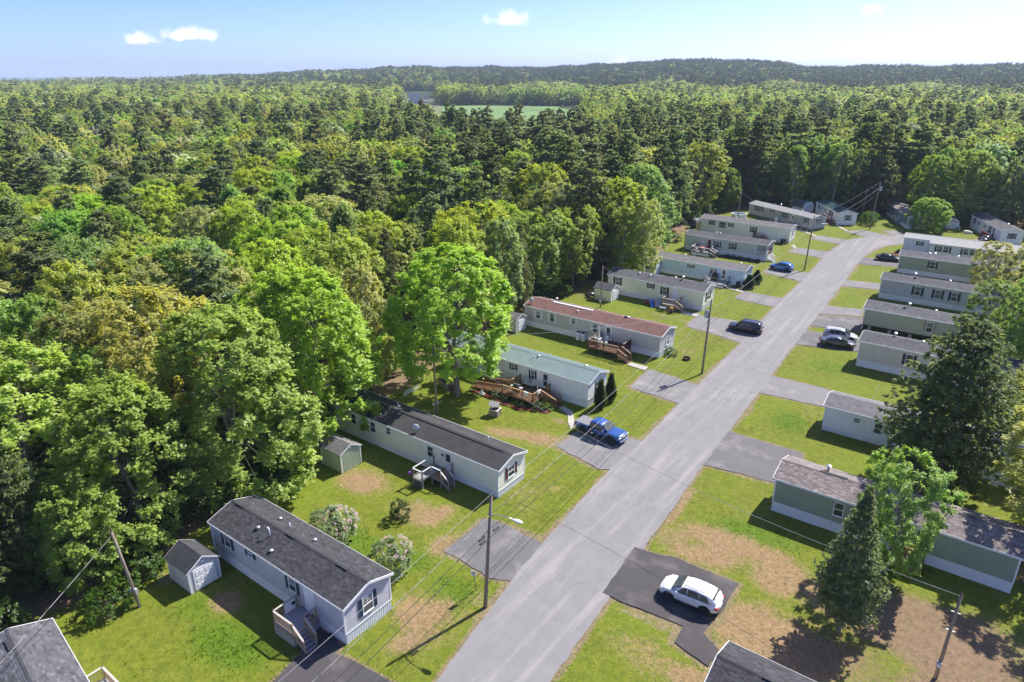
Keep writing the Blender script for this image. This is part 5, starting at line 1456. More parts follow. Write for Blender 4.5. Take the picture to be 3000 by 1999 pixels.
pole('leaning utility pole with meter boxes beside the grey shed', -44.85, 15.3, 6.4, (-.7, -.35), .13, meter=[(-.26, -.05, 1.1, GREYP), (.24, .02, 1.25, GREYP)])
pole('brown utility pole with meter behind the cream home', -47.85, 50.3, 9.4, (-.15, .1), .14, meter=[(-.2, -.14, 1.0, BEIGE), (.22, .02, 1.3, GREYP)])
pole('short utility pole with meter box at the lower right', 2.3, 42.4, 6.6, (.05, .1), .12, meter=[(-.05, -.2, 1.0, GREYP)])
pole('grey utility pole with meter beside the pale yellow shed', -51.75, 94.4, 7.0, (.05, .05), .12, meter=[(.0, -.2, .9, GREYP)])
pole('thin utility pole at the back corner of the stone grey home', -55.3, 136.4, 6.5, (0, 0), .11)
pole('brown utility pole behind the ivory home by the pool', -57.8, 176.5, 7.5, (.05, 0), .13)
pole('plain utility pole behind the small white green roofed home', -32.6, 199.5, 8.6, (0, 0), .13)
def wire(label, a, b, sag, r=.02, mat=None, n=14, twist=0.0, name='power_line'):
    a, b = Vector(a), Vector(b)
    pts = []
    for i in range(n + 1):
        t = i / n
        p = a + (b - a) * t
        p.z -= sag * 4 * t * (1 - t)
        pts.append(p - a)
    o = MB().tube(pts, r, 5).build(name, mat or WIRE, None, True, tuple(a))
    if twist:
        b2 = MB(); q = []
        m = int((b - a).length / .35)
        for i in range(m + 1):
            t = i / m; p = a + (b - a) * t; p.z -= sag * 4 * t * (1 - t)
            q.append(p - a + Vector((twist * math.cos(i * 1.3), 0, twist * math.sin(i * 1.3))))
        b2.tube(q, r * .8, 4).build('twisted_strand', CABLE, o, True)
    return tag(o, label, 'power line', 'overhead wires')
PT = {0: (-21.9, -19.0, 9.3), 1: (-24.35, 30.55, 9.3), 2: (-27.9, 79.1, 9.8), 3: (-30.7, 137.9, 10.5), 4: (-27.95, 186.6, 11.3), 5: (14, 176, 10.5)}
NM = {(0, 1): 'leaving the near street lamp pole towards the bottom edge', (1, 2): 'between the street lamp pole and the transformer pole', (2, 3): 'between the transformer pole and the second lamp pole', (3, 4): 'between the second lamp pole and the pole at the bend', (4, 5): 'leaving the pole at the bend to the right'}
for (i, j), w in NM.items():
    A, B = PT[i], PT[j]
    dz = lambda P, k, dx=0: (P[0] + dx, P[1], P[2] - k)
    wire('top bare wire ' + w, dz(A, -.22), dz(B, -.22), .7, .012)
    wire('twisted service cable ' + w, dz(A, 1.35), dz(B, 1.35), .9, .016, twist=.03)
    wire('upper black phone cable ' + w, dz(A, 2.75, -.2), dz(B, 2.75, -.2), 1.0, .02, CABLE)
    if i < 3: wire('lower black phone cable ' + w, dz(A, 2.95, .2), dz(B, 2.95, .2), 1.15, .022, CABLE)
wire('service cable from the leaning pole towards the bottom edge', (-45.5, 15.0, 6.2), (-22.0, -18, 8.0), .8, .018, twist=.025)
wire('long service cable crossing the road above the pickup', (-48.0, 50.4, 9.2), (2.35, 42.5, 6.5), 2.2, .016, n=24)
wire('service cable from the pale yellow shed pole to the transformer pole', (-51.7, 94.45, 6.9), (-27.95, 79.0, 8.4), .9, .018)
wire('service cable from the transformer pole to the brown pole', (-27.95, 79.0, 8.5), (-48.0, 50.4, 9.3), .9, .018)
wire('service cable from the stone grey home pole to the second lamp pole', (-55.3, 136.4, 6.4), (-30.75, 137.8, 9.0), .8, .018)
wire('service cable from the pool pole to the second lamp pole', (-57.75, 176.5, 7.4), (-30.75, 137.9, 9.1), 1.0, .018)
wire('service cable from the pole behind the green roof to the bend', (-32.6, 199.5, 8.5), (-28.0, 186.6, 9.9), .3, .018)
s = thing('road_sign', (-26.35, 31.1, 0), 'small white sign on a leaning green post near the lamp pole', 'sign', R(30))
MB().bar((0, 0, -.1), (-.06, -.55, 2.0), .05, .03).build('post', plain('green sign post', (.08, .17, .15), .6), s)
MB().add([(-.22, -.55, 1.75), (.16, -.55, 1.75), (.13, -.72, 2.33), (-.25, -.72, 2.33), (-.22, -.53, 1.75), (.16, -.53, 1.75), (.13, -.70, 2.33), (-.25, -.70, 2.33)], [(0, 1, 2, 3), (7, 6, 5, 4), (0, 1, 5, 4), (1, 2, 6, 5), (2, 3, 7, 6), (3, 0, 4, 7)]).build('sign_plate', WHITE, s)
b = MB()
for (u, v, w_, h_) in ((-.10, .38, .22, .05), (-.10, .30, .16, .03), (-.08, .16, .07, .1), (.02, .16, .07, .1)):
    def pp(a, c): return (-.03 + a - .05 * (c / .58), -.553 - .17 * (c / .58), 1.75 + c)
    b.add([pp(u - .0, v), pp(u + w_, v), pp(u + w_, v + h_), pp(u, v + h_)], [(0, 1, 2, 3)])
tag(b.build('lettering', plain('sign ink', (.05, .05, .055), .6), s, False, (0, -.004, 0)), kind='stuff')

# ------------------------------------------------------------------ yard things
def rim_ring(name, label, x, y, r, h, mat, cat):
    o = thing(name, (x, y, 0), label, cat)
    MB().lathe([(r * .86, 0), (r, 0), (r, h), (r * .86, h), (r * .86, .05), (.01, .04)], n=20).build('ring', mat, o)
    MB().lathe([(.01, .05), (r * .8, .05), (r * .7, .09), (.01, .1)], n=14).build('ashes', plain('ash', (.05, .05, .05), .95), o)
rim_ring('fire_pit', 'rusty fire ring on the lawn beside the transformer pole', -31.45, 82.0, .5, .3, plain('rusty steel', (.09, .05, .035), .8, var=.4), 'fire pit')
PROPT = plain('white tank', (.78, .78, .78), .4)
for x, y, w in ((-46.96, 79.5, 'left'), (-46.1, 79.5, 'right')):
    o = thing('propane_tank', (x, y, 0), 'white propane tank at the grey wall, %s one of the pair' % w, 'propane tank', 0, 'white propane tanks')
    MB().lathe([(.01, .06), (.34, .06), (.38, .16), (.38, 1.0), (.33, 1.14), (.16, 1.22), (.01, 1.24)], n=18).build('tank_body', PROPT, o, True)
    MB().lathe([(.2, 1.18), (.22, 1.18), (.22, 1.36), (.2, 1.36)], n=14).build('collar', BLACKP, o)
    MB().lathe([(.3, 0), (.3, .08)], n=14).build('foot_ring', STEEL, o)
    b = MB()
    for i in range(6):
        a = -1.95 + i * .13
        b.cbox(.385 * math.cos(a), .385 * math.sin(a), .72, .05, .02, .08)
    tag(b.build('lettering', plain('faded print', (.2, .2, .22), .6), o), kind='stuff')
for lb, x, y in (('white gas tank at the wall of the long slate grey home', -49.2, 180.6), ('large grey gas tank beside the olive sage home at the right edge', 6.9, 56.4)):
    o = thing('propane_tank', (x, y, 0), lb, 'propane tank')
    MB().lathe([(.01, .06), (.40, .06), (.45, .18), (.45, 1.2), (.38, 1.38), (.16, 1.48), (.01, 1.5)], n=18).build('tank_body', PROPT, o, True)
    MB().lathe([(.2, 1.44), (.22, 1.44), (.22, 1.6), (.2, 1.6)], n=14).build('collar', GREYP, o)
# wishing well
o = thing('wishing_well', (-42.4, 54.1, 0), 'little stone wishing well with shingled roof on the lawn', 'wishing well', R(12))
BRK = plain('well stone', (.22, .19, .17), .9, var=.3, scale=6)
bm_ = MB().box(-.13, .13, -.055, .055, 0, .105).mesh('stone', BRK)
for k in range(6):
    for sd in range(4):
        for i in range(4):
            t = -.405 + .27 * i + (.0 if k % 2 else .0)
            pos = {0: (t, -.45, 0), 1: (.45, t, 90), 2: (t, .45, 0), 3: (-.45, t, 90)}[sd]
            put('stone', bm_, o, (pos[0], pos[1], .01 + k * .115), R(pos[2] + RNG.uniform(-2, 2)))
b = MB(); b.box(-.56, .56, -.56, -.34, .70, .77); b.box(-.56, .56, .34, .56, .70, .77); b.box(-.56, -.34, -.34, .34, .70, .77); b.box(.34, .56, -.34, .34, .70, .77); b.build('coping', plain('pale coping', (.5, .48, .46), .8), o)
for sx in (-1, 1): MB().box(sx * .4 - .04, sx * .4 + .04, -.04, .04, .78, 1.45).build('post', BROWNST, o)
for sy in (-1, 1):
    MB().add([(-.6, sy * .55, 1.25), (.6, sy * .55, 1.25), (.6, 0, 1.65), (-.6, 0, 1.65), (-.6, sy * .55, 1.29), (.6, sy * .55, 1.29), (.6, 0, 1.69), (-.6, 0, 1.69)], [(0, 1, 2, 3), (4, 5, 6, 7), (0, 1, 5, 4), (1, 2, 6, 5), (0, 3, 7, 4)]).build('roof', plain('pale shingle', (.45, .43, .42), .8, var=.3, scale=9), o)
MB().tube([(-.42, 0, 1.1), (.5, 0, 1.1)], .035, 6).build('windlass', BROWNST, o)
MB().lathe([(.08, .85), (.11, 1.02), (.1, 1.02), (.07, .87)], n=10).build('bucket', STEEL, o)
# picket fence
o = thing('picket_fence', (-54.0, 52.6, 0), 'short white picket fence at the edge of the trees', 'fence', R(94))
pk = MB().prism([(-.035, 0), (.035, 0), (.035, .62), (0, .7), (-.035, .62)], -.01, .01, 'y').mesh('picket', WHITE)
for i in range(16): put('picket', pk, o, (-1.35 + .18 * i, -.03, .05))
for z in (.2, .5): MB().box(-1.4, 1.4, -.015, .015, z, z + .06).build('rail', WHITE, o)
# raised planter boxes
o = thing('planter_box', (-51.9, 56.4, 0), 'open grey wooden planter box near the picket fence', 'planter', R(-15))
for (a, b_, c, d) in ((-.75, .75, -.55, -.49), (-.75, .75, .49, .55), (-.75, -.69, -.49, .49), (.69, .75, -.49, .49)): MB().box(a, b_, c, d, 0, .75).build('board', WEATHERED, o)
MB().box(-.69, .69, -.49, .49, 0, .3).build('soil', plain('soil', (.05, .035, .025), .95), o)
# dark garden seat by the trunk
def adirondack(label, x, y, rz, mat, name='garden_chair'):
    o = thing(name, (x, y, 0), label, 'chair', rz)
    for sx in (-1, 1):
        for sy, h in ((-1, .5), (1, .35)): MB().bar((sx * .32, sy * .3, 0), (sx * .32, sy * .3, h), .07, .05).build('leg', mat, o)
        MB().bar((sx * .36, -.42, .55), (sx * .36, .4, .55), .1, .03).build('armrest', mat, o)
    MB().add([(-.3, -.35, .38), (.3, -.35, .38), (.3, .3, .28), (-.3, .3, .28), (-.3, -.35, .42), (.3, -.35, .42), (.3, .3, .32), (-.3, .3, .32)], [(0, 1, 2, 3), (7, 6, 5, 4), (0, 1, 5, 4), (1, 2, 6, 5), (2, 3, 7, 6), (3, 0, 4, 7)]).build('seat', mat, o)
    for i in range(5): MB().bar((-.24 + .12 * i, .25, .3), (-.27 + .135 * i, .6, 1.0 - .03 * abs(i - 2)), .1, .02, (0, 1, 0)).build('back_slat', mat, o)
    return o
DW = wood_mat('dark bench wood', (.09, .05, .03), .3)
adirondack('dark wooden garden chair left of the bright maple trunk', -50.0, 55.0, R(20), DW)
adirondack('dark wooden garden chair right of the bright maple trunk', -47.9, 56.6, R(-60), DW)
# white garden stones
o = thing('garden_ornament', (-47.0, 57.4, 0), 'white garden ornament on stones beside the ramp', 'ornament')
MB().lathe([(.01, 0), (.2, 0), (.24, .12), (.12, .3), (.16, .42), (.08, .52), (.01, .54)], n=12).build('figure', WHITE, o, True)
MB().lathe([(.01, 0), (.5, 0), (.45, .08), (.01, .1)], n=10).build('base_stone', CONC, o)
# cedar deck: grill, glider bench, towels, flower basket; flagpole beside
o = thing('grill', (-42.9, 58.9, .785), 'covered gas grill on the cedar deck', 'grill', R(0))
MB().prism([(-.28, .75), (.28, .75), (.28, .95), (.18, 1.1), (-.18, 1.1), (-.28, .95)], -.4, .4, 'x').build('lid', plain('grill lid', (.1, .1, .105), .3, .4), o, bevel=.02)
MB().box(-.38, .38, -.25, .25, .1, .74).build('cabinet', BLACKP, o)
for sx in (-1, 1): MB().box(sx * .62 - .2, sx * .62 + .2, -.22, .22, .72, .76).build('side_shelf', GREYP, o)
MB().tube([(-.3, -.32, .86), (.3, -.32, .86)], .015, 6).build('handle', CHROME, o)
o = thing('glider_bench', (-42.6, 61.0, .785), 'pale grey double chair against the wall of the cedar deck', 'bench', 0)
PG = plain('pale grey mesh', (.55, .56, .58), .6)
for sx in (-1, 1):
    MB().add([(sx * .55 - .32, -.35, .42), (sx * .55 + .32, -.35, .42), (sx * .55 + .32, .2, .36), (sx * .55 - .32, .2, .36), (sx * .55 - .32, .2, .36), (sx * .55 + .32, .2, .36), (sx * .55 + .3, .42, 1.0), (sx * .55 - .3, .42, 1.0)], [(0, 1, 2, 3), (4, 5, 6, 7)]).build('seat', PG, o)
    for sy in (-.3, .25): MB().tube([(sx * .88, sy, 0), (sx * .88, sy, .6)], .02, 6).build('leg', STEEL, o)
MB().box(-.2, .2, -.3, .15, .36, .4).build('centre_table', PG, o)
for lb, x, y, rz in (('white towel hung over the front rail of the cedar deck', -40.85, 57.93, 0), ('white towel hung at the corner above the cedar steps', -39.93, 59.2, R(90))):
    o = MB().box(-.3, .3, -.085, -.07, 1.38, 1.775).box(-.3, .3, -.085, .085, 1.757, 1.775).build('towel', plain('towel white', (.75, .75, .74), .9), None, False, (x, y, 0), rz)
    tag(o, lb, 'towel')
o = thing('flagpole', (-39.6, 58.4, 0), 'thin white flagpole in front of the cedar deck', 'flagpole')
MB().tube([(0, 0, 0), (0, 0, 6.2)], [.03, .02], 8).build('shaft', WHITE, o)
MB().lathe([(.01, -.06), (.06, 0), (.01, .06)], n=8).build('finial', WHITE, o, False, (0, 0, 6.25))
# brown deck: folded umbrella, table, chair
o = thing('patio_umbrella', (-43.0, 78.4, .86), 'closed pale patio umbrella on the brown deck', 'umbrella')
MB().tube([(0, 0, 0), (0, 0, 2.3)], .022, 6).build('pole', ALU, o)
MB().lathe([(.02, .95), (.22, .82), (.17, 1.2), (.10, 1.75), (.07, 2.2), (.01, 2.36)], n=10).build('folded_canopy', plain('pale canvas', (.6, .57, .48), .85), o, True)
o = thing('patio_table', (-43.0, 78.3, .86), 'round pale patio table under the closed umbrella', 'table')
MB().lathe([(.01, .70), (.55, .70), (.55, .73), (.01, .73)], n=20).build('top', plain('frosted top', (.5, .55, .55), .3), o)
lg = MB().tube([(.4, 0, 0), (.3, 0, .7)], .02, 6).mesh('leg', WHITE)
for k in range(4): put('leg', lg, o, (0, 0, 0), R(45 + 90 * k))
PLW = plain('white resin', (.76, .76, .75), .5)
def resin_chair(label, x, y, z, rz, mat=None):
    o = thing('patio_chair', (x, y, z), label, 'chair', rz)
    mat = mat or PLW
    MB().box(-.25, .25, -.25, .22, .40, .44).build('seat', mat, o, bevel=.02)
    MB().add([(-.24, .2, .42), (.24, .2, .42), (.22, .36, .95), (-.22, .36, .95), (-.24, .24, .42), (.24, .24, .42), (.22, .4, .95), (-.22, .4, .95)], [(0, 1, 2, 3), (7, 6, 5, 4), (0, 1, 5, 4), (1, 2, 6, 5), (2, 3, 7, 6), (3, 0, 4, 7)]).build('backrest', mat, o)
    lg = cached(('reslg', mat.name), lambda: MB().box(-.025, .025, -.025, .025, 0, .41).mesh('leg', mat))
    for sx in (-1, 1):
        for sy in (-1, 1): put('leg', lg, o, (sx * .21, sy * .2, 0))
        MB().box(sx * .27 - .03, sx * .27 + .03, -.22, .28, .62, .65).build('armrest', mat, o)
resin_chair('white chair behind the table on the brown deck', -42.2, 79.0, .86, R(-10)); resin_chair('white chair in front of the table on the brown deck', -42.3, 77.6, .86, R(200))
o = thing('round_stool', (-41.7, 78.2, .86), 'round white stool beside the patio table', 'stool')
MB().lathe([(.01, 0), (.2, 0), (.22, .05), (.18, .4), (.24, .46), (.01, .48)], n=14).build('drum', PLW, o, True)
# toys and clutter at the pale yellow home
def tagbox(name, label, cat, x, y, rz, parts):
    o = thing(name, (x, y, 0), label, cat, rz)
    for nm, mb, mt in parts: mb.build(nm, mt, o, bevel=.02)
    return o
TR, TB, TY, TG = plain('red plastic', (.42, .02, .04), .4), plain('blue plastic', (.02, .14, .55), .4), plain('yellow plastic', (.65, .33, .01), .4), plain('teal plastic', (.15, .38, .34), .4)
tagbox('toy_car', 'red ride-on toy car by the pale yellow home', 'toy', -46.3, 100.6, R(20), [('body', MB().box(-.35, .35, -.22, .22, .12, .4), TR), ('canopy', MB().box(-.2, .2, -.2, .2, .7, .76), TR), ('roof_post', MB().box(-.2, -.15, -.18, .18, .4, .7), TR), ('wheel', MB().lathe([(.01, -.26), (.12, -.26), (.12, .26), (.01, .26)], (.22, 0, .12), 12, 'y'), BLACKP), ('wheel', MB().lathe([(.01, -.26), (.12, -.26), (.12, .26), (.01, .26)], (-.22, 0, .12), 12, 'y'), BLACKP)])
o = thing('toy_slide', (-45.3, 100.1, 0), 'blue toy slide with teal steps by the pale yellow home', 'toy', R(-55))
MB().add([(.9, -.2, .06), (.9, .2, .06), (.2, .2, .3), (.2, -.2, .3), (-.4, .2, .95), (-.4, -.2, .95)], [(0, 1, 2, 3), (3, 2, 4, 5)]).build('chute', TB, o)
for s in (-1, 1): MB().bar((.9, s * .22, .14), (-.4, s * .22, 1.03), .04, .12).build('side_wall', TB, o)
for i in range(3): MB().box(-.75 + .1 * i, -.6 + .1 * i, -.18, .18, .22 + .24 * i, .27 + .24 * i).build('step', TG, o)
for s in (-1, 1): MB().bar((-.78, s * .2, 0), (-.4, s * .2, 1.05), .06, .06).build('ladder_side', TG, o)
o = thing('cot_frame', (-44.3, 100.3, 0), 'tipped grey folding cot beside the blue slide', 'cot', R(28))
MB().add([(-.35, -.75, .12), (.35, -.75, .12), (.35, .7, .5), (-.35, .7, .5), (-.35, -.75, .17), (.35, -.75, .17), (.35, .7, .55), (-.35, .7, .55)], [(0, 1, 2, 3), (7, 6, 5, 4), (0, 1, 5, 4), (1, 2, 6, 5), (2, 3, 7, 6), (3, 0, 4, 7)]).build('bed', GREYP, o)
for sx in (-1, 1): MB().bar((sx * .4, -.8, .1), (sx * .4, .75, .52), .05, .05).build('side_rail', ALU, o)
for sx in (-1, 1): MB().bar((sx * .38, .6, 0), (sx * .38, .6, .5), .04, .04).build('leg', ALU, o)
def bin_(label, x, y, rz=0, s=1.0):
    o = thing('trash_bin', (x, y, 0), label, 'trash bin', rz)
    b = MB(); b.add([(-.24 * s, -.26 * s, .05), (.24 * s, -.26 * s, .05), (.24 * s, .26 * s, .05), (-.24 * s, .26 * s, .05), (-.3 * s, -.33 * s, .92 * s), (.3 * s, -.33 * s, .92 * s), (.3 * s, .33 * s, .92 * s), (-.3 * s, .33 * s, .92 * s)], [(3, 2, 1, 0), (4, 5, 6, 7), (0, 1, 5, 4), (1, 2, 6, 5), (2, 3, 7, 6), (3, 0, 4, 7)])
    b.build('bin_body', BLACKP, o, bevel=.02)
    MB().box(-.32 * s, .32 * s, -.36 * s, .35 * s, .925 * s, .985 * s).build('lid', BLACKP, o, bevel=.02)
    for sx in (-1, 1): MB().lathe([(.01, -.04), (.11 * s, -.04), (.11 * s, .04), (.01, .04)], (sx * .25 * s, .3 * s, .11 * s), 12, 'x').build('wheel', RUBBER, o)
bin_('black bin beside the tan deck', -43.75, 101.4, 0, .9)
bin_('black bin at the corner of the light blue home', -37.5, 118.9); 
bin_('left black bin at the end of the ivory home', -41.2, 158.0); bin_('right black bin at the end of the ivory home', -40.4, 157.9)
tagbox('water_table', 'grey green toy water table in front of the tan deck', 'toy', -42.7, 98.7, R(5), [('tray', MB().box(-.5, .5, -.3, .3, .42, .56), TG), ('lid', MB().box(-.5, .5, -.3, .3, .565, .6), GREYP)] + [('leg', MB().box(x - .03, x + .03, y - .03, y + .03, 0, .42), GREYP) for x in (-.42, .42) for y in (-.24, .24)])
tagbox('toy_digger', 'yellow toy digger with dark seat in front of the tan deck', 'toy', -41.15, 98.6, R(10), [('cab_roof', MB().box(-.25, .25, -.2, .2, .85, .92), TY)] + [('cab_post', MB().box(x - .03, x + .03, y - .03, y + .03, .3, .85), TY) for x in (-.2, .2) for y in (-.16, .16)] + [('seat', MB().box(-.2, .25, -.2, .2, .15, .42), plain('navy plastic', (.012, .015, .04), .4)), ('arm', MB().bar((-.2, 0, .4), (-.55, 0, .15), .12, .1), TY), ('bucket', MB().box(-.65, -.5, -.18, .18, .02, .2), plain('navy plastic', (.012, .015, .04))), ('wheel', MB().lathe([(.01, -.28), (.15, -.28), (.15, .28), (.01, .28)], (.18, 0, .15), 12, 'y'), BLACKP), ('wheel', MB().lathe([(.01, -.28), (.15, -.28), (.15, .28), (.01, .28)], (-.2, 0, .15), 12, 'y'), BLACKP)])
# quad bike under a tarp next to the pale yellow shed
o = thing('quad_bike', (-55.8, 98.0, 0), 'black and white quad bike beside the pale yellow shed', 'quad bike', R(60))
for sx in (-.55, .55):
    for sy in (-.42, .42): MB().lathe([(.01, -.12), (.2, -.12), (.28, -.08), (.28, .08), (.2, .12), (.01, .12)], (sx, sy, .28), 14, 'y').build('wheel', RUBBER, o, True)
MB().box(-.6, .6, -.22, .22, .4, .62).build('body', BLACKP, o, bevel=.06)
MB().box(-.45, .15, -.17, .17, .63, .8).build('seat', plain('vinyl seat', (.03, .03, .035), .5), o, bevel=.05)
MB().add([(.2, -.3, .62), (.75, -.35, .66), (.75, .35, .66), (.2, .3, .62), (.45, 0, .82)], [(0, 1, 4), (1, 2, 4), (2, 3, 4), (3, 0, 4), (3, 2, 1, 0)]).build('fairing', WHITE, o)
MB().tube([(.3, -.4, 1.0), (.35, 0, .95), (.3, .4, 1.0)], .02, 6).build('handlebar', BLACKP, o)
o = thing('yellow_pole', (-56.3, 96.5, 0), 'leaning yellow pole next to the quad bike', 'pole'); MB().tube([(0, 0, 0), (.2, .25, 1.5)], .03, 6).build('rod', TY, o)
# above-ground pool, tarp
o = thing('above_ground_pool', (-59.3, 181.9, 0), 'round white above-ground pool behind the ivory home', 'pool')
MB().lathe([(1.75, 0), (1.9, 0), (1.9, .95), (1.98, .96), (1.98, 1.02), (1.75, 1.02), (1.75, .3)], n=28).build('wall', WHITE, o)
MB().lathe([(.01, .78), (1.74, .78), (1.74, .8), (.01, .8)], n=28).build('water', plain('pool water', (.1, .2, .25), .05), o)
o = thing('covered_trailer', (-63.6, 162.8, 0), 'dark blue grey covered trailer behind the yellow shed', 'trailer', R(70))
MB().lathe([(.2, -1.6), (.95, -1.5), (1.05, -.6), (1.05, .6), (.95, 1.5), (.2, 1.6)], (0, 0, 1.25), 14, 'x').build('cover', plain('tarp blue grey', (.06, .075, .095), .6), o, True)
MB().box(-1.6, 1.6, -.9, .9, .35, .6).build('frame', BLACKP, o)
for sy in (-1, 1): MB().lathe([(.01, -.1), (.34, -.1), (.34, .1), (.01, .1)], (0, sy * 1.0, .34), 14, 'y').build('wheel', RUBBER, o)
# deck furniture far
o = thing('patio_table', (-51.9, 138.0, .81), 'red topped table on the stone grey home deck', 'table')
MB().lathe([(.01, .68), (.5, .68), (.5, .71), (.01, .71)], n=16).build('top', plain('red top', (.55, .1, .08), .5), o); MB().tube([(0, 0, 0), (0, 0, .68)], .04, 8).build('leg', BLACKP, o)
MB().lathe([(.01, 0), (.25, 0), (.25, .03), (.01, .05)], n=12).build('foot', BLACKP, o)
resin_chair('red chair on the stone grey home deck', -51.0, 138.7, .81, R(30), plain('red resin', (.4, .03, .04), .5))
resin_chair('pale chair left on the stone grey home deck', -53.0, 137.4, .81, R(150)); resin_chair('pale chair right on the stone grey home deck', -51.4, 137.2, .81, R(190))
resin_chair('white chair on the light blue home deck', -42.5, 117.4, .56, R(170)); 
o = thing('grill', (-41.9, 119.0, .56), 'black covered grill on the light blue home deck', 'grill'); MB().prism([(-.3, 0), (.3, 0), (.33, .9), (.15, 1.15), (-.15, 1.15), (-.33, .9)], -.5, .5, 'x').build('cover', BLACKP, o, bevel=.05)
MB().box(-.4, .4, -.35, -.31, .2, .5).build('cover_flap', BLACKP, o)
# things on the near grey home's deck
o = thing('doormat', (-33.35, 21.45, .905), 'dark doormat on the near grey deck', 'doormat'); MB().box(-.25, .35, -.2, .2, 0, .015).build('mat', BLACKP, o)
tag(MB().box(-.42, .42, -.014, .014, .1, .9).build('white_board', WHITE, None, False, (-34.72, 20.9, .9), R(90)), 'white panel leaning inside the near deck rail', 'panel')
o = thing('metal_clock', (-34.69, 21.2, 1.5), 'round dark metal clock on the deck panel', 'clock', R(90)); MB().lathe([(.12, -.03), (.16, -.03), (.16, 0), (.12, 0)], n=18, axis='y').build('rim', BLACKP, o); MB().box(-.01, .01, -.025, -.01, 0, .1).build('hand', BLACKP, o)
def small_flag(label, x, y, z, rz, L=.75, H=.45, tilt=35):
    o = thing('flag', (x, y, z), label, 'flag', rz)
    MB().tube([(0, 0, 0), (.55 * math.cos(R(tilt)) * 1.4, 0, .55 * 1.4 * math.sin(R(tilt)))], .014, 6).build('staff', BLACKP, o)
    red, wh, bl = plain('flag red', (.5, .03, .04), .8), plain('flag white', (.78, .77, .75), .8), plain('flag blue', (.02, .04, .17), .8)
    sx, sz = .55 * math.cos(R(tilt)) * 1.4, .55 * 1.4 * math.sin(R(tilt))
    def P(u, v):          # u along the fly (hanging), v across
        return (sx - v * math.cos(R(tilt)) * 1.0, .05 * math.sin(u * 9 + v * 4), sz - v * math.sin(R(tilt)) - u)
    for k in range(13):
        v0, v1 = H * k / 13, H * (k + 1) / 13
        b = MB()
        n = 6
        u0 = .32 * L if k < 7 else 0
        for i in range(n):
            a, c = u0 + (L - u0) * i / n, u0 + (L - u0) * (i + 1) / n
            b.add([P(a, v0), P(c, v0), P(c, v1), P(a, v1)], [(0, 1, 2, 3)])
        b.build('stripe', red if k % 2 == 0 else wh, o)
    b = MB()
    for i in range(4):
        a, c = .32 * L * i / 4, .32 * L * (i + 1) / 4
        b.add([P(a, 0), P(c, 0), P(c, H * 7 / 13), P(a, H * 7 / 13)], [(0, 1, 2, 3)])
    b.build('canton', bl, o)
    b = MB()
    for i in range(5):
        for j in range(4):
            u, v = .32 * L * (i + .5) / 5, H * 7 / 13 * (j + .5) / 4
            p = P(u, v); q = .008
            b.add([(p[0] - q, p[1] - .004, p[2] - q), (p[0] + q, p[1] - .004, p[2] - q), (p[0] + q, p[1] - .004, p[2] + q), (p[0] - q, p[1] - .004, p[2] + q)], [(0, 1, 2, 3)])
    tag(b.build('stars', wh, o), kind='stuff')
small_flag('small striped flag on the deck post of the near grey home', -32.72, 21.3, 1.75, R(-60), .5, .35)
small_flag('striped flag hanging from the corner porch of the stone grey home', -39.1, 141.2, 2.4, R(-10), 1.3, .85)
o = thing('utility_box', (-31.4, 21.55, .04), 'black utility box at the corner of the near grey home', 'box'); MB().box(-.16, .16, -.16, .16, 0, .22).build('case', BLACKP, o, bevel=.02); MB().box(-.08, .08, -.165, -.161, .06, .16).build('label_plate', WHITE, o)
o = thing('shepherd_hook', (-40.0, 38.1, 0), 'purple spinner on a hook in front of the weathered deck', 'ornament')
MB().tube([(0, 0, 0), (0, 0, 1.75), (.08, 0, 1.85), (.18, 0, 1.8)], .014, 6).build('hook', BLACKP, o)
MB().lathe([(.01, 1.25), (.14, 1.32), (.17, 1.42), (.12, 1.55), (.01, 1.6)], n=12).build('spinner', plain('purple foil', (.22, .06, .38), .4), o)
o = thing('wall_wreath', (-38.75, 41.35, 2.2), 'round wreath on the wall beside the cream home door', 'wreath'); MB().lathe([(.1, -.05), (.17, -.05), (.17, 0), (.1, 0)], n=14, axis='y').build('ring', plain('wreath twigs', (.1, .08, .05), .9), o); MB().box(-.06, .06, -.07, -.051, -.18, -.08).build('bow', WHITE, o)
o = thing('marker_post', (-8.8, 83.6, 0), 'thin white stake leaning behind the plain white home', 'stake'); MB().tube([(0, 0, 0), (.3, .1, 2.0)], .035, 6).build('rod', WHITE, o)
o = thing('metal_rack', (-55.6, 98.0, 0), 'dark metal racks leaning on the pale yellow shed', 'rack')
o.location = (-53.6, 97.55, 0)
for (x0, x1, n) in ((-1.1, -.2, 4), (.2, 1.0, 2)):
    for i in range(n): MB().box(x0, x1, -.01, .01, .2 + i * .16, .23 + i * .16).build('bar', BLACKP, o)
    for x in (x0, x1): MB().box(x - .015, x + .015, -.01, .01, .0, .75).build('upright', BLACKP, o)
o = thing('white_crate', (-10.9, 199.2, 0), 'white box beside the barn roofed shed at the bend', 'box'); MB().box(-.5, .5, -.4, .4, 0, .7).build('case', WHITE, o, bevel=.03); MB().box(-.35, .35, -.405, -.401, .15, .5).build('opening', BLACKP, o)
o = thing('white_crate', (-8.6, 195.2, 0), 'white boxes on the lawn by the far right home', 'box'); MB().box(-.6, .6, -.4, .4, 0, .6).build('case', WHITE, o, bevel=.03); MB().box(.65, 1.1, -.3, .3, 0, .45).build('small_case', WHITE, o, bevel=.03)
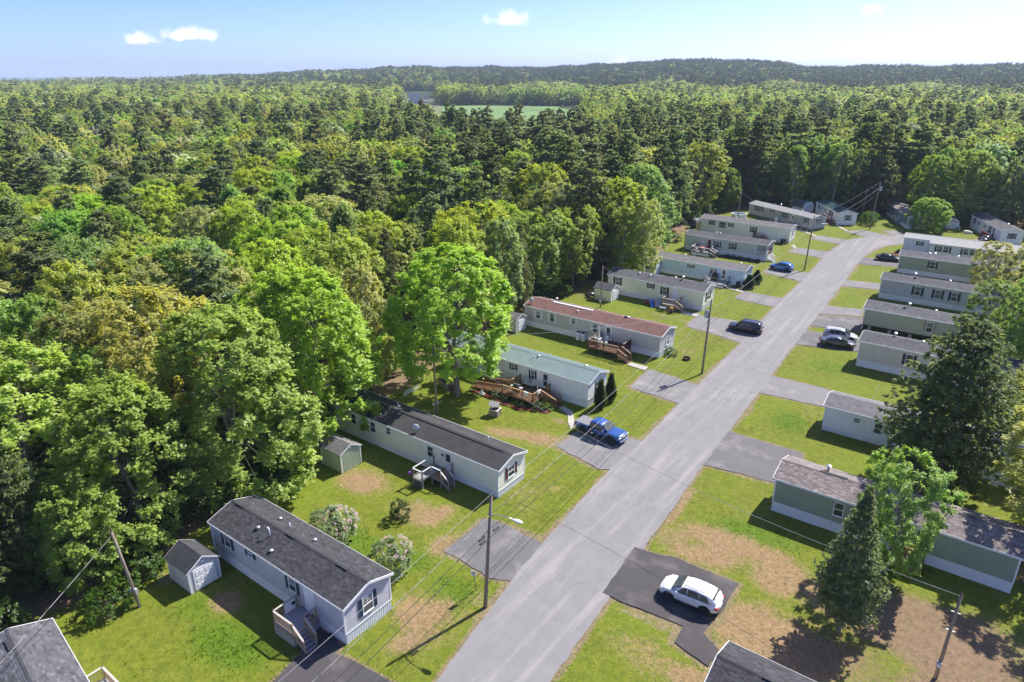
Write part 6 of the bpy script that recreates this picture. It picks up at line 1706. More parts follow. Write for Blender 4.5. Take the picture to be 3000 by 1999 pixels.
# solar farm far off
for i in range(14):
    r = 850 + i * 30
    for seg, (a0, a1) in enumerate(((-45.9 + .12 * (i % 3), -44.75), (-44.6, -43.7 - .1 * (i % 2)), (-43.55, -42.75 - .25 * (i % 4)))[:2 + (i % 2)]):
        p, q = polar(a0, r), polar(a1, r)
        o = thing('solar_panel_row', ((p[0] + q[0]) / 2, (p[1] + q[1]) / 2, -.2), 'long tilted row of solar panels in the far clearing', 'solar panels', math.atan2(q[1] - p[1], q[0] - p[0]), 'solar farm rows')
        L_ = math.hypot(q[0] - p[0], q[1] - p[1])
        me = cached(('solar', i, seg), lambda: MB().add([(-L_ / 2, -1.5, 1.2), (L_ / 2, -1.5, 1.2), (L_ / 2, 1.5, 3.4), (-L_ / 2, 1.5, 3.4), (-L_ / 2, -1.5, 1.1), (L_ / 2, -1.5, 1.1), (L_ / 2, 1.5, 3.3), (-L_ / 2, 1.5, 3.3)], [(0, 1, 2, 3), (7, 6, 5, 4), (0, 1, 5, 4), (1, 2, 6, 5), (2, 3, 7, 6), (3, 0, 4, 7)]).mesh('panels', plain('solar cells', (.10, .12, .17), .3, .2)))
        put('panels', me, o)
        for k in (-1, 1): MB().box(k * L_ * .3 - .1, k * L_ * .3 + .1, -.1, .1, 0, 2.2).build('support', STEEL, o)

# ------------------------------------------------------------------ trees
TINT = {'bright': (.37, .50, .075), 'olive': (.37, .45, .10), 'mid': (.31, .43, .09), 'fresh': (.31, .47, .11), 'cool': (.31, .44, .15),
        'gold': (.42, .47, .11), 'lime': (.42, .50, .07), 'pale': (.46, .49, .19), 'sage': (.36, .44, .20), 'silver': (.55, .58, .47),
        'dark': (.185, .225, .095), 'blue': (.20, .265, .14), 'grey': (.24, .30, .145), 'bluegreen': (.13, .19, .12)}
def leaf_mat(name, src):
    m, t = new_mat(name)
    if src == 'object':
        col = t.n('ObjectInfo').outputs['Color']
    else:
        a = t.n('Attribute'); a.attribute_type = 'INSTANCER'; a.attribute_name = 'tint'
        col = a.outputs['Color']
    v = t.n('Attribute'); v.attribute_name = 'leafvar'
    col = t.mix(1.0, col, t.ramp(v.outputs['Fac'], [(0.0, (0.74, 0.77, 0.8)), (0.5, (1.0, 1.0, 1.0)), (1.0, (1.3, 1.22, 1.15))]), 'MULTIPLY')
    d = t.n('BsdfDiffuse'); t.l(col, d.inputs['Color'])
    tr = t.n('BsdfTranslucent')
    t.l(t.mix(1.0, col, (1.35, 1.38, 0.7), 'MULTIPLY'), tr.inputs['Color'])
    mx = t.n('MixShader'); mx.inputs[0].default_value = 0.56
    t.l(d.outputs[0], mx.inputs[1]); t.l(tr.outputs[0], mx.inputs[2])
    gl = t.n('BsdfGlossy'); gl.inputs['Roughness'].default_value = 0.45; gl.inputs['Color'].default_value = (0.9, 0.95, 1, 1)
    m2 = t.n('MixShader'); m2.inputs[0].default_value = 0.02
    t.l(mx.outputs[0], m2.inputs[1]); t.l(gl.outputs[0], m2.inputs[2])
    t.out(m2.outputs[0])
    return m
LEAF = leaf_mat('leaf', 'object')
LEAFI = leaf_mat('leaf of the far wood', 'instancer')
BARK = plain('grey bark', (0.2, 0.18, 0.16), 0.9, var=0.35, scale=5, bump=0.5, streak=(4, 4, 0.7))
BARKD = plain('dark bark', (0.15, 0.12, 0.095), 0.9, var=0.35, scale=5, bump=0.5, streak=(4, 4, 0.7))
BARKW = plain('white birch bark', (0.5, 0.47, 0.42), 0.8, var=0.3, scale=5, streak=(1, 1, 5))

def unit(a):
    return a / (np.linalg.norm(a, axis=-1, keepdims=True) + 1e-9)
def leaves(c, nrm, axis, length, width):
    """diamond leaves: centres, normals, long axis -> verts (4n,3)"""
    a = unit(axis - nrm * np.sum(axis * nrm, -1, keepdims=True))
    b = np.cross(nrm, a)
    L = (length[:, None] * a) * 0.5; Wd = (width[:, None] * b) * 0.5
    bend = nrm * (length * 0.12)[:, None]
    return np.stack([c - L - bend, c + Wd + bend * 0.5, c + L - bend, c - Wd + bend * 0.5], 1).reshape(-1, 3)
def crown_mesh(name, V, var, mat):
    n = len(V) // 4
    me = bpy.data.meshes.new(name)
    me.vertices.add(len(V)); me.vertices.foreach_set('co', V.astype(np.float32).ravel())
    me.loops.add(4 * n); me.loops.foreach_set('vertex_index', np.arange(4 * n, dtype=np.int32))
    me.polygons.add(n)
    me.polygons.foreach_set('loop_start', np.arange(0, 4 * n, 4, dtype=np.int32))
    me.update(calc_edges=True)
    a = me.attributes.new('leafvar', 'FLOAT', 'FACE')
    a.data.foreach_set('value', var.astype(np.float32))
    me.materials.append(mat)
    return me
def limb(mb, a, b, r0, r1, sag=0.0, n=5):
    a, b = np.array(a, float), np.array(b, float)
    m = (a + b) / 2 + np.array([0, 0, sag])
    mb.tube([a, m, b], [r0, (r0 + r1) * 0.5, r1], n, cap=False)

def broadleaf(seed, H=16.0, Rc=5.0, base=0.22, nclus=90, per=170, lsize=0.34, shape='round', upswept=0.5, open_=0.0, bark=None, lod=False, leafm=None):
    """returns (trunk mesh, crown mesh) of a tree H high with crown radius Rc"""
    g = np.random.default_rng(seed)
    zb = H * base
    tb = MB()
    lean = g.normal(0, 0.25, 2)
    nfork = 3 if not lod else 2
    tr = 0.017 * H
    zf = H * 0.30
    tb.tube([(0, 0, -0.3), (0.03, 0, 0.3), (lean[0] * .3, lean[1] * .3, zf * .6), (lean[0], lean[1], zf)], [tr * 1.5, tr * 1.1, tr * .9, tr * .8], 8 if not lod else 5, cap=False)
    forks = []
    for k in range(nfork):
        an = 2 * math.pi * (k + g.random() * .6) / nfork
        top = np.array([lean[0] + math.cos(an) * Rc * .33, lean[1] + math.sin(an) * Rc * .33, H * g.uniform(.78, .92)])
        p0 = np.array([lean[0], lean[1], zf]); pm = (p0 + top) / 2 + np.array([math.cos(an), math.sin(an), 0]) * Rc * .06
        tb.tube([p0 - (0, 0, .3), pm, top], [tr * .6, tr * .4, tr * .1], 6 if not lod else 4, cap=False)
        forks.append((p0, pm, top))
    def prof(h):                          # crown radius at normalised height
        if shape == 'round': return np.sqrt(np.clip(1 - ((h - 0.42) / 0.6) ** 2, 0, 1))
        if shape == 'cone': return np.clip(1.02 - h, 0, 1) ** 0.75 * np.clip(h / 0.12 + 0.5, 0, 1)
        if shape == 'vase': return np.clip(0.55 + 0.6 * h, 0, 1) * np.sqrt(np.clip(1 - ((h - 0.5) / 0.54) ** 4, 0, 1))
        if shape == 'oval': return np.sqrt(np.clip(1 - ((h - 0.45) / 0.58) ** 2, 0, 1)) * 0.95
        return np.ones_like(h)
    # lobes of the outline
    ph = g.uniform(0, 6.28, 6); am = g.uniform(.06, .16, 6)
    hh = (np.arange(nclus) + g.random(nclus)) / nclus
    hh = np.clip(hh ** 0.85, 0, 1)
    an = np.arange(nclus) * 2.39996 + g.normal(0, .35, nclus)
    lob = 1 + am[0] * np.sin(2 * an + ph[0]) + am[1] * np.sin(3 * an + ph[1] + 4 * hh) + am[2] * np.sin(5 * an + ph[2] - 6 * hh)
    rr = prof(hh) * lob * np.where(g.random(nclus) < 0.80, g.uniform(.86, 1.0, nclus), g.uniform(.3, .8, nclus)) * Rc
    C = np.stack([rr * np.cos(an) + lean[0], rr * np.sin(an) + lean[1], zb + hh * (H - zb) * 0.97], 1)
    outd = unit(np.stack([np.cos(an), np.sin(an), np.zeros(nclus)], 1) * (rr / Rc)[:, None] + np.array([0, 0, 1.0]) * upswept)
    rc = Rc * g.uniform(.8, 1.35, nclus) * (2.55 / math.sqrt(nclus)) * (1 - .2 * hh)
    if open_ > 0:
        keep = g.random(nclus) > open_
        C, outd, rc, hh = C[keep], outd[keep], rc[keep], hh[keep]
    n = len(C)
    # limbs to the clusters
    for i in range(n):
        if g.random() > (.15 if lod else .3): continue
        k = int(g.integers(nfork)); p0, pm, top = forks[k]
        f = np.clip((C[i, 2] - zf) / (H - zf) * .75 - .1, 0, .95)
        st = p0 + (pm - p0) * min(1, f * 2) if f < .5 else pm + (top - pm) * (f * 2 - 1)
        limb(tb, st, st + (C[i] - st) * .8, tr * .16, tr * .03, sag=.5 * rc[i], n=4 if not lod else 3)
    # leaves, in small sprays along twigs inside each cluster
    N = n * per
    ci = np.repeat(np.arange(n), per)
    nspray = max(3, per // 9)
    sd = unit(g.normal(size=(n, nspray, 3)) + outd[:, None] * 0.9 + np.array([0, 0, .25]))
    sl = g.uniform(.45, 1.15, (n, nspray))
    si = g.integers(0, nspray, N)
    D = sd[ci, si]
    tpos = g.random(N) ** 0.55 * sl[ci, si]
    jit = g.normal(0, .13, (N, 3))
    stretch = 1.25 if upswept > .6 else 1.0
    P = C[ci] + (D * tpos[:, None] * stretch + jit) * rc[ci][:, None]
    nr = unit(D * .25 + outd[ci] * .5 + np.array([0, 0, .85]) + g.normal(0, .36, (N, 3)))
    ax = unit(D + g.normal(0, .5, (N, 3)))
    ln = lsize * g.uniform(.65, 1.35, N)
    V = leaves(P, nr, ax, ln, ln * g.uniform(.55, .85, N))
    cv = g.normal(0.5, .13, n)
    var = np.clip(cv[ci] + g.normal(0, .12, N) + 0.10 * (tpos - .5), 0, 1)
    cm = crown_mesh('crown', V, var, leafm or LEAF)
    return tb.mesh('trunk', bark or BARK, True), cm

def pine(seed, H=21.0, Rc=4.2, nwh=24, tuft=16, per=6, lod=False, leafm=None, nl=0.62, droop=0.0, base=0.16, top_narrow=1.0, dense=1.0, bark=None, per_wh=6, irregular=0.25, wid=0.17, zj=0.42):
    """conifer with whorled branches carrying plumes of needles"""
    g = np.random.default_rng(seed)
    tb = MB()
    tr = 0.013 * H
    tb.tube([(0, 0, -0.3), (0, 0, H * .5), (g.normal(0, .1), g.normal(0, .1), H * .97)], [tr * 1.25, tr * .75, tr * .08], 7 if not lod else 4, cap=False)
    P, NR, AX, LN, VR = [], [], [], [], []
    zs = np.linspace(base, .965, nwh) + g.normal(0, .25 / nwh, nwh)
    for wi, h in enumerate(zs):
        z = H * h
        hn = (h - base) / (1 - base)
        rad = Rc * (np.clip(1 - hn, 0.02, 1) ** (0.62 * top_narrow)) * np.clip(.62 + hn * 2.2, 0, 1)
        nb = max(3, int(per_wh - 2 * hn + g.integers(-1, 2)))
        a0 = g.uniform(0, 6.28)
        for b in range(nb):
            an = a0 + 6.283 * (b + g.normal(0, .14)) / nb
            z = H * h + g.normal(0, zj * H * (1 - base) / nwh)
            L = rad * np.clip(g.normal(1 - irregular * .3, irregular), .35, 1.25)
            if L < .25: L = .25
            rise = (.30 * hn + .10 - droop + g.normal(0, .09)) * L
            o = np.array([math.cos(an), math.sin(an), 0.0]); sdv = np.array([-o[1], o[0], 0.0])
            end = np.array([0, 0, z + rise]) + o * L
            st = np.array([0, 0, z - .1 * L])
            if not lod: limb(tb, st, st + (end - st) * .85, tr * .16 * (1.15 - hn), tr * .03, sag=-.05 * L, n=3)
            elif g.random() < .12: limb(tb, st, end, tr * .14, tr * .03, n=3)
            nt = max(3, int(tuft * dense * (.35 + .65 * L / Rc)))
            t = g.uniform(.30, 1.03, nt) ** .8
            lat = g.normal(0, 1, nt) * (.16 + .20 * (1 - np.abs(t - .6))) * L * .75
            c = st + (end - st) * t[:, None] + sdv * lat[:, None] + np.array([0, 0, 1]) * (g.normal(.06, .16, nt) * L * .45)[:, None]
            c[:, 2] += .05 * L * np.sin(t * 3.1)
            k = per
            cc = np.repeat(c, k, 0)
            dirs = unit(o * .75 + sdv * np.sign(lat)[:, None].repeat(k, 0).reshape(-1, 1) * .45 + np.array([0, 0, .38 - droop * 1.3]) + g.normal(0, .42, (nt * k, 3)))
            ln = nl * g.uniform(.6, 1.25, nt * k) * (.75 + .35 * L / Rc)
            P.append(cc + dirs * (ln * .35)[:, None]); AX.append(dirs)
            NR.append(unit(np.array([0, 0, 1.0]) + o * .2 + g.normal(0, .45, (nt * k, 3))))
            LN.append(ln); VR.append(np.clip(np.repeat(g.normal(.5, .12, nt), k) + g.normal(0, .1, nt * k) + .22 * (np.repeat(t, k) - .6), 0, 1))
    P, NR, AX, LN, VR = np.concatenate(P), np.concatenate(NR), np.concatenate(AX), np.concatenate(LN), np.concatenate(VR)
    V = leaves(P, NR, AX, LN, LN * wid / .62 * g.uniform(.8, 1.3, len(LN)))
    return tb.mesh('trunk', bark or BARKD, True), crown_mesh('crown', V, VR, leafm or LEAF)

PROTO = {}      # kind -> list of (trunk mesh, crown mesh, H, Rc)
PROTO['maple'] = [(*broadleaf(11, 16, 5, .09, 230, 175, .26, 'round', .75), 16, 5), (*broadleaf(12, 16, 5, .07, 230, 175, .26, 'oval', .9), 16, 5), (*broadleaf(13, 16, 5, .08, 220, 175, .26, 'cone', .8), 16, 5), (*broadleaf(14, 16, 5, .09, 230, 175, .26, 'round', .6), 16, 5)]
PROTO['maple'] += [(*broadleaf(15, 16, 5, .02, 280, 170, .26, 'oval', .85), 16, 5), (*broadleaf(16, 16, 5, .02, 280, 170, .26, 'round', .8), 16, 5), (*broadleaf(17, 16, 5, .2, 240, 175, .26, 'round', .6), 16, 5)]
PROTO['oak'] = [(*broadleaf(21, 16, 5, .09, 200, 180, .27, 'round', .4, .03), 16, 5), (*broadleaf(22, 16, 5, .1, 200, 170, .27, 'vase', .5, .05), 16, 5), (*broadleaf(23, 16, 5, .08, 190, 180, .27, 'round', .35, .04), 16, 5)]
PROTO['birch'] = [(*broadleaf(31, 15, 3.6, .07, 190, 150, .2, 'oval', .35, .05, BARKW), 15, 3.6), (*broadleaf(32, 15, 3.6, .1, 190, 140, .2, 'oval', .3, .05, BARKW), 15, 3.6)]
PROTO['pine'] = [(*pine(41, base=.1, tuft=34, per=9, wid=.2), 21, 4.2), (*pine(42, base=.1, irregular=.32, per_wh=6, nwh=24, tuft=34, per=9, wid=.2), 21, 4.2), (*pine(43, nwh=27, base=.12, tuft=32, per=9, wid=.2), 21, 4.2)]
PROTO['hemlock'] = [(*pine(51, 16, 3.4, 34, 24, 8, nl=.40, droop=.16, base=.06, top_narrow=1.25, per_wh=8, irregular=.22, wid=.18), 16, 3.4), (*pine(52, 16, 3.4, 32, 24, 8, nl=.40, droop=.2, base=.08, top_narrow=1.1, per_wh=8, irregular=.3, wid=.18), 16, 3.4)]
PROTO['old_hemlock'] = [(*pine(55, 16, 4.6, 34, 26, 8, nl=.44, droop=.14, base=.1, top_narrow=.72, per_wh=9, irregular=.34, wid=.2, zj=.7), 16, 4.6)]
PROTO['fir'] = [(*pine(62, 11.5, 3.0, 32, 20, 9, nl=.32, droop=.08, base=.17, top_narrow=1.7, per_wh=9, irregular=.18, wid=.2, dense=1.2, bark=BARK), 11.5, 3.0)]
PROTO['spruce'] = [(*pine(61, 13, 2.8, 40, 18, 8, nl=.30, droop=.05, base=.12, top_narrow=1.5, per_wh=9, irregular=.14, wid=.17), 13, 2.8)]
TREE_COUNT = {}
def tree(kind, x, y, H, rad, tint, label, group=None, var=None, rz=None, name=None, jitter=True, cat='tree'):
    ps = PROTO[kind]
    i = (TREE_COUNT.get(kind, 0) if var is None else var) % len(ps)
    TREE_COUNT[kind] = TREE_COUNT.get(kind, 0) + 1
    tm, cm, h0, r0 = ps[i]
    o = thing(name or {'pine': 'pine_tree', 'hemlock': 'hemlock_tree', 'spruce': 'spruce_tree', 'maple': 'maple_tree', 'oak': 'oak_tree', 'birch': 'birch_tree', 'fir': 'fir_tree', 'old_hemlock': 'hemlock_tree'}[kind], (x, y, float(terrain_z(x, y)) + .2), label, cat, rz if rz is not None else RNG.uniform(0, 6.28), group)
    o.scale = (rad / r0, rad / r0, H / h0)
    a = bpy.data.objects.new('trunk', tm); link(a, o)
    b = bpy.data.objects.new('crown', cm); link(b, o)
    c = np.array(TINT[tint] if isinstance(tint, str) else tint)
    if jitter: c = c * RNG.uniform(.88, 1.12) * (1 + RNG.normal(0, .05, 3))
    b.color = (*c.clip(.01, 1), 1)
    return o
#TREETABLE#

# ------------------------------------------------------------------ shrubs and garden plants
def shrub_meshes(seed, H, Rr, n, per, ls, shape='round'):
    return broadleaf(seed, H, Rr, .04, n, per, ls, shape, .4, 0, BARKD)
SH = {'lilac': (*shrub_meshes(101, 3, 1.5, 70, 90, .14), 3, 1.5), 'bush': (*shrub_meshes(102, 1, .6, 40, 60, .09), 1, .6), 'leafy': (*shrub_meshes(103, 2, 1.4, 45, 70, .16), 2, 1.4)}
def shrub(kind, name, label, x, y, H, rad, tint, cat='shrub', rz=0, group=None):
    tm, cm, h0, r0 = SH[kind]
    o = thing(name, (x, y, 0), label, cat, rz, group); o.scale = (rad / r0, rad / r0, H / h0)
    link(bpy.data.objects.new('stem', tm), o)
    b = bpy.data.objects.new('foliage', cm); link(b, o); b.color = (*tint, 1)
    return o
def blossoms(o, n, seed, top=0.0):
    g = np.random.default_rng(seed)
    P = g.normal(size=(n, 3)); P = unit(P); P[:, 2] = np.abs(P[:, 2]) if top == 0 else np.abs(P[:, 2]) * .5 + top
    P = P * np.array([1.45, 1.45, 1.35]) + np.array([0, 0, 1.55])
    V, VR = [], []
    for p in P:
        c = p + g.normal(0, .055, (14, 3)) * np.array([1, 1, 1.7])
        ln = g.uniform(.07, .12, 14)
        V.append(leaves(c, unit(g.normal(size=(14, 3)) + (0, 0, .5)), unit(g.normal(size=(14, 3))), ln, ln)); VR.append(g.uniform(.3, 1, 14))
    me = crown_mesh('blossom', np.concatenate(V), np.concatenate(VR), LEAF)
    b = bpy.data.objects.new('blossom', me); link(b, o); b.color = (.66, .54, .74, 1)
    tag(b, kind='stuff')
l1 = shrub('lilac', 'lilac_bush', 'large lilac bush with pale violet blossoms behind the near grey home', -39.3, 29.0, 2.9, 1.75, (.27, .35, .17), group=None); blossoms(l1, 95, 5)
l2 = shrub('lilac', 'lilac_bush', 'smaller lilac bush with violet flowers near its top', -32.6, 29.0, 2.9, 1.4, (.27, .34, .16)); blossoms(l2, 50, 6, .5)
shrub('bush', 'small_bush', 'small thin bush on the lawn boundary behind the lilacs', -37.4, 33.3, 1.7, .75, (.10, .15, .03))
for x, y, w in ((-33.7, 62.6, 'front'), (-33.65, 64.9, 'back')):
    tm, cm, h0, r0 = cached('arbor', lambda: (*pine(111, 3.4, .85, 34, 9, 6, nl=.16, droop=-.35, base=.01, top_narrow=1.1, per_wh=11, irregular=.08, wid=.28, dense=1.4), 3.4, .85))
    o = thing('arborvitae', (x, y, 0), 'narrow dark green arborvitae at the white home gable, %s one' % w, 'shrub', RNG.uniform(0, 6), 'arborvitae pair'); o.scale = (.95, .95, 1.0)
    link(bpy.data.objects.new('stem', tm), o); b = bpy.data.objects.new('foliage', cm); link(b, o); b.color = (.085, .13, .022, 1)
for x, y, h, r, w in ((-35.7, 119.6, 2.3, 1.25, 'front'), (-35.6, 123.4, 2.4, 1.1, 'back')):
    tm, cm, h0, r0 = cached('cone', lambda: (*pine(112, 2.4, 1.1, 26, 9, 6, nl=.16, droop=-.2, base=.01, top_narrow=1.3, per_wh=13, irregular=.06, wid=.28, dense=1.5), 2.4, 1.1))
    o = thing('conical_shrub', (x, y, 0), 'clipped cone shaped evergreen by the light blue home, %s one' % w, 'shrub', RNG.uniform(0, 6), 'clipped evergreen pair'); o.scale = (r / r0, r / r0, h / h0)
    link(bpy.data.objects.new('stem', tm), o); b = bpy.data.objects.new('foliage', cm); link(b, o); b.color = (.05, .105, .02, 1)
shrub('bush', 'round_bush', 'round green bush at the corner of the brown roofed home', -34.0, 81.6, .95, .7, (.10, .19, .02))
shrub('bush', 'hosta_plant', 'bright lime hosta at the foot of the flagpole', -38.7, 58.2, .6, .65, (.19, .30, .02), 'plant')
shrub('bush', 'garden_plant', 'blue green leafy plant left of the lime hosta', -39.4, 57.6, .75, .6, (.10, .16, .07), 'plant')
shrub('bush', 'garden_plant', 'yellow green shrub beside the cedar steps', -39.4, 59.3, .9, .55, (.19, .2, .03), 'plant')
shrub('bush', 'garden_plant', 'white flowering plant in the bed below the ramp', -45.3, 57.4, .7, .6, (.34, .38, .26), 'plant')
shrub('bush', 'garden_plant', 'grey green plant in the bed under the cedar deck', -43.6, 57.2, .6, .45, (.14, .18, .09), 'plant')
shrub('bush', 'garden_plant', 'low green plant in the red mulch ring', -41.5, 57.1, .5, .6, (.08, .14, .04), 'plant')
shrub('leafy', 'rounded_bush', 'green rounded bush beside the small white green roofed home', -30.0, 192.8, 3.0, 1.9, (.11, .22, .02))
shrub('leafy', 'understory_bush', 'leafy bush at the foot of the leaning pole', -46.6, 14.2, 1.6, 1.5, (.09, .17, .02))
shrub('leafy', 'understory_bush', 'low leafy bush in the shade left of the grey shed', -48.6, 17.0, 2.0, 1.9, (.09, .17, .02))
MULCH = plain('red mulch', (.14, .035, .022), .95, var=.4, scale=14, bump=.6)
for i, (lb, x, y, rx, ry) in enumerate((('red mulch bed along the ramp', -46.3, 57.4, 2.2, .5), ('red mulch bed below the cedar deck', -43.6, 57.1, 1.1, .55), ('red mulch ring with low plant', -41.5, 57.0, .8, .5), ('red mulch patch near the flagpole', -40.2, 57.4, .7, .35), ('red mulch under the lime hosta', -38.6, 58.1, .9, .6), ('brown mulch bed at the bend by the pale grey home', -18.6, 163.5, .9, 2.4))):
    pts = [(x + rx * math.cos(a), y + ry * math.sin(a)) for a in np.linspace(0, 6.283, 24, endpoint=False)]
    sheet('mulch_bed', ragged(pts, .08, 0, .2, 80 + i), .034 + .001 * i, MULCH)
DARKB = plain('dark mulch', (.035, .03, .028), .95, var=.3, scale=12)
sheet('mulch_bed', ragged([(-48.2, 137.9), (-39.6, 137.9), (-39.6, 140.1), (-48.2, 140.1)], .1, 0, .3, 90), .041, DARKB)
for i in range(5):
    shrub('bush', 'border_plant', 'small dark plant in the black bed of the stone grey home', -47 + 1.6 * i, 139.2, .5, .35, (.05, .08, .03), 'plant', i, 'plants in the black bed')
# dark understory at the edge of the wood
ge = np.random.default_rng(31)
EDGE = [(-51.5, 5), (-50.5, 10), (-51, 17), (-51.5, 25), (-52, 32), (-57, 44), (-60.5, 50), (-61, 60), (-61, 68), (-60.5, 88), (-62, 94), (-62.5, 106), (-61, 120), (-61.5, 128), (-62, 146), (-66.5, 170), (-67, 182), (-58, 204), (-47, 207), (-40, 209), (-33, 209.5), (-24, 210), (-10, 208)]
for i, (x, y) in enumerate(EDGE):
    for k in range(2):
        shrub('leafy', 'understory_bush', 'low shaded bush at the edge of the wood', x + ge.uniform(-2, 1.2), y + ge.uniform(-3.5, 3.5), ge.uniform(1.6, 3.4), ge.uniform(1.4, 2.4), tuple(np.array((.09, .175, .022)) * ge.uniform(.7, 1.2)), 'shrub', ge.uniform(0, 6), 'bushes at the edge of the wood')

# ------------------------------------------------------------------ grass tufts and dandelions on the near lawns
HOMES_FP = [(o.location.x, o.location.y) for o in bpy.data.objects if o.name.startswith('mobile_home')]
def grass():
    g = np.random.default_rng(5)
    N = 120000
    X = g.uniform(-52, 8, N); Y = 12 + (118 - 12) * g.random(N) ** 1.7
    ok = (inside_dist(X, Y, road_poly) < .03) & (inside_dist(X, Y, CLEARING) > .3)
    for mk, pts in DRIVES: ok &= inside_dist(X, Y, pts) < .05
    X, Y = X[ok], Y[ok]
    n1, n2, n3 = vnoise(X, Y, 2.2, 1), vnoise(X, Y, 6.5, 2), vnoise(X, Y, .9, 3)
    dry = np.clip(blobs(X, Y, DRY) * (.5 + .8 * n1), 0, 1); lush = np.clip(blobs(X, Y, LUSH) * (.55 + .6 * n2), 0, 1)
    near = np.clip(1 - (-inside_dist(X, Y, road_poly)) / .8, 0, 1)
    for mk, pts in DRIVES: near = np.maximum(near, np.clip(1 - (-inside_dist(X, Y, pts)) / .6, 0, 1))
    bare = np.clip(blobs(X, Y, BARE) + blobs(X, Y, LITTER), 0, 1)
    ok = (g.random(len(X)) > bare * .92) & (g.random(len(X)) < .12 * vnoise(X, Y, 1.4, 9) + lush * .55 + near * .7)
    X, Y, dry, lush = X[ok], Y[ok], dry[ok], lush[ok]
    n = len(X)
    h = g.uniform(.015, .045, n) * (1 + 1.6 * lush * g.random(n) + (g.random(n) < .01) * 1.0)
    w = g.uniform(.02, .055, n) * (1 + lush * .6)
    V = np.zeros((n, 3, 3, 3)); 
    for k in range(3):
        a = g.uniform(0, 6.28, n); d = np.stack([np.cos(a), np.sin(a), 0 * a], 1); s = np.stack([-np.sin(a), np.cos(a), 0 * a], 1)
        c = np.stack([X, Y, np.full(n, -.045)], 1) + d * .02
        V[:, k, 0] = c - s * w[:, None]; V[:, k, 1] = c + s * w[:, None]; V[:, k, 2] = c + d * (h * .7)[:, None] + np.array([0, 0, 1]) * h[:, None] + np.array([0, 0, .03])
    me = bpy.data.meshes.new('grass_tufts'); V = V.reshape(-1, 3)
    me.vertices.add(len(V)); me.vertices.foreach_set('co', V.astype(np.float32).ravel())
    m = len(V) // 3
    me.loops.add(3 * m); me.loops.foreach_set('vertex_index', np.arange(3 * m, dtype=np.int32)); me.polygons.add(m); me.polygons.foreach_set('loop_start', np.arange(0, 3 * m, 3, dtype=np.int32)); me.update(calc_edges=True)
    c = np.array([.19, .26, .022]) * (1 - lush[:, None]) + np.array([.14, .25, .015]) * lush[:, None]
    c = c * (1 - dry[:, None]) + np.array([.30, .25, .12]) * dry[:, None]
    c = c * g.uniform(.75, 1.3, (n, 1)); c = np.concatenate([c, np.ones((n, 1))], 1)
    at = me.attributes.new('tuft', 'FLOAT_COLOR', 'FACE'); at.data.foreach_set('color', np.repeat(c, 3, 0).astype(np.float32).ravel())
    mt, t = new_mat('grass tuft'); a = t.n('Attribute'); a.attribute_name = 'tuft'
    d = t.n('BsdfDiffuse'); t.l(a.outputs['Color'], d.inputs['Color']); tr = t.n('BsdfTranslucent'); t.l(a.outputs['Color'], tr.inputs['Color'])
    mx = t.n('MixShader'); mx.inputs[0].default_value = .55; t.l(d.outputs[0], mx.inputs[1]); t.l(tr.outputs[0], mx.inputs[2]); t.out(mx.outputs[0])
    me.materials.append(mt)
    o = bpy.data.objects.new('grass_tufts', me); link(o); tag(o, 'short grass tufts over the mown lawns', 'grass', kind='stuff')
    # dandelions
    K = [(-14, 124, 3, 4, 90), (-17, 91, 4, 3, 80), (-15, 71.5, 3.5, 3, 60), (-8, 88, 5, 3, 50), (-20, 116, 1.5, 6, 30), (-4, 42, 3, 3, 25), (-27, 30.5, 1.5, 2, 6), (2, 41.5, 1.5, 1, 25)]
    b = MB()
    for x, y, rx, ry, k in K:
        for i in range(k):
            px, py = x + g.normal(0, rx * .6), y + g.normal(0, ry * .6)
            b.lathe([(.01, 0), (.035, .01), (.02, .03)], (px, py, .05), 5)
    o = b.build('dandelions', plain('dandelion yellow', (.65, .45, .01), .8)); tag(o, 'yellow dandelions scattered over the lawns', 'flowers', kind='stuff')
grass()
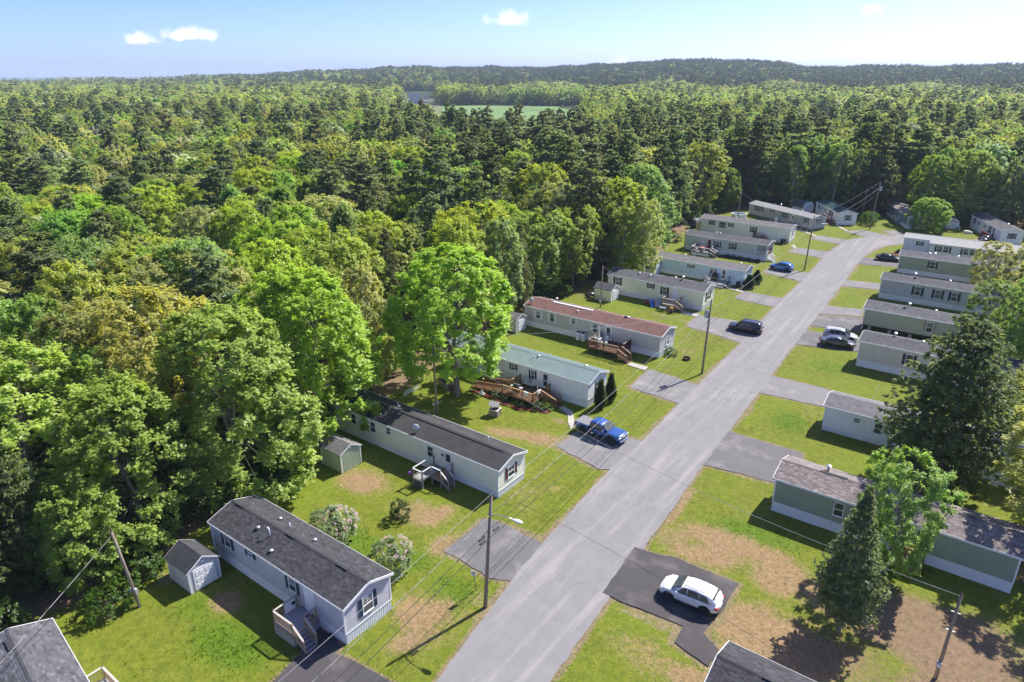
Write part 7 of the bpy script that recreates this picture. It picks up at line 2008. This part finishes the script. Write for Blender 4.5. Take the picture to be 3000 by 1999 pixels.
TREES = [
    ('maple', 'olive', -52.3, 28.3, 17.5, 6.3),
    ('maple', 'bright', -55.2, 38.6, 17.8, 5.9),
    ('maple', 'mid', -52.4, 19.4, 14.5, 4.8),
    ('hemlock', 'dark', -61.8, 17.3, 15.0, 2.8),
    ('hemlock', 'dark', -53.0, 11.8, 13.0, 3.2),
    ('hemlock', 'dark', -65.9, 28.2, 18.0, 3.2),
    ('hemlock', 'dark', -64.6, 32.0, 18.0, 2.6),
    ('oak', 'gold', -76.7, 27.5, 17.0, 4.0),
    ('oak', 'gold', -80.0, 37.1, 17.0, 5.3),
    ('birch', 'bright', -70.5, 41.9, 16.5, 3.1),
    ('oak', 'pale', -89.7, 69.6, 17.0, 7.2),
    ('maple', 'mid', -71.7, 21.7, 16.0, 3.2),
    ('maple', 'cool', -72.3, 19.6, 16.0, 2.8),
    ('maple', 'fresh', -108.7, 39.5, 17.0, 4.5),
    ('oak', 'gold', -95.7, 29.1, 16.5, 4.1),
    ('maple', 'bright', -120.9, 58.2, 17.0, 5.8),
    ('pine', 'blue', -116.1, 67.8, 20.0, 5.6),
    ('pine', 'blue', -149.4, 99.7, 21.0, 5.6),
    ('pine', 'blue', -246.4, 149.8, 22.0, 5.6),
    ('pine', 'blue', -149.2, 71.3, 20.0, 3.1),
    ('pine', 'grey', -115.8, 51.4, 20.0, 4.3),
    ('pine', 'grey', -113.3, 42.0, 19.0, 3.5),
    ('oak', 'gold', -197.0, 99.5, 17.0, 7.2),
    ('oak', 'gold', -193.1, 120.2, 17.0, 7.1),
    ('oak', 'lime', -173.9, 140.8, 17.0, 7.2),
    ('maple', 'fresh', -202.0, 178.2, 18.0, 7.2),
    ('oak', 'silver', -164.4, 87.8, 17.0, 4.4),
    ('maple', 'lime', -147.1, 106.9, 17.0, 6.5),
    ('pine', 'grey', -105.2, 84.2, 20.0, 4.9),
    ('pine', 'grey', -95.1, 84.3, 21.0, 4.7),
    ('oak', 'pale', -95.7, 52.8, 17.0, 4.9),
    ('maple', 'cool', -108.0, 66.7, 17.0, 5.2),
    ('maple', 'mid', -108.6, 74.0, 16.0, 4.7),
    ('oak', 'pale', -156.0, 64.0, 17.0, 4.9),
    ('oak', 'gold', -131.2, 49.5, 17.0, 5.7),
    ('pine', 'grey', -170.8, 55.4, 20.0, 5.6),
    ('pine', 'grey', -151.3, 53.1, 20.0, 5.0),
    ('oak', 'gold', -240.6, 78.8, 17.0, 5.6),
    ('oak', 'lime', -140.2, 50.6, 16.0, 4.3),
    ('pine', 'grey', -115.5, 35.4, 19.0, 3.8),
    ('pine', 'grey', -94.0, 38.3, 18.0, 3.4),
    ('oak', 'silver', -182.8, 80.5, 17.0, 3.1),
    ('maple', 'bright', -49.2, 55.5, 17.3, 6.4),
    ('hemlock', 'dark', -67.2, 62.3, 17.0, 3.2),
    ('hemlock', 'dark', -70.6, 71.0, 18.0, 3.0),
    ('oak', 'lime', -124.6, 125.8, 18.0, 7.2),
    ('maple', 'fresh', -87.7, 102.5, 18.0, 7.1),
    ('pine', 'dark', -108.7, 143.6, 22.0, 5.6),
    ('pine', 'dark', -115.9, 141.0, 23.0, 5.6),
    ('oak', 'lime', -77.2, 116.1, 18.0, 7.2),
    ('oak', 'lime', -61.5, 101.5, 14.0, 4.2),
    ('oak', 'lime', -59.3, 114.2, 17.0, 5.6),
    ('birch', 'pale', -53.5, 113.6, 15.0, 3.4),
    ('birch', 'pale', -57.5, 112.5, 12.0, 3.6),
    ('hemlock', 'dark', -59.6, 82.5, 15.5, 2.4),
    ('maple', 'sage', -60.5, 78.5, 15.5, 3.0),
    ('oak', 'lime', -63.0, 72.0, 16.0, 4.7),
    ('pine', 'grey', -73.3, 142.8, 23.0, 5.6),
    ('oak', 'gold', -69.8, 178.7, 18.0, 5.4),
    ('oak', 'pale', -59.9, 51.1, 14.5, 3.1),
    ('maple', 'bright', -56.6, 45.8, 12.0, 2.1),
    ('hemlock', 'dark', -63.0, 57.6, 9.0, 2.1),
    ('maple', 'bright', -60.3, 55.5, 5.0, 1.8),
    ('pine', 'grey', -101.0, 89.1, 20.0, 5.0),
    ('pine', 'dark', -110.2, 120.1, 22.0, 5.5),
    ('pine', 'grey', -95.4, 147.4, 22.0, 5.6),
    ('maple', 'cool', -97.2, 174.9, 18.0, 5.8),
    ('maple', 'cool', -81.2, 188.6, 17.0, 5.9),
    ('pine', 'grey', -66.7, 111.5, 20.0, 4.4),
    ('pine', 'dark', -101.0, 277.7, 24.0, 5.6),
    ('pine', 'dark', -63.5, 203.6, 24.0, 5.5),
    ('pine', 'grey', -55.0, 214.0, 24.0, 4.6),
    ('pine', 'dark', -38.8, 222.9, 25.0, 5.6),
    ('pine', 'dark', -32.1, 207.2, 23.0, 4.8),
    ('pine', 'grey', -25.3, 221.2, 23.0, 5.6),
    ('pine', 'grey', -30.8, 225.9, 22.0, 4.8),
    ('pine', 'grey', -51.9, 225.3, 23.0, 5.4),
    ('pine', 'dark', -68.0, 200.0, 23.0, 4.2),
    ('maple', 'bright', -55.4, 217.7, 15.0, 4.4),
    ('maple', 'fresh', -65.2, 222.0, 16.0, 3.4),
    ('birch', 'fresh', -61.0, 203.0, 15.0, 4.0),
    ('birch', 'mid', -42.5, 209.0, 18.0, 4.6),
    ('birch', 'mid', -37.5, 211.0, 16.5, 3.0),
    ('spruce', 'pale', -27.8, 212.7, 13.0, 2.6),
    ('spruce', 'pale', -25.6, 214.1, 12.0, 1.9),
    ('maple', 'bright', -19.0, 206.0, 16.0, 3.8),
    ('maple', 'fresh', -17.1, 215.3, 17.0, 3.4),
    ('oak', 'olive', -11.5, 210.0, 17.0, 5.4),
    ('oak', 'lime', -6.1, 243.5, 18.0, 6.1),
    ('pine', 'dark', -22.2, 247.9, 20.0, 4.3),
    ('spruce', 'dark', -20.0, 291.3, 14.0, 1.4),
    ('oak', 'sage', -1.0, 210.0, 16.5, 4.0),
    ('oak', 'pale', -5.8, 211.3, 13.0, 4.2),
    ('birch', 'mid', -53.0, 207.0, 17.0, 4.2),
    ('birch', 'fresh', -73.3, 229.3, 14.0, 3.6),
    ('maple', 'mid', -66.5, 190.0, 11.0, 3.0),
    ('oak', 'sage', -47.8, 220.2, 18.0, 4.2),
    ('oak', 'pale', -25.6, 239.1, 13.0, 3.9),
    ('old_hemlock', 'dark', -0.5, 67.0, 16.5, 5.2),
    ('fir', 'grey', -3.6, 42.8, 12.0, 2.4),
    ('oak', 'fresh', -2.2, 51.2, 10.4, 2.9),
    ('oak', 'pale', 8.6, 61.0, 13.0, 5.2),
    ('oak', 'pale', 7.5, 79.0, 12.0, 3.6),
    ('maple', 'mid', -51.0, 14.6, 9.0, 3.0),
    ('hemlock', 'dark', -52.5, 23.6, 11.0, 2.8),
    ('maple', 'bright', -53.4, 32.6, 10.5, 3.4),
    ('hemlock', 'dark', -51.5, 7.0, 13.5, 3.2),
    ('birch', 'pale', -1.2, 139.5, 9.5, 3.4),
    ('maple', 'bright', -16.8, 192.5, 7.6, 3.9),
    ('maple', 'fresh', 6.5, 118.0, 11.5, 3.8),
    ('oak', 'pale', 5.5, 131.0, 12.0, 3.8),
    ('birch', 'mid', 0.5, 110.0, 10.0, 3.2),
    ('maple', 'fresh', 7.0, 100.0, 12.0, 4.0),
    ('hemlock', 'dark', 8.0, 93.0, 13.0, 3.2),
    ('oak', 'pale', 9.0, 150.0, 14.0, 5.0),
    ('maple', 'mid', 9.5, 133.0, 14.0, 4.5),
    ('birch', 'mid', 3.0, 104.0, 11.0, 2.6),
    ('spruce', 'bluegreen', 12.0, 84.0, 13.0, 3.0),
    ('maple', 'mid', 13.0, 110.0, 14.0, 4.5),
    ('oak', 'olive', 13.0, 165.0, 15.0, 5.0),
]

# trees that can be told apart by where they stand get a label of their own, by position of the table above
NEAR = {(-52, 28): 'huge olive green maple towering over the shed beside the near grey home',
        (-55, 39): 'tall bright green maple leaning over the back end of the cream home',
        (-52, 19): 'broad mid green maple at the lower left edge behind the grey shed',
        (-62, 17): 'dark olive hemlock at the left edge above the utility pole',
        (-53, 12): 'dark drooping hemlock in the lower left corner above the shingle roof',
        (-66, 28): 'dark hemlock just behind the huge olive maple, left of its top',
        (-65, 32): 'dark hemlock between the olive maple and the golden oaks',
        (-49, 56): 'full bright green maple with bare grey trunk beside the wooden ramp',
        (-67, 62): 'dark hemlock behind the bright maple by the ramp, left peak',
        (-71, 71): 'taller dark hemlock behind the bright maple by the ramp',
        (-60, 82): 'narrow dark hemlock overhanging the far end of the brown roof',
        (-60, 78): 'grey green leafy tree between hemlock and the bright maple by the ramp',
        (-59, 114): 'round yellow green oak behind the shed with the blue door',
        (-62, 102): 'yellow green oak beside the small pale yellow shed',
        (-54, 114): 'pale feathery birch over the back end of the light blue home',
        (-58, 112): 'leaning pale birch behind the pale yellow home',
        (-77, 116): 'tall yellow green oak rising behind the brown roofed home',
        (0, 67): 'large dark hemlock in front of the white home on the right',
        (-4, 43): 'dark green fir with bare lower trunk beside the sage green home',
        (-2, 51): 'fresh green young maple in front of the sage green home',
        (8, 61): 'yellow green oak branches reaching in at the right edge',
        (8, 79): 'pale oak behind the large hemlock at the right edge',
        (-2, 140): 'pale yellow green willow like birch in front of the sage green home',
        (-17, 192): 'round bright green maple at the bend of the road',
        (-60, 51): 'pale yellow green oak behind the white picket fence',
        (-57, 46): 'small bright maple behind the far end of the cream home',
        (-63, 58): 'short dark hemlock beside the picket fence',
        (-60, 55): 'sapling with bright leaves near the picket fence',
        (-70, 179): 'golden yellow oak standing out left of the long grey home',
        (-28, 213): 'pale grey green spruce behind the grey green home, larger of the pair',
        (-26, 214): 'pale grey green spruce behind the grey green home, smaller of the pair',
        (-70, 42): 'bright green birch rising between the olive and bright maples',
        (-90, 70): 'wide pale yellow oak standing behind the bright maple, left of the hemlocks',
        (-63, 72): 'yellow green oak directly behind the bright maple by the ramp',
        (-51, 15): 'low mid green maple right behind the leaning pole',
        (-52, 24): 'small dark hemlock between the two maples behind the grey shed',
        (-53, 33): 'low bright maple right behind the pale green shed',
        (-52, 7): 'dark hemlock over the top of the bottom left roof',
        (-20, 291): 'thin dark spike of a spruce among pale trees, far right'}
KINDL = {'maple': 'maple', 'oak': 'oak', 'birch': 'birch', 'pine': 'white pine', 'hemlock': 'hemlock', 'spruce': 'spruce', 'fir': 'fir', 'old_hemlock': 'hemlock'}
TONE = {'bright': 'bright green', 'olive': 'olive green', 'mid': 'mid green', 'fresh': 'fresh green', 'cool': 'cool green', 'gold': 'golden yellow', 'lime': 'yellow green', 'pale': 'pale yellow green', 'sage': 'grey green', 'silver': 'silvery pale', 'dark': 'dark', 'blue': 'blue green', 'grey': 'grey green', 'bluegreen': 'blue green'}
SECTORS = [(-72, 'at the far left edge'), (-65, 'behind the broad lower left maple'), (-58, 'behind the huge olive maple'), (-51, 'behind the tall bright maple'), (-45, 'behind the cream home'),
           (-38, 'behind the maple by the ramp'), (-31.5, 'behind the white green roofed home'), (-26, 'behind the brown roofed home'), (-21.5, 'behind the pale yellow home'), (-16.5, 'behind the ivory home'),
           (-12.5, 'behind the long slate grey home'), (-7.5, 'behind the small green roofed home'), (99, 'behind the far right homes')]
def zone(x, y):
    az, r = azr(x, y)
    if x > -1 and y < 190: return 'at the right edge behind the right hand homes', 'trees behind the right hand homes'
    near = 95 if az < -45 else 140 if az < -26 else 205
    d = 'at the front of the wood' if r < near else 'midway into the wood' if r < near * 1.35 else 'deep in the wood'
    w = next(t for lim, t in SECTORS if az < lim)
    return d + ' ' + w, 'trees ' + d + ' ' + w
placed = []
for kd, ti, x, y, h, r in TREES:
    lb, gp = None, None
    for (nx, ny), s in NEAR.items():
        if abs(nx - x) < .8 and abs(ny - y) < .8: lb = s
    if lb is None:
        zs, gp = zone(x, y)
        lb = '%s %s %s' % (TONE[ti], KINDL[kd], zs)
        gp = gp + ', ' + TONE[ti] + ' ' + KINDL[kd]
    edge = {(-2, 51): 1, (-52, 28): 5, (-55, 39): 4, (-52, 19): 5, (-49, 56): 6, (-51, 15): 4, (-53, 33): 4}
    va = next((v for (nx, ny), v in edge.items() if abs(nx - x) < .8 and abs(ny - y) < .8), None)
    k = 1.12 if kd in ('maple', 'oak') and math.hypot(x, y) > 62 else 1.15 if kd == 'pine' else 1.0
    tree(kd, x, y, h * (1.04 if k > 1 else 1), r * k, ti, lb, gp, var=va)
    placed.append((x, y, r))

# the rest of the wood
def pick_species(g, x, y):
    az, r = azr(x, y)
    n = vnoise(np.array([x]), np.array([y]), 45, 71)[0]
    pc = (.27 if r < 330 else .2) + .55 * (n - .5)
    if -46 < az < -10 and 120 < r < 330: pc += .36
    if az < -46 and r < 130: pc -= .12
    if g.random() < pc:
        return ('pine', g.choice(['grey', 'grey', 'blue', 'dark'])) if g.random() < .82 else ('hemlock', 'dark')
    q = g.random()
    if q < .40: return 'maple', str(g.choice(['bright', 'mid', 'fresh', 'olive', 'cool', 'lime']))
    if q < .87: return 'oak', str(g.choice(['gold', 'lime', 'lime', 'pale', 'olive', 'sage', 'gold']))
    if q < .90: return 'oak', 'silver'
    return 'birch', str(g.choice(['fresh', 'mid', 'pale']))
def no_tree(x, y):
    """fields and the solar farm stay open"""
    az, r = azr(x, y)
    j = 1.6 * (float(vnoise(np.array([x]), np.array([y]), 60, 91)[0]) - .5)
    if 300 < r + 60 * j < 840 and -42.8 + j * .5 < az < -30.5 + j * .5: return True
    if 320 < r < 665 and -14.8 + j < az < -11.6 + j: return True
    if 420 < r + 60 * j < 1290 and -46.0 + j < az < -42.2: return True
    return False
gf = np.random.default_rng(99)
cand = []
def ring(r0, r1, sp):
    az0, az1 = -82.0, 10.0
    r = r0
    while r < r1:
        n = int(R(az1 - az0) * r / sp)
        for k in range(n):
            a = az0 + (az1 - az0) * (k + gf.random()) / n
            rr = r + gf.uniform(0, sp)
            x, y = polar(a, rr)
            cand.append((rr, x, y))
        r += sp
ring(40, 400, 7.0); ring(400, 900, 8.5); ring(900, 1500, 11.0); ring(1500, 2700, 14.0)
cx = np.array([c[1] for c in cand]); cy = np.array([c[2] for c in cand])
dcl = inside_dist(cx, cy, CLEARING)
kept = []
for (rr, x, y), d in zip(cand, dcl):
    if d > -2.5 or no_tree(x, y) or (x > 20 and y < 200): continue
    if rr < 330:
        if any((x - a) ** 2 + (y - b) ** 2 < (1.9 + .5 * c) ** 2 for a, b, c in placed): continue
    kept.append((rr, x, y))
kept.sort()
N_IND = 300 - len(placed)
ind, rest = kept[:N_IND], kept[N_IND:]
for rr, x, y in ind:
    kd, ti = pick_species(gf, x, y)
    hs = {'pine': (16, 22), 'hemlock': (12, 16), 'maple': (14, 18.5), 'oak': (14, 18.5), 'birch': (12, 16)}[kd]
    rs = {'pine': (4.4, 5.8), 'hemlock': (2.8, 3.8), 'maple': (4.6, 6.2), 'oak': (4.8, 6.6), 'birch': (2.8, 3.8)}[kd]
    h = gf.uniform(*hs) * (1.12 if kd == 'pine' and -46 < azr(x, y)[0] < -10 else 1)
    zs, gp = zone(x, y)
    tree(kd, x, y, h, gf.uniform(*rs), str(ti), '%s %s %s' % (TONE[str(ti)], KINDL[kd], zs), gp + ', ' + TONE[str(ti)] + ' ' + KINDL[kd])

# far wood: one mass of small trees, instanced
LODS = []
def lod_obj(name, tm, cm):
    """trunk and crown joined for the far wood"""
    bm = bmesh.new(); bm.from_mesh(cm)
    for f in bm.faces: f.material_index = 0
    lay = bm.faces.layers.float.get('leafvar')
    n0 = len(bm.faces)
    bm.from_mesh(tm); bm.faces.ensure_lookup_table()
    for f in bm.faces[n0:]: f.material_index = 1
    me = bpy.data.meshes.new(name); bm.to_mesh(me); bm.free()
    me.materials.clear(); me.materials.append(LEAFI); me.materials.append(BARKD)
    o = bpy.data.objects.new(name, me)
    LODS.append(o)
wood_col = bpy.data.collections.new('far_wood_sources')
MIDL = [broadleaf(71, 16, 5, .15, 95, 50, .55, 'round', .6, 0, None, True, LEAFI), broadleaf(72, 16, 5, .15, 95, 50, .55, 'oval', .8, 0, None, True, LEAFI), broadleaf(73, 16, 5, .18, 95, 50, .55, 'round', .4, 0, None, True, LEAFI),
        pine(74, 21, 4.4, 20, 14, 6, True, LEAFI, .95, wid=.32), pine(75, 21, 4.4, 19, 14, 6, True, LEAFI, .95, irregular=.34, wid=.32),
        pine(76, 17, 3.4, 22, 8, 4, True, LEAFI, .8, .14, .08, 1.2, wid=.3)]
FARL = [broadleaf(81, 16, 5.6, .08, 26, 22, 1.5, 'round', .5, 0, None, True, LEAFI), broadleaf(82, 16, 5.6, .08, 26, 22, 1.5, 'oval', .5, 0, None, True, LEAFI), broadleaf(83, 16, 5.6, .08, 26, 22, 1.5, 'vase', .5, 0, None, True, LEAFI),
        pine(84, 21, 4.6, 10, 4, 4, True, LEAFI, 1.9, per_wh=5, wid=.4), pine(85, 21, 4.6, 9, 4, 4, True, LEAFI, 1.9, irregular=.3, per_wh=5, wid=.4), pine(86, 17, 3.8, 11, 4, 4, True, LEAFI, 1.6, .1, .08, 1.2, per_wh=5, wid=.4)]
for i, (tm, cm) in enumerate(MIDL + FARL):
    lod_obj('far_tree_%02d' % i, tm, cm)
for o in LODS: wood_col.objects.link(o)
def far_wood():
    P, ID, SCL, ROT, TI = [], [], [], [], []
    for rr, x, y in rest:
        kd, ti = pick_species(gf, x, y)
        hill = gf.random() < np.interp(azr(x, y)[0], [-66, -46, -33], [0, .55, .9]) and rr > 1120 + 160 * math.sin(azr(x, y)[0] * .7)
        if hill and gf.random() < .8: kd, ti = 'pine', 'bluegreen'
        far = rr > 520
        k = {'maple': int(gf.integers(2)), 'birch': 1, 'oak': 2, 'pine': 3 + int(gf.integers(2)), 'hemlock': 5}[kd]
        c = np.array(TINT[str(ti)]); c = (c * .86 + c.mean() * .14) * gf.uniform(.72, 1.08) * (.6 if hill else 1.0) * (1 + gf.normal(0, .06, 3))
        h = gf.uniform(.95, 1.25) if k < 3 else gf.uniform(.85, 1.2); w = gf.uniform(.95, 1.4) * (1.0 if rr < 900 else 1.25 if rr < 1500 else 1.55)
        if kd == 'silver': h *= .9
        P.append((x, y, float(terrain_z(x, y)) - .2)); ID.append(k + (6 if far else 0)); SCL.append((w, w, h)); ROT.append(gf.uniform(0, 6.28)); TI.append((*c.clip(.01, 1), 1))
    me = bpy.data.meshes.new('far_wood'); me.from_pydata(P, [], [])
    def at(nm, ty, key, data):
        a = me.attributes.new(nm, ty, 'POINT'); a.data.foreach_set(key, np.array(data).ravel())
    at('idx', 'INT', 'value', np.array(ID, np.int32)); at('rot', 'FLOAT', 'value', np.array(ROT, np.float32))
    at('scl', 'FLOAT_VECTOR', 'vector', np.array(SCL, np.float32)); at('tint', 'FLOAT_COLOR', 'color', np.array(TI, np.float32))
    o = bpy.data.objects.new('far_wood', me); link(o)
    tag(o, 'distant mixed wood of pines and spring green trees reaching the hills', 'wood', kind='stuff')
    ng = bpy.data.node_groups.new('far wood', 'GeometryNodeTree')
    ng.interface.new_socket('Geometry', in_out='INPUT', socket_type='NodeSocketGeometry')
    ng.interface.new_socket('Geometry', in_out='OUTPUT', socket_type='NodeSocketGeometry')
    gi, go = ng.nodes.new('NodeGroupInput'), ng.nodes.new('NodeGroupOutput')
    ci = ng.nodes.new('GeometryNodeCollectionInfo'); ci.inputs['Collection'].default_value = wood_col
    ci.inputs['Separate Children'].default_value = True; ci.inputs['Reset Children'].default_value = True
    ip = ng.nodes.new('GeometryNodeInstanceOnPoints'); ip.inputs['Pick Instance'].default_value = True
    def named(nm, ty):
        n = ng.nodes.new('GeometryNodeInputNamedAttribute'); n.data_type = ty; n.inputs['Name'].default_value = nm
        return n.outputs['Attribute']
    cx_ = ng.nodes.new('ShaderNodeCombineXYZ'); ng.links.new(named('rot', 'FLOAT'), cx_.inputs['Z'])
    ng.links.new(gi.outputs[0], ip.inputs['Points']); ng.links.new(ci.outputs[0], ip.inputs['Instance'])
    ng.links.new(named('idx', 'INT'), ip.inputs['Instance Index'])
    ng.links.new(cx_.outputs[0], ip.inputs['Rotation']); ng.links.new(named('scl', 'FLOAT_VECTOR'), ip.inputs['Scale'])
    ng.links.new(ip.outputs[0], go.inputs[0])
    md = o.modifiers.new('wood', 'NODES'); md.node_group = ng
    return len(P)
print('individual trees', len(placed) + len(ind), 'far trees', far_wood())

# ------------------------------------------------------------------ air
def haze():
    m = bpy.data.materials.new('haze air'); m.use_nodes = True
    t = m.node_tree; t.nodes.clear()
    v = t.nodes.new('ShaderNodeVolumePrincipled')
    v.inputs['Color'].default_value = (0.72, 0.86, 1.0, 1)
    v.inputs['Density'].default_value = 0.00014
    v.inputs['Anisotropy'].default_value = 0.0
    o = t.nodes.new('ShaderNodeOutputMaterial'); t.links.new(v.outputs[0], o.inputs['Volume'])
    b = MB(); b.box(-14500, 14500, -14500, 14500, -42, 96)
    ob = b.build('haze', m)
    tag(ob, 'thin pale summer haze over the whole valley', 'haze', kind='stuff')
haze()
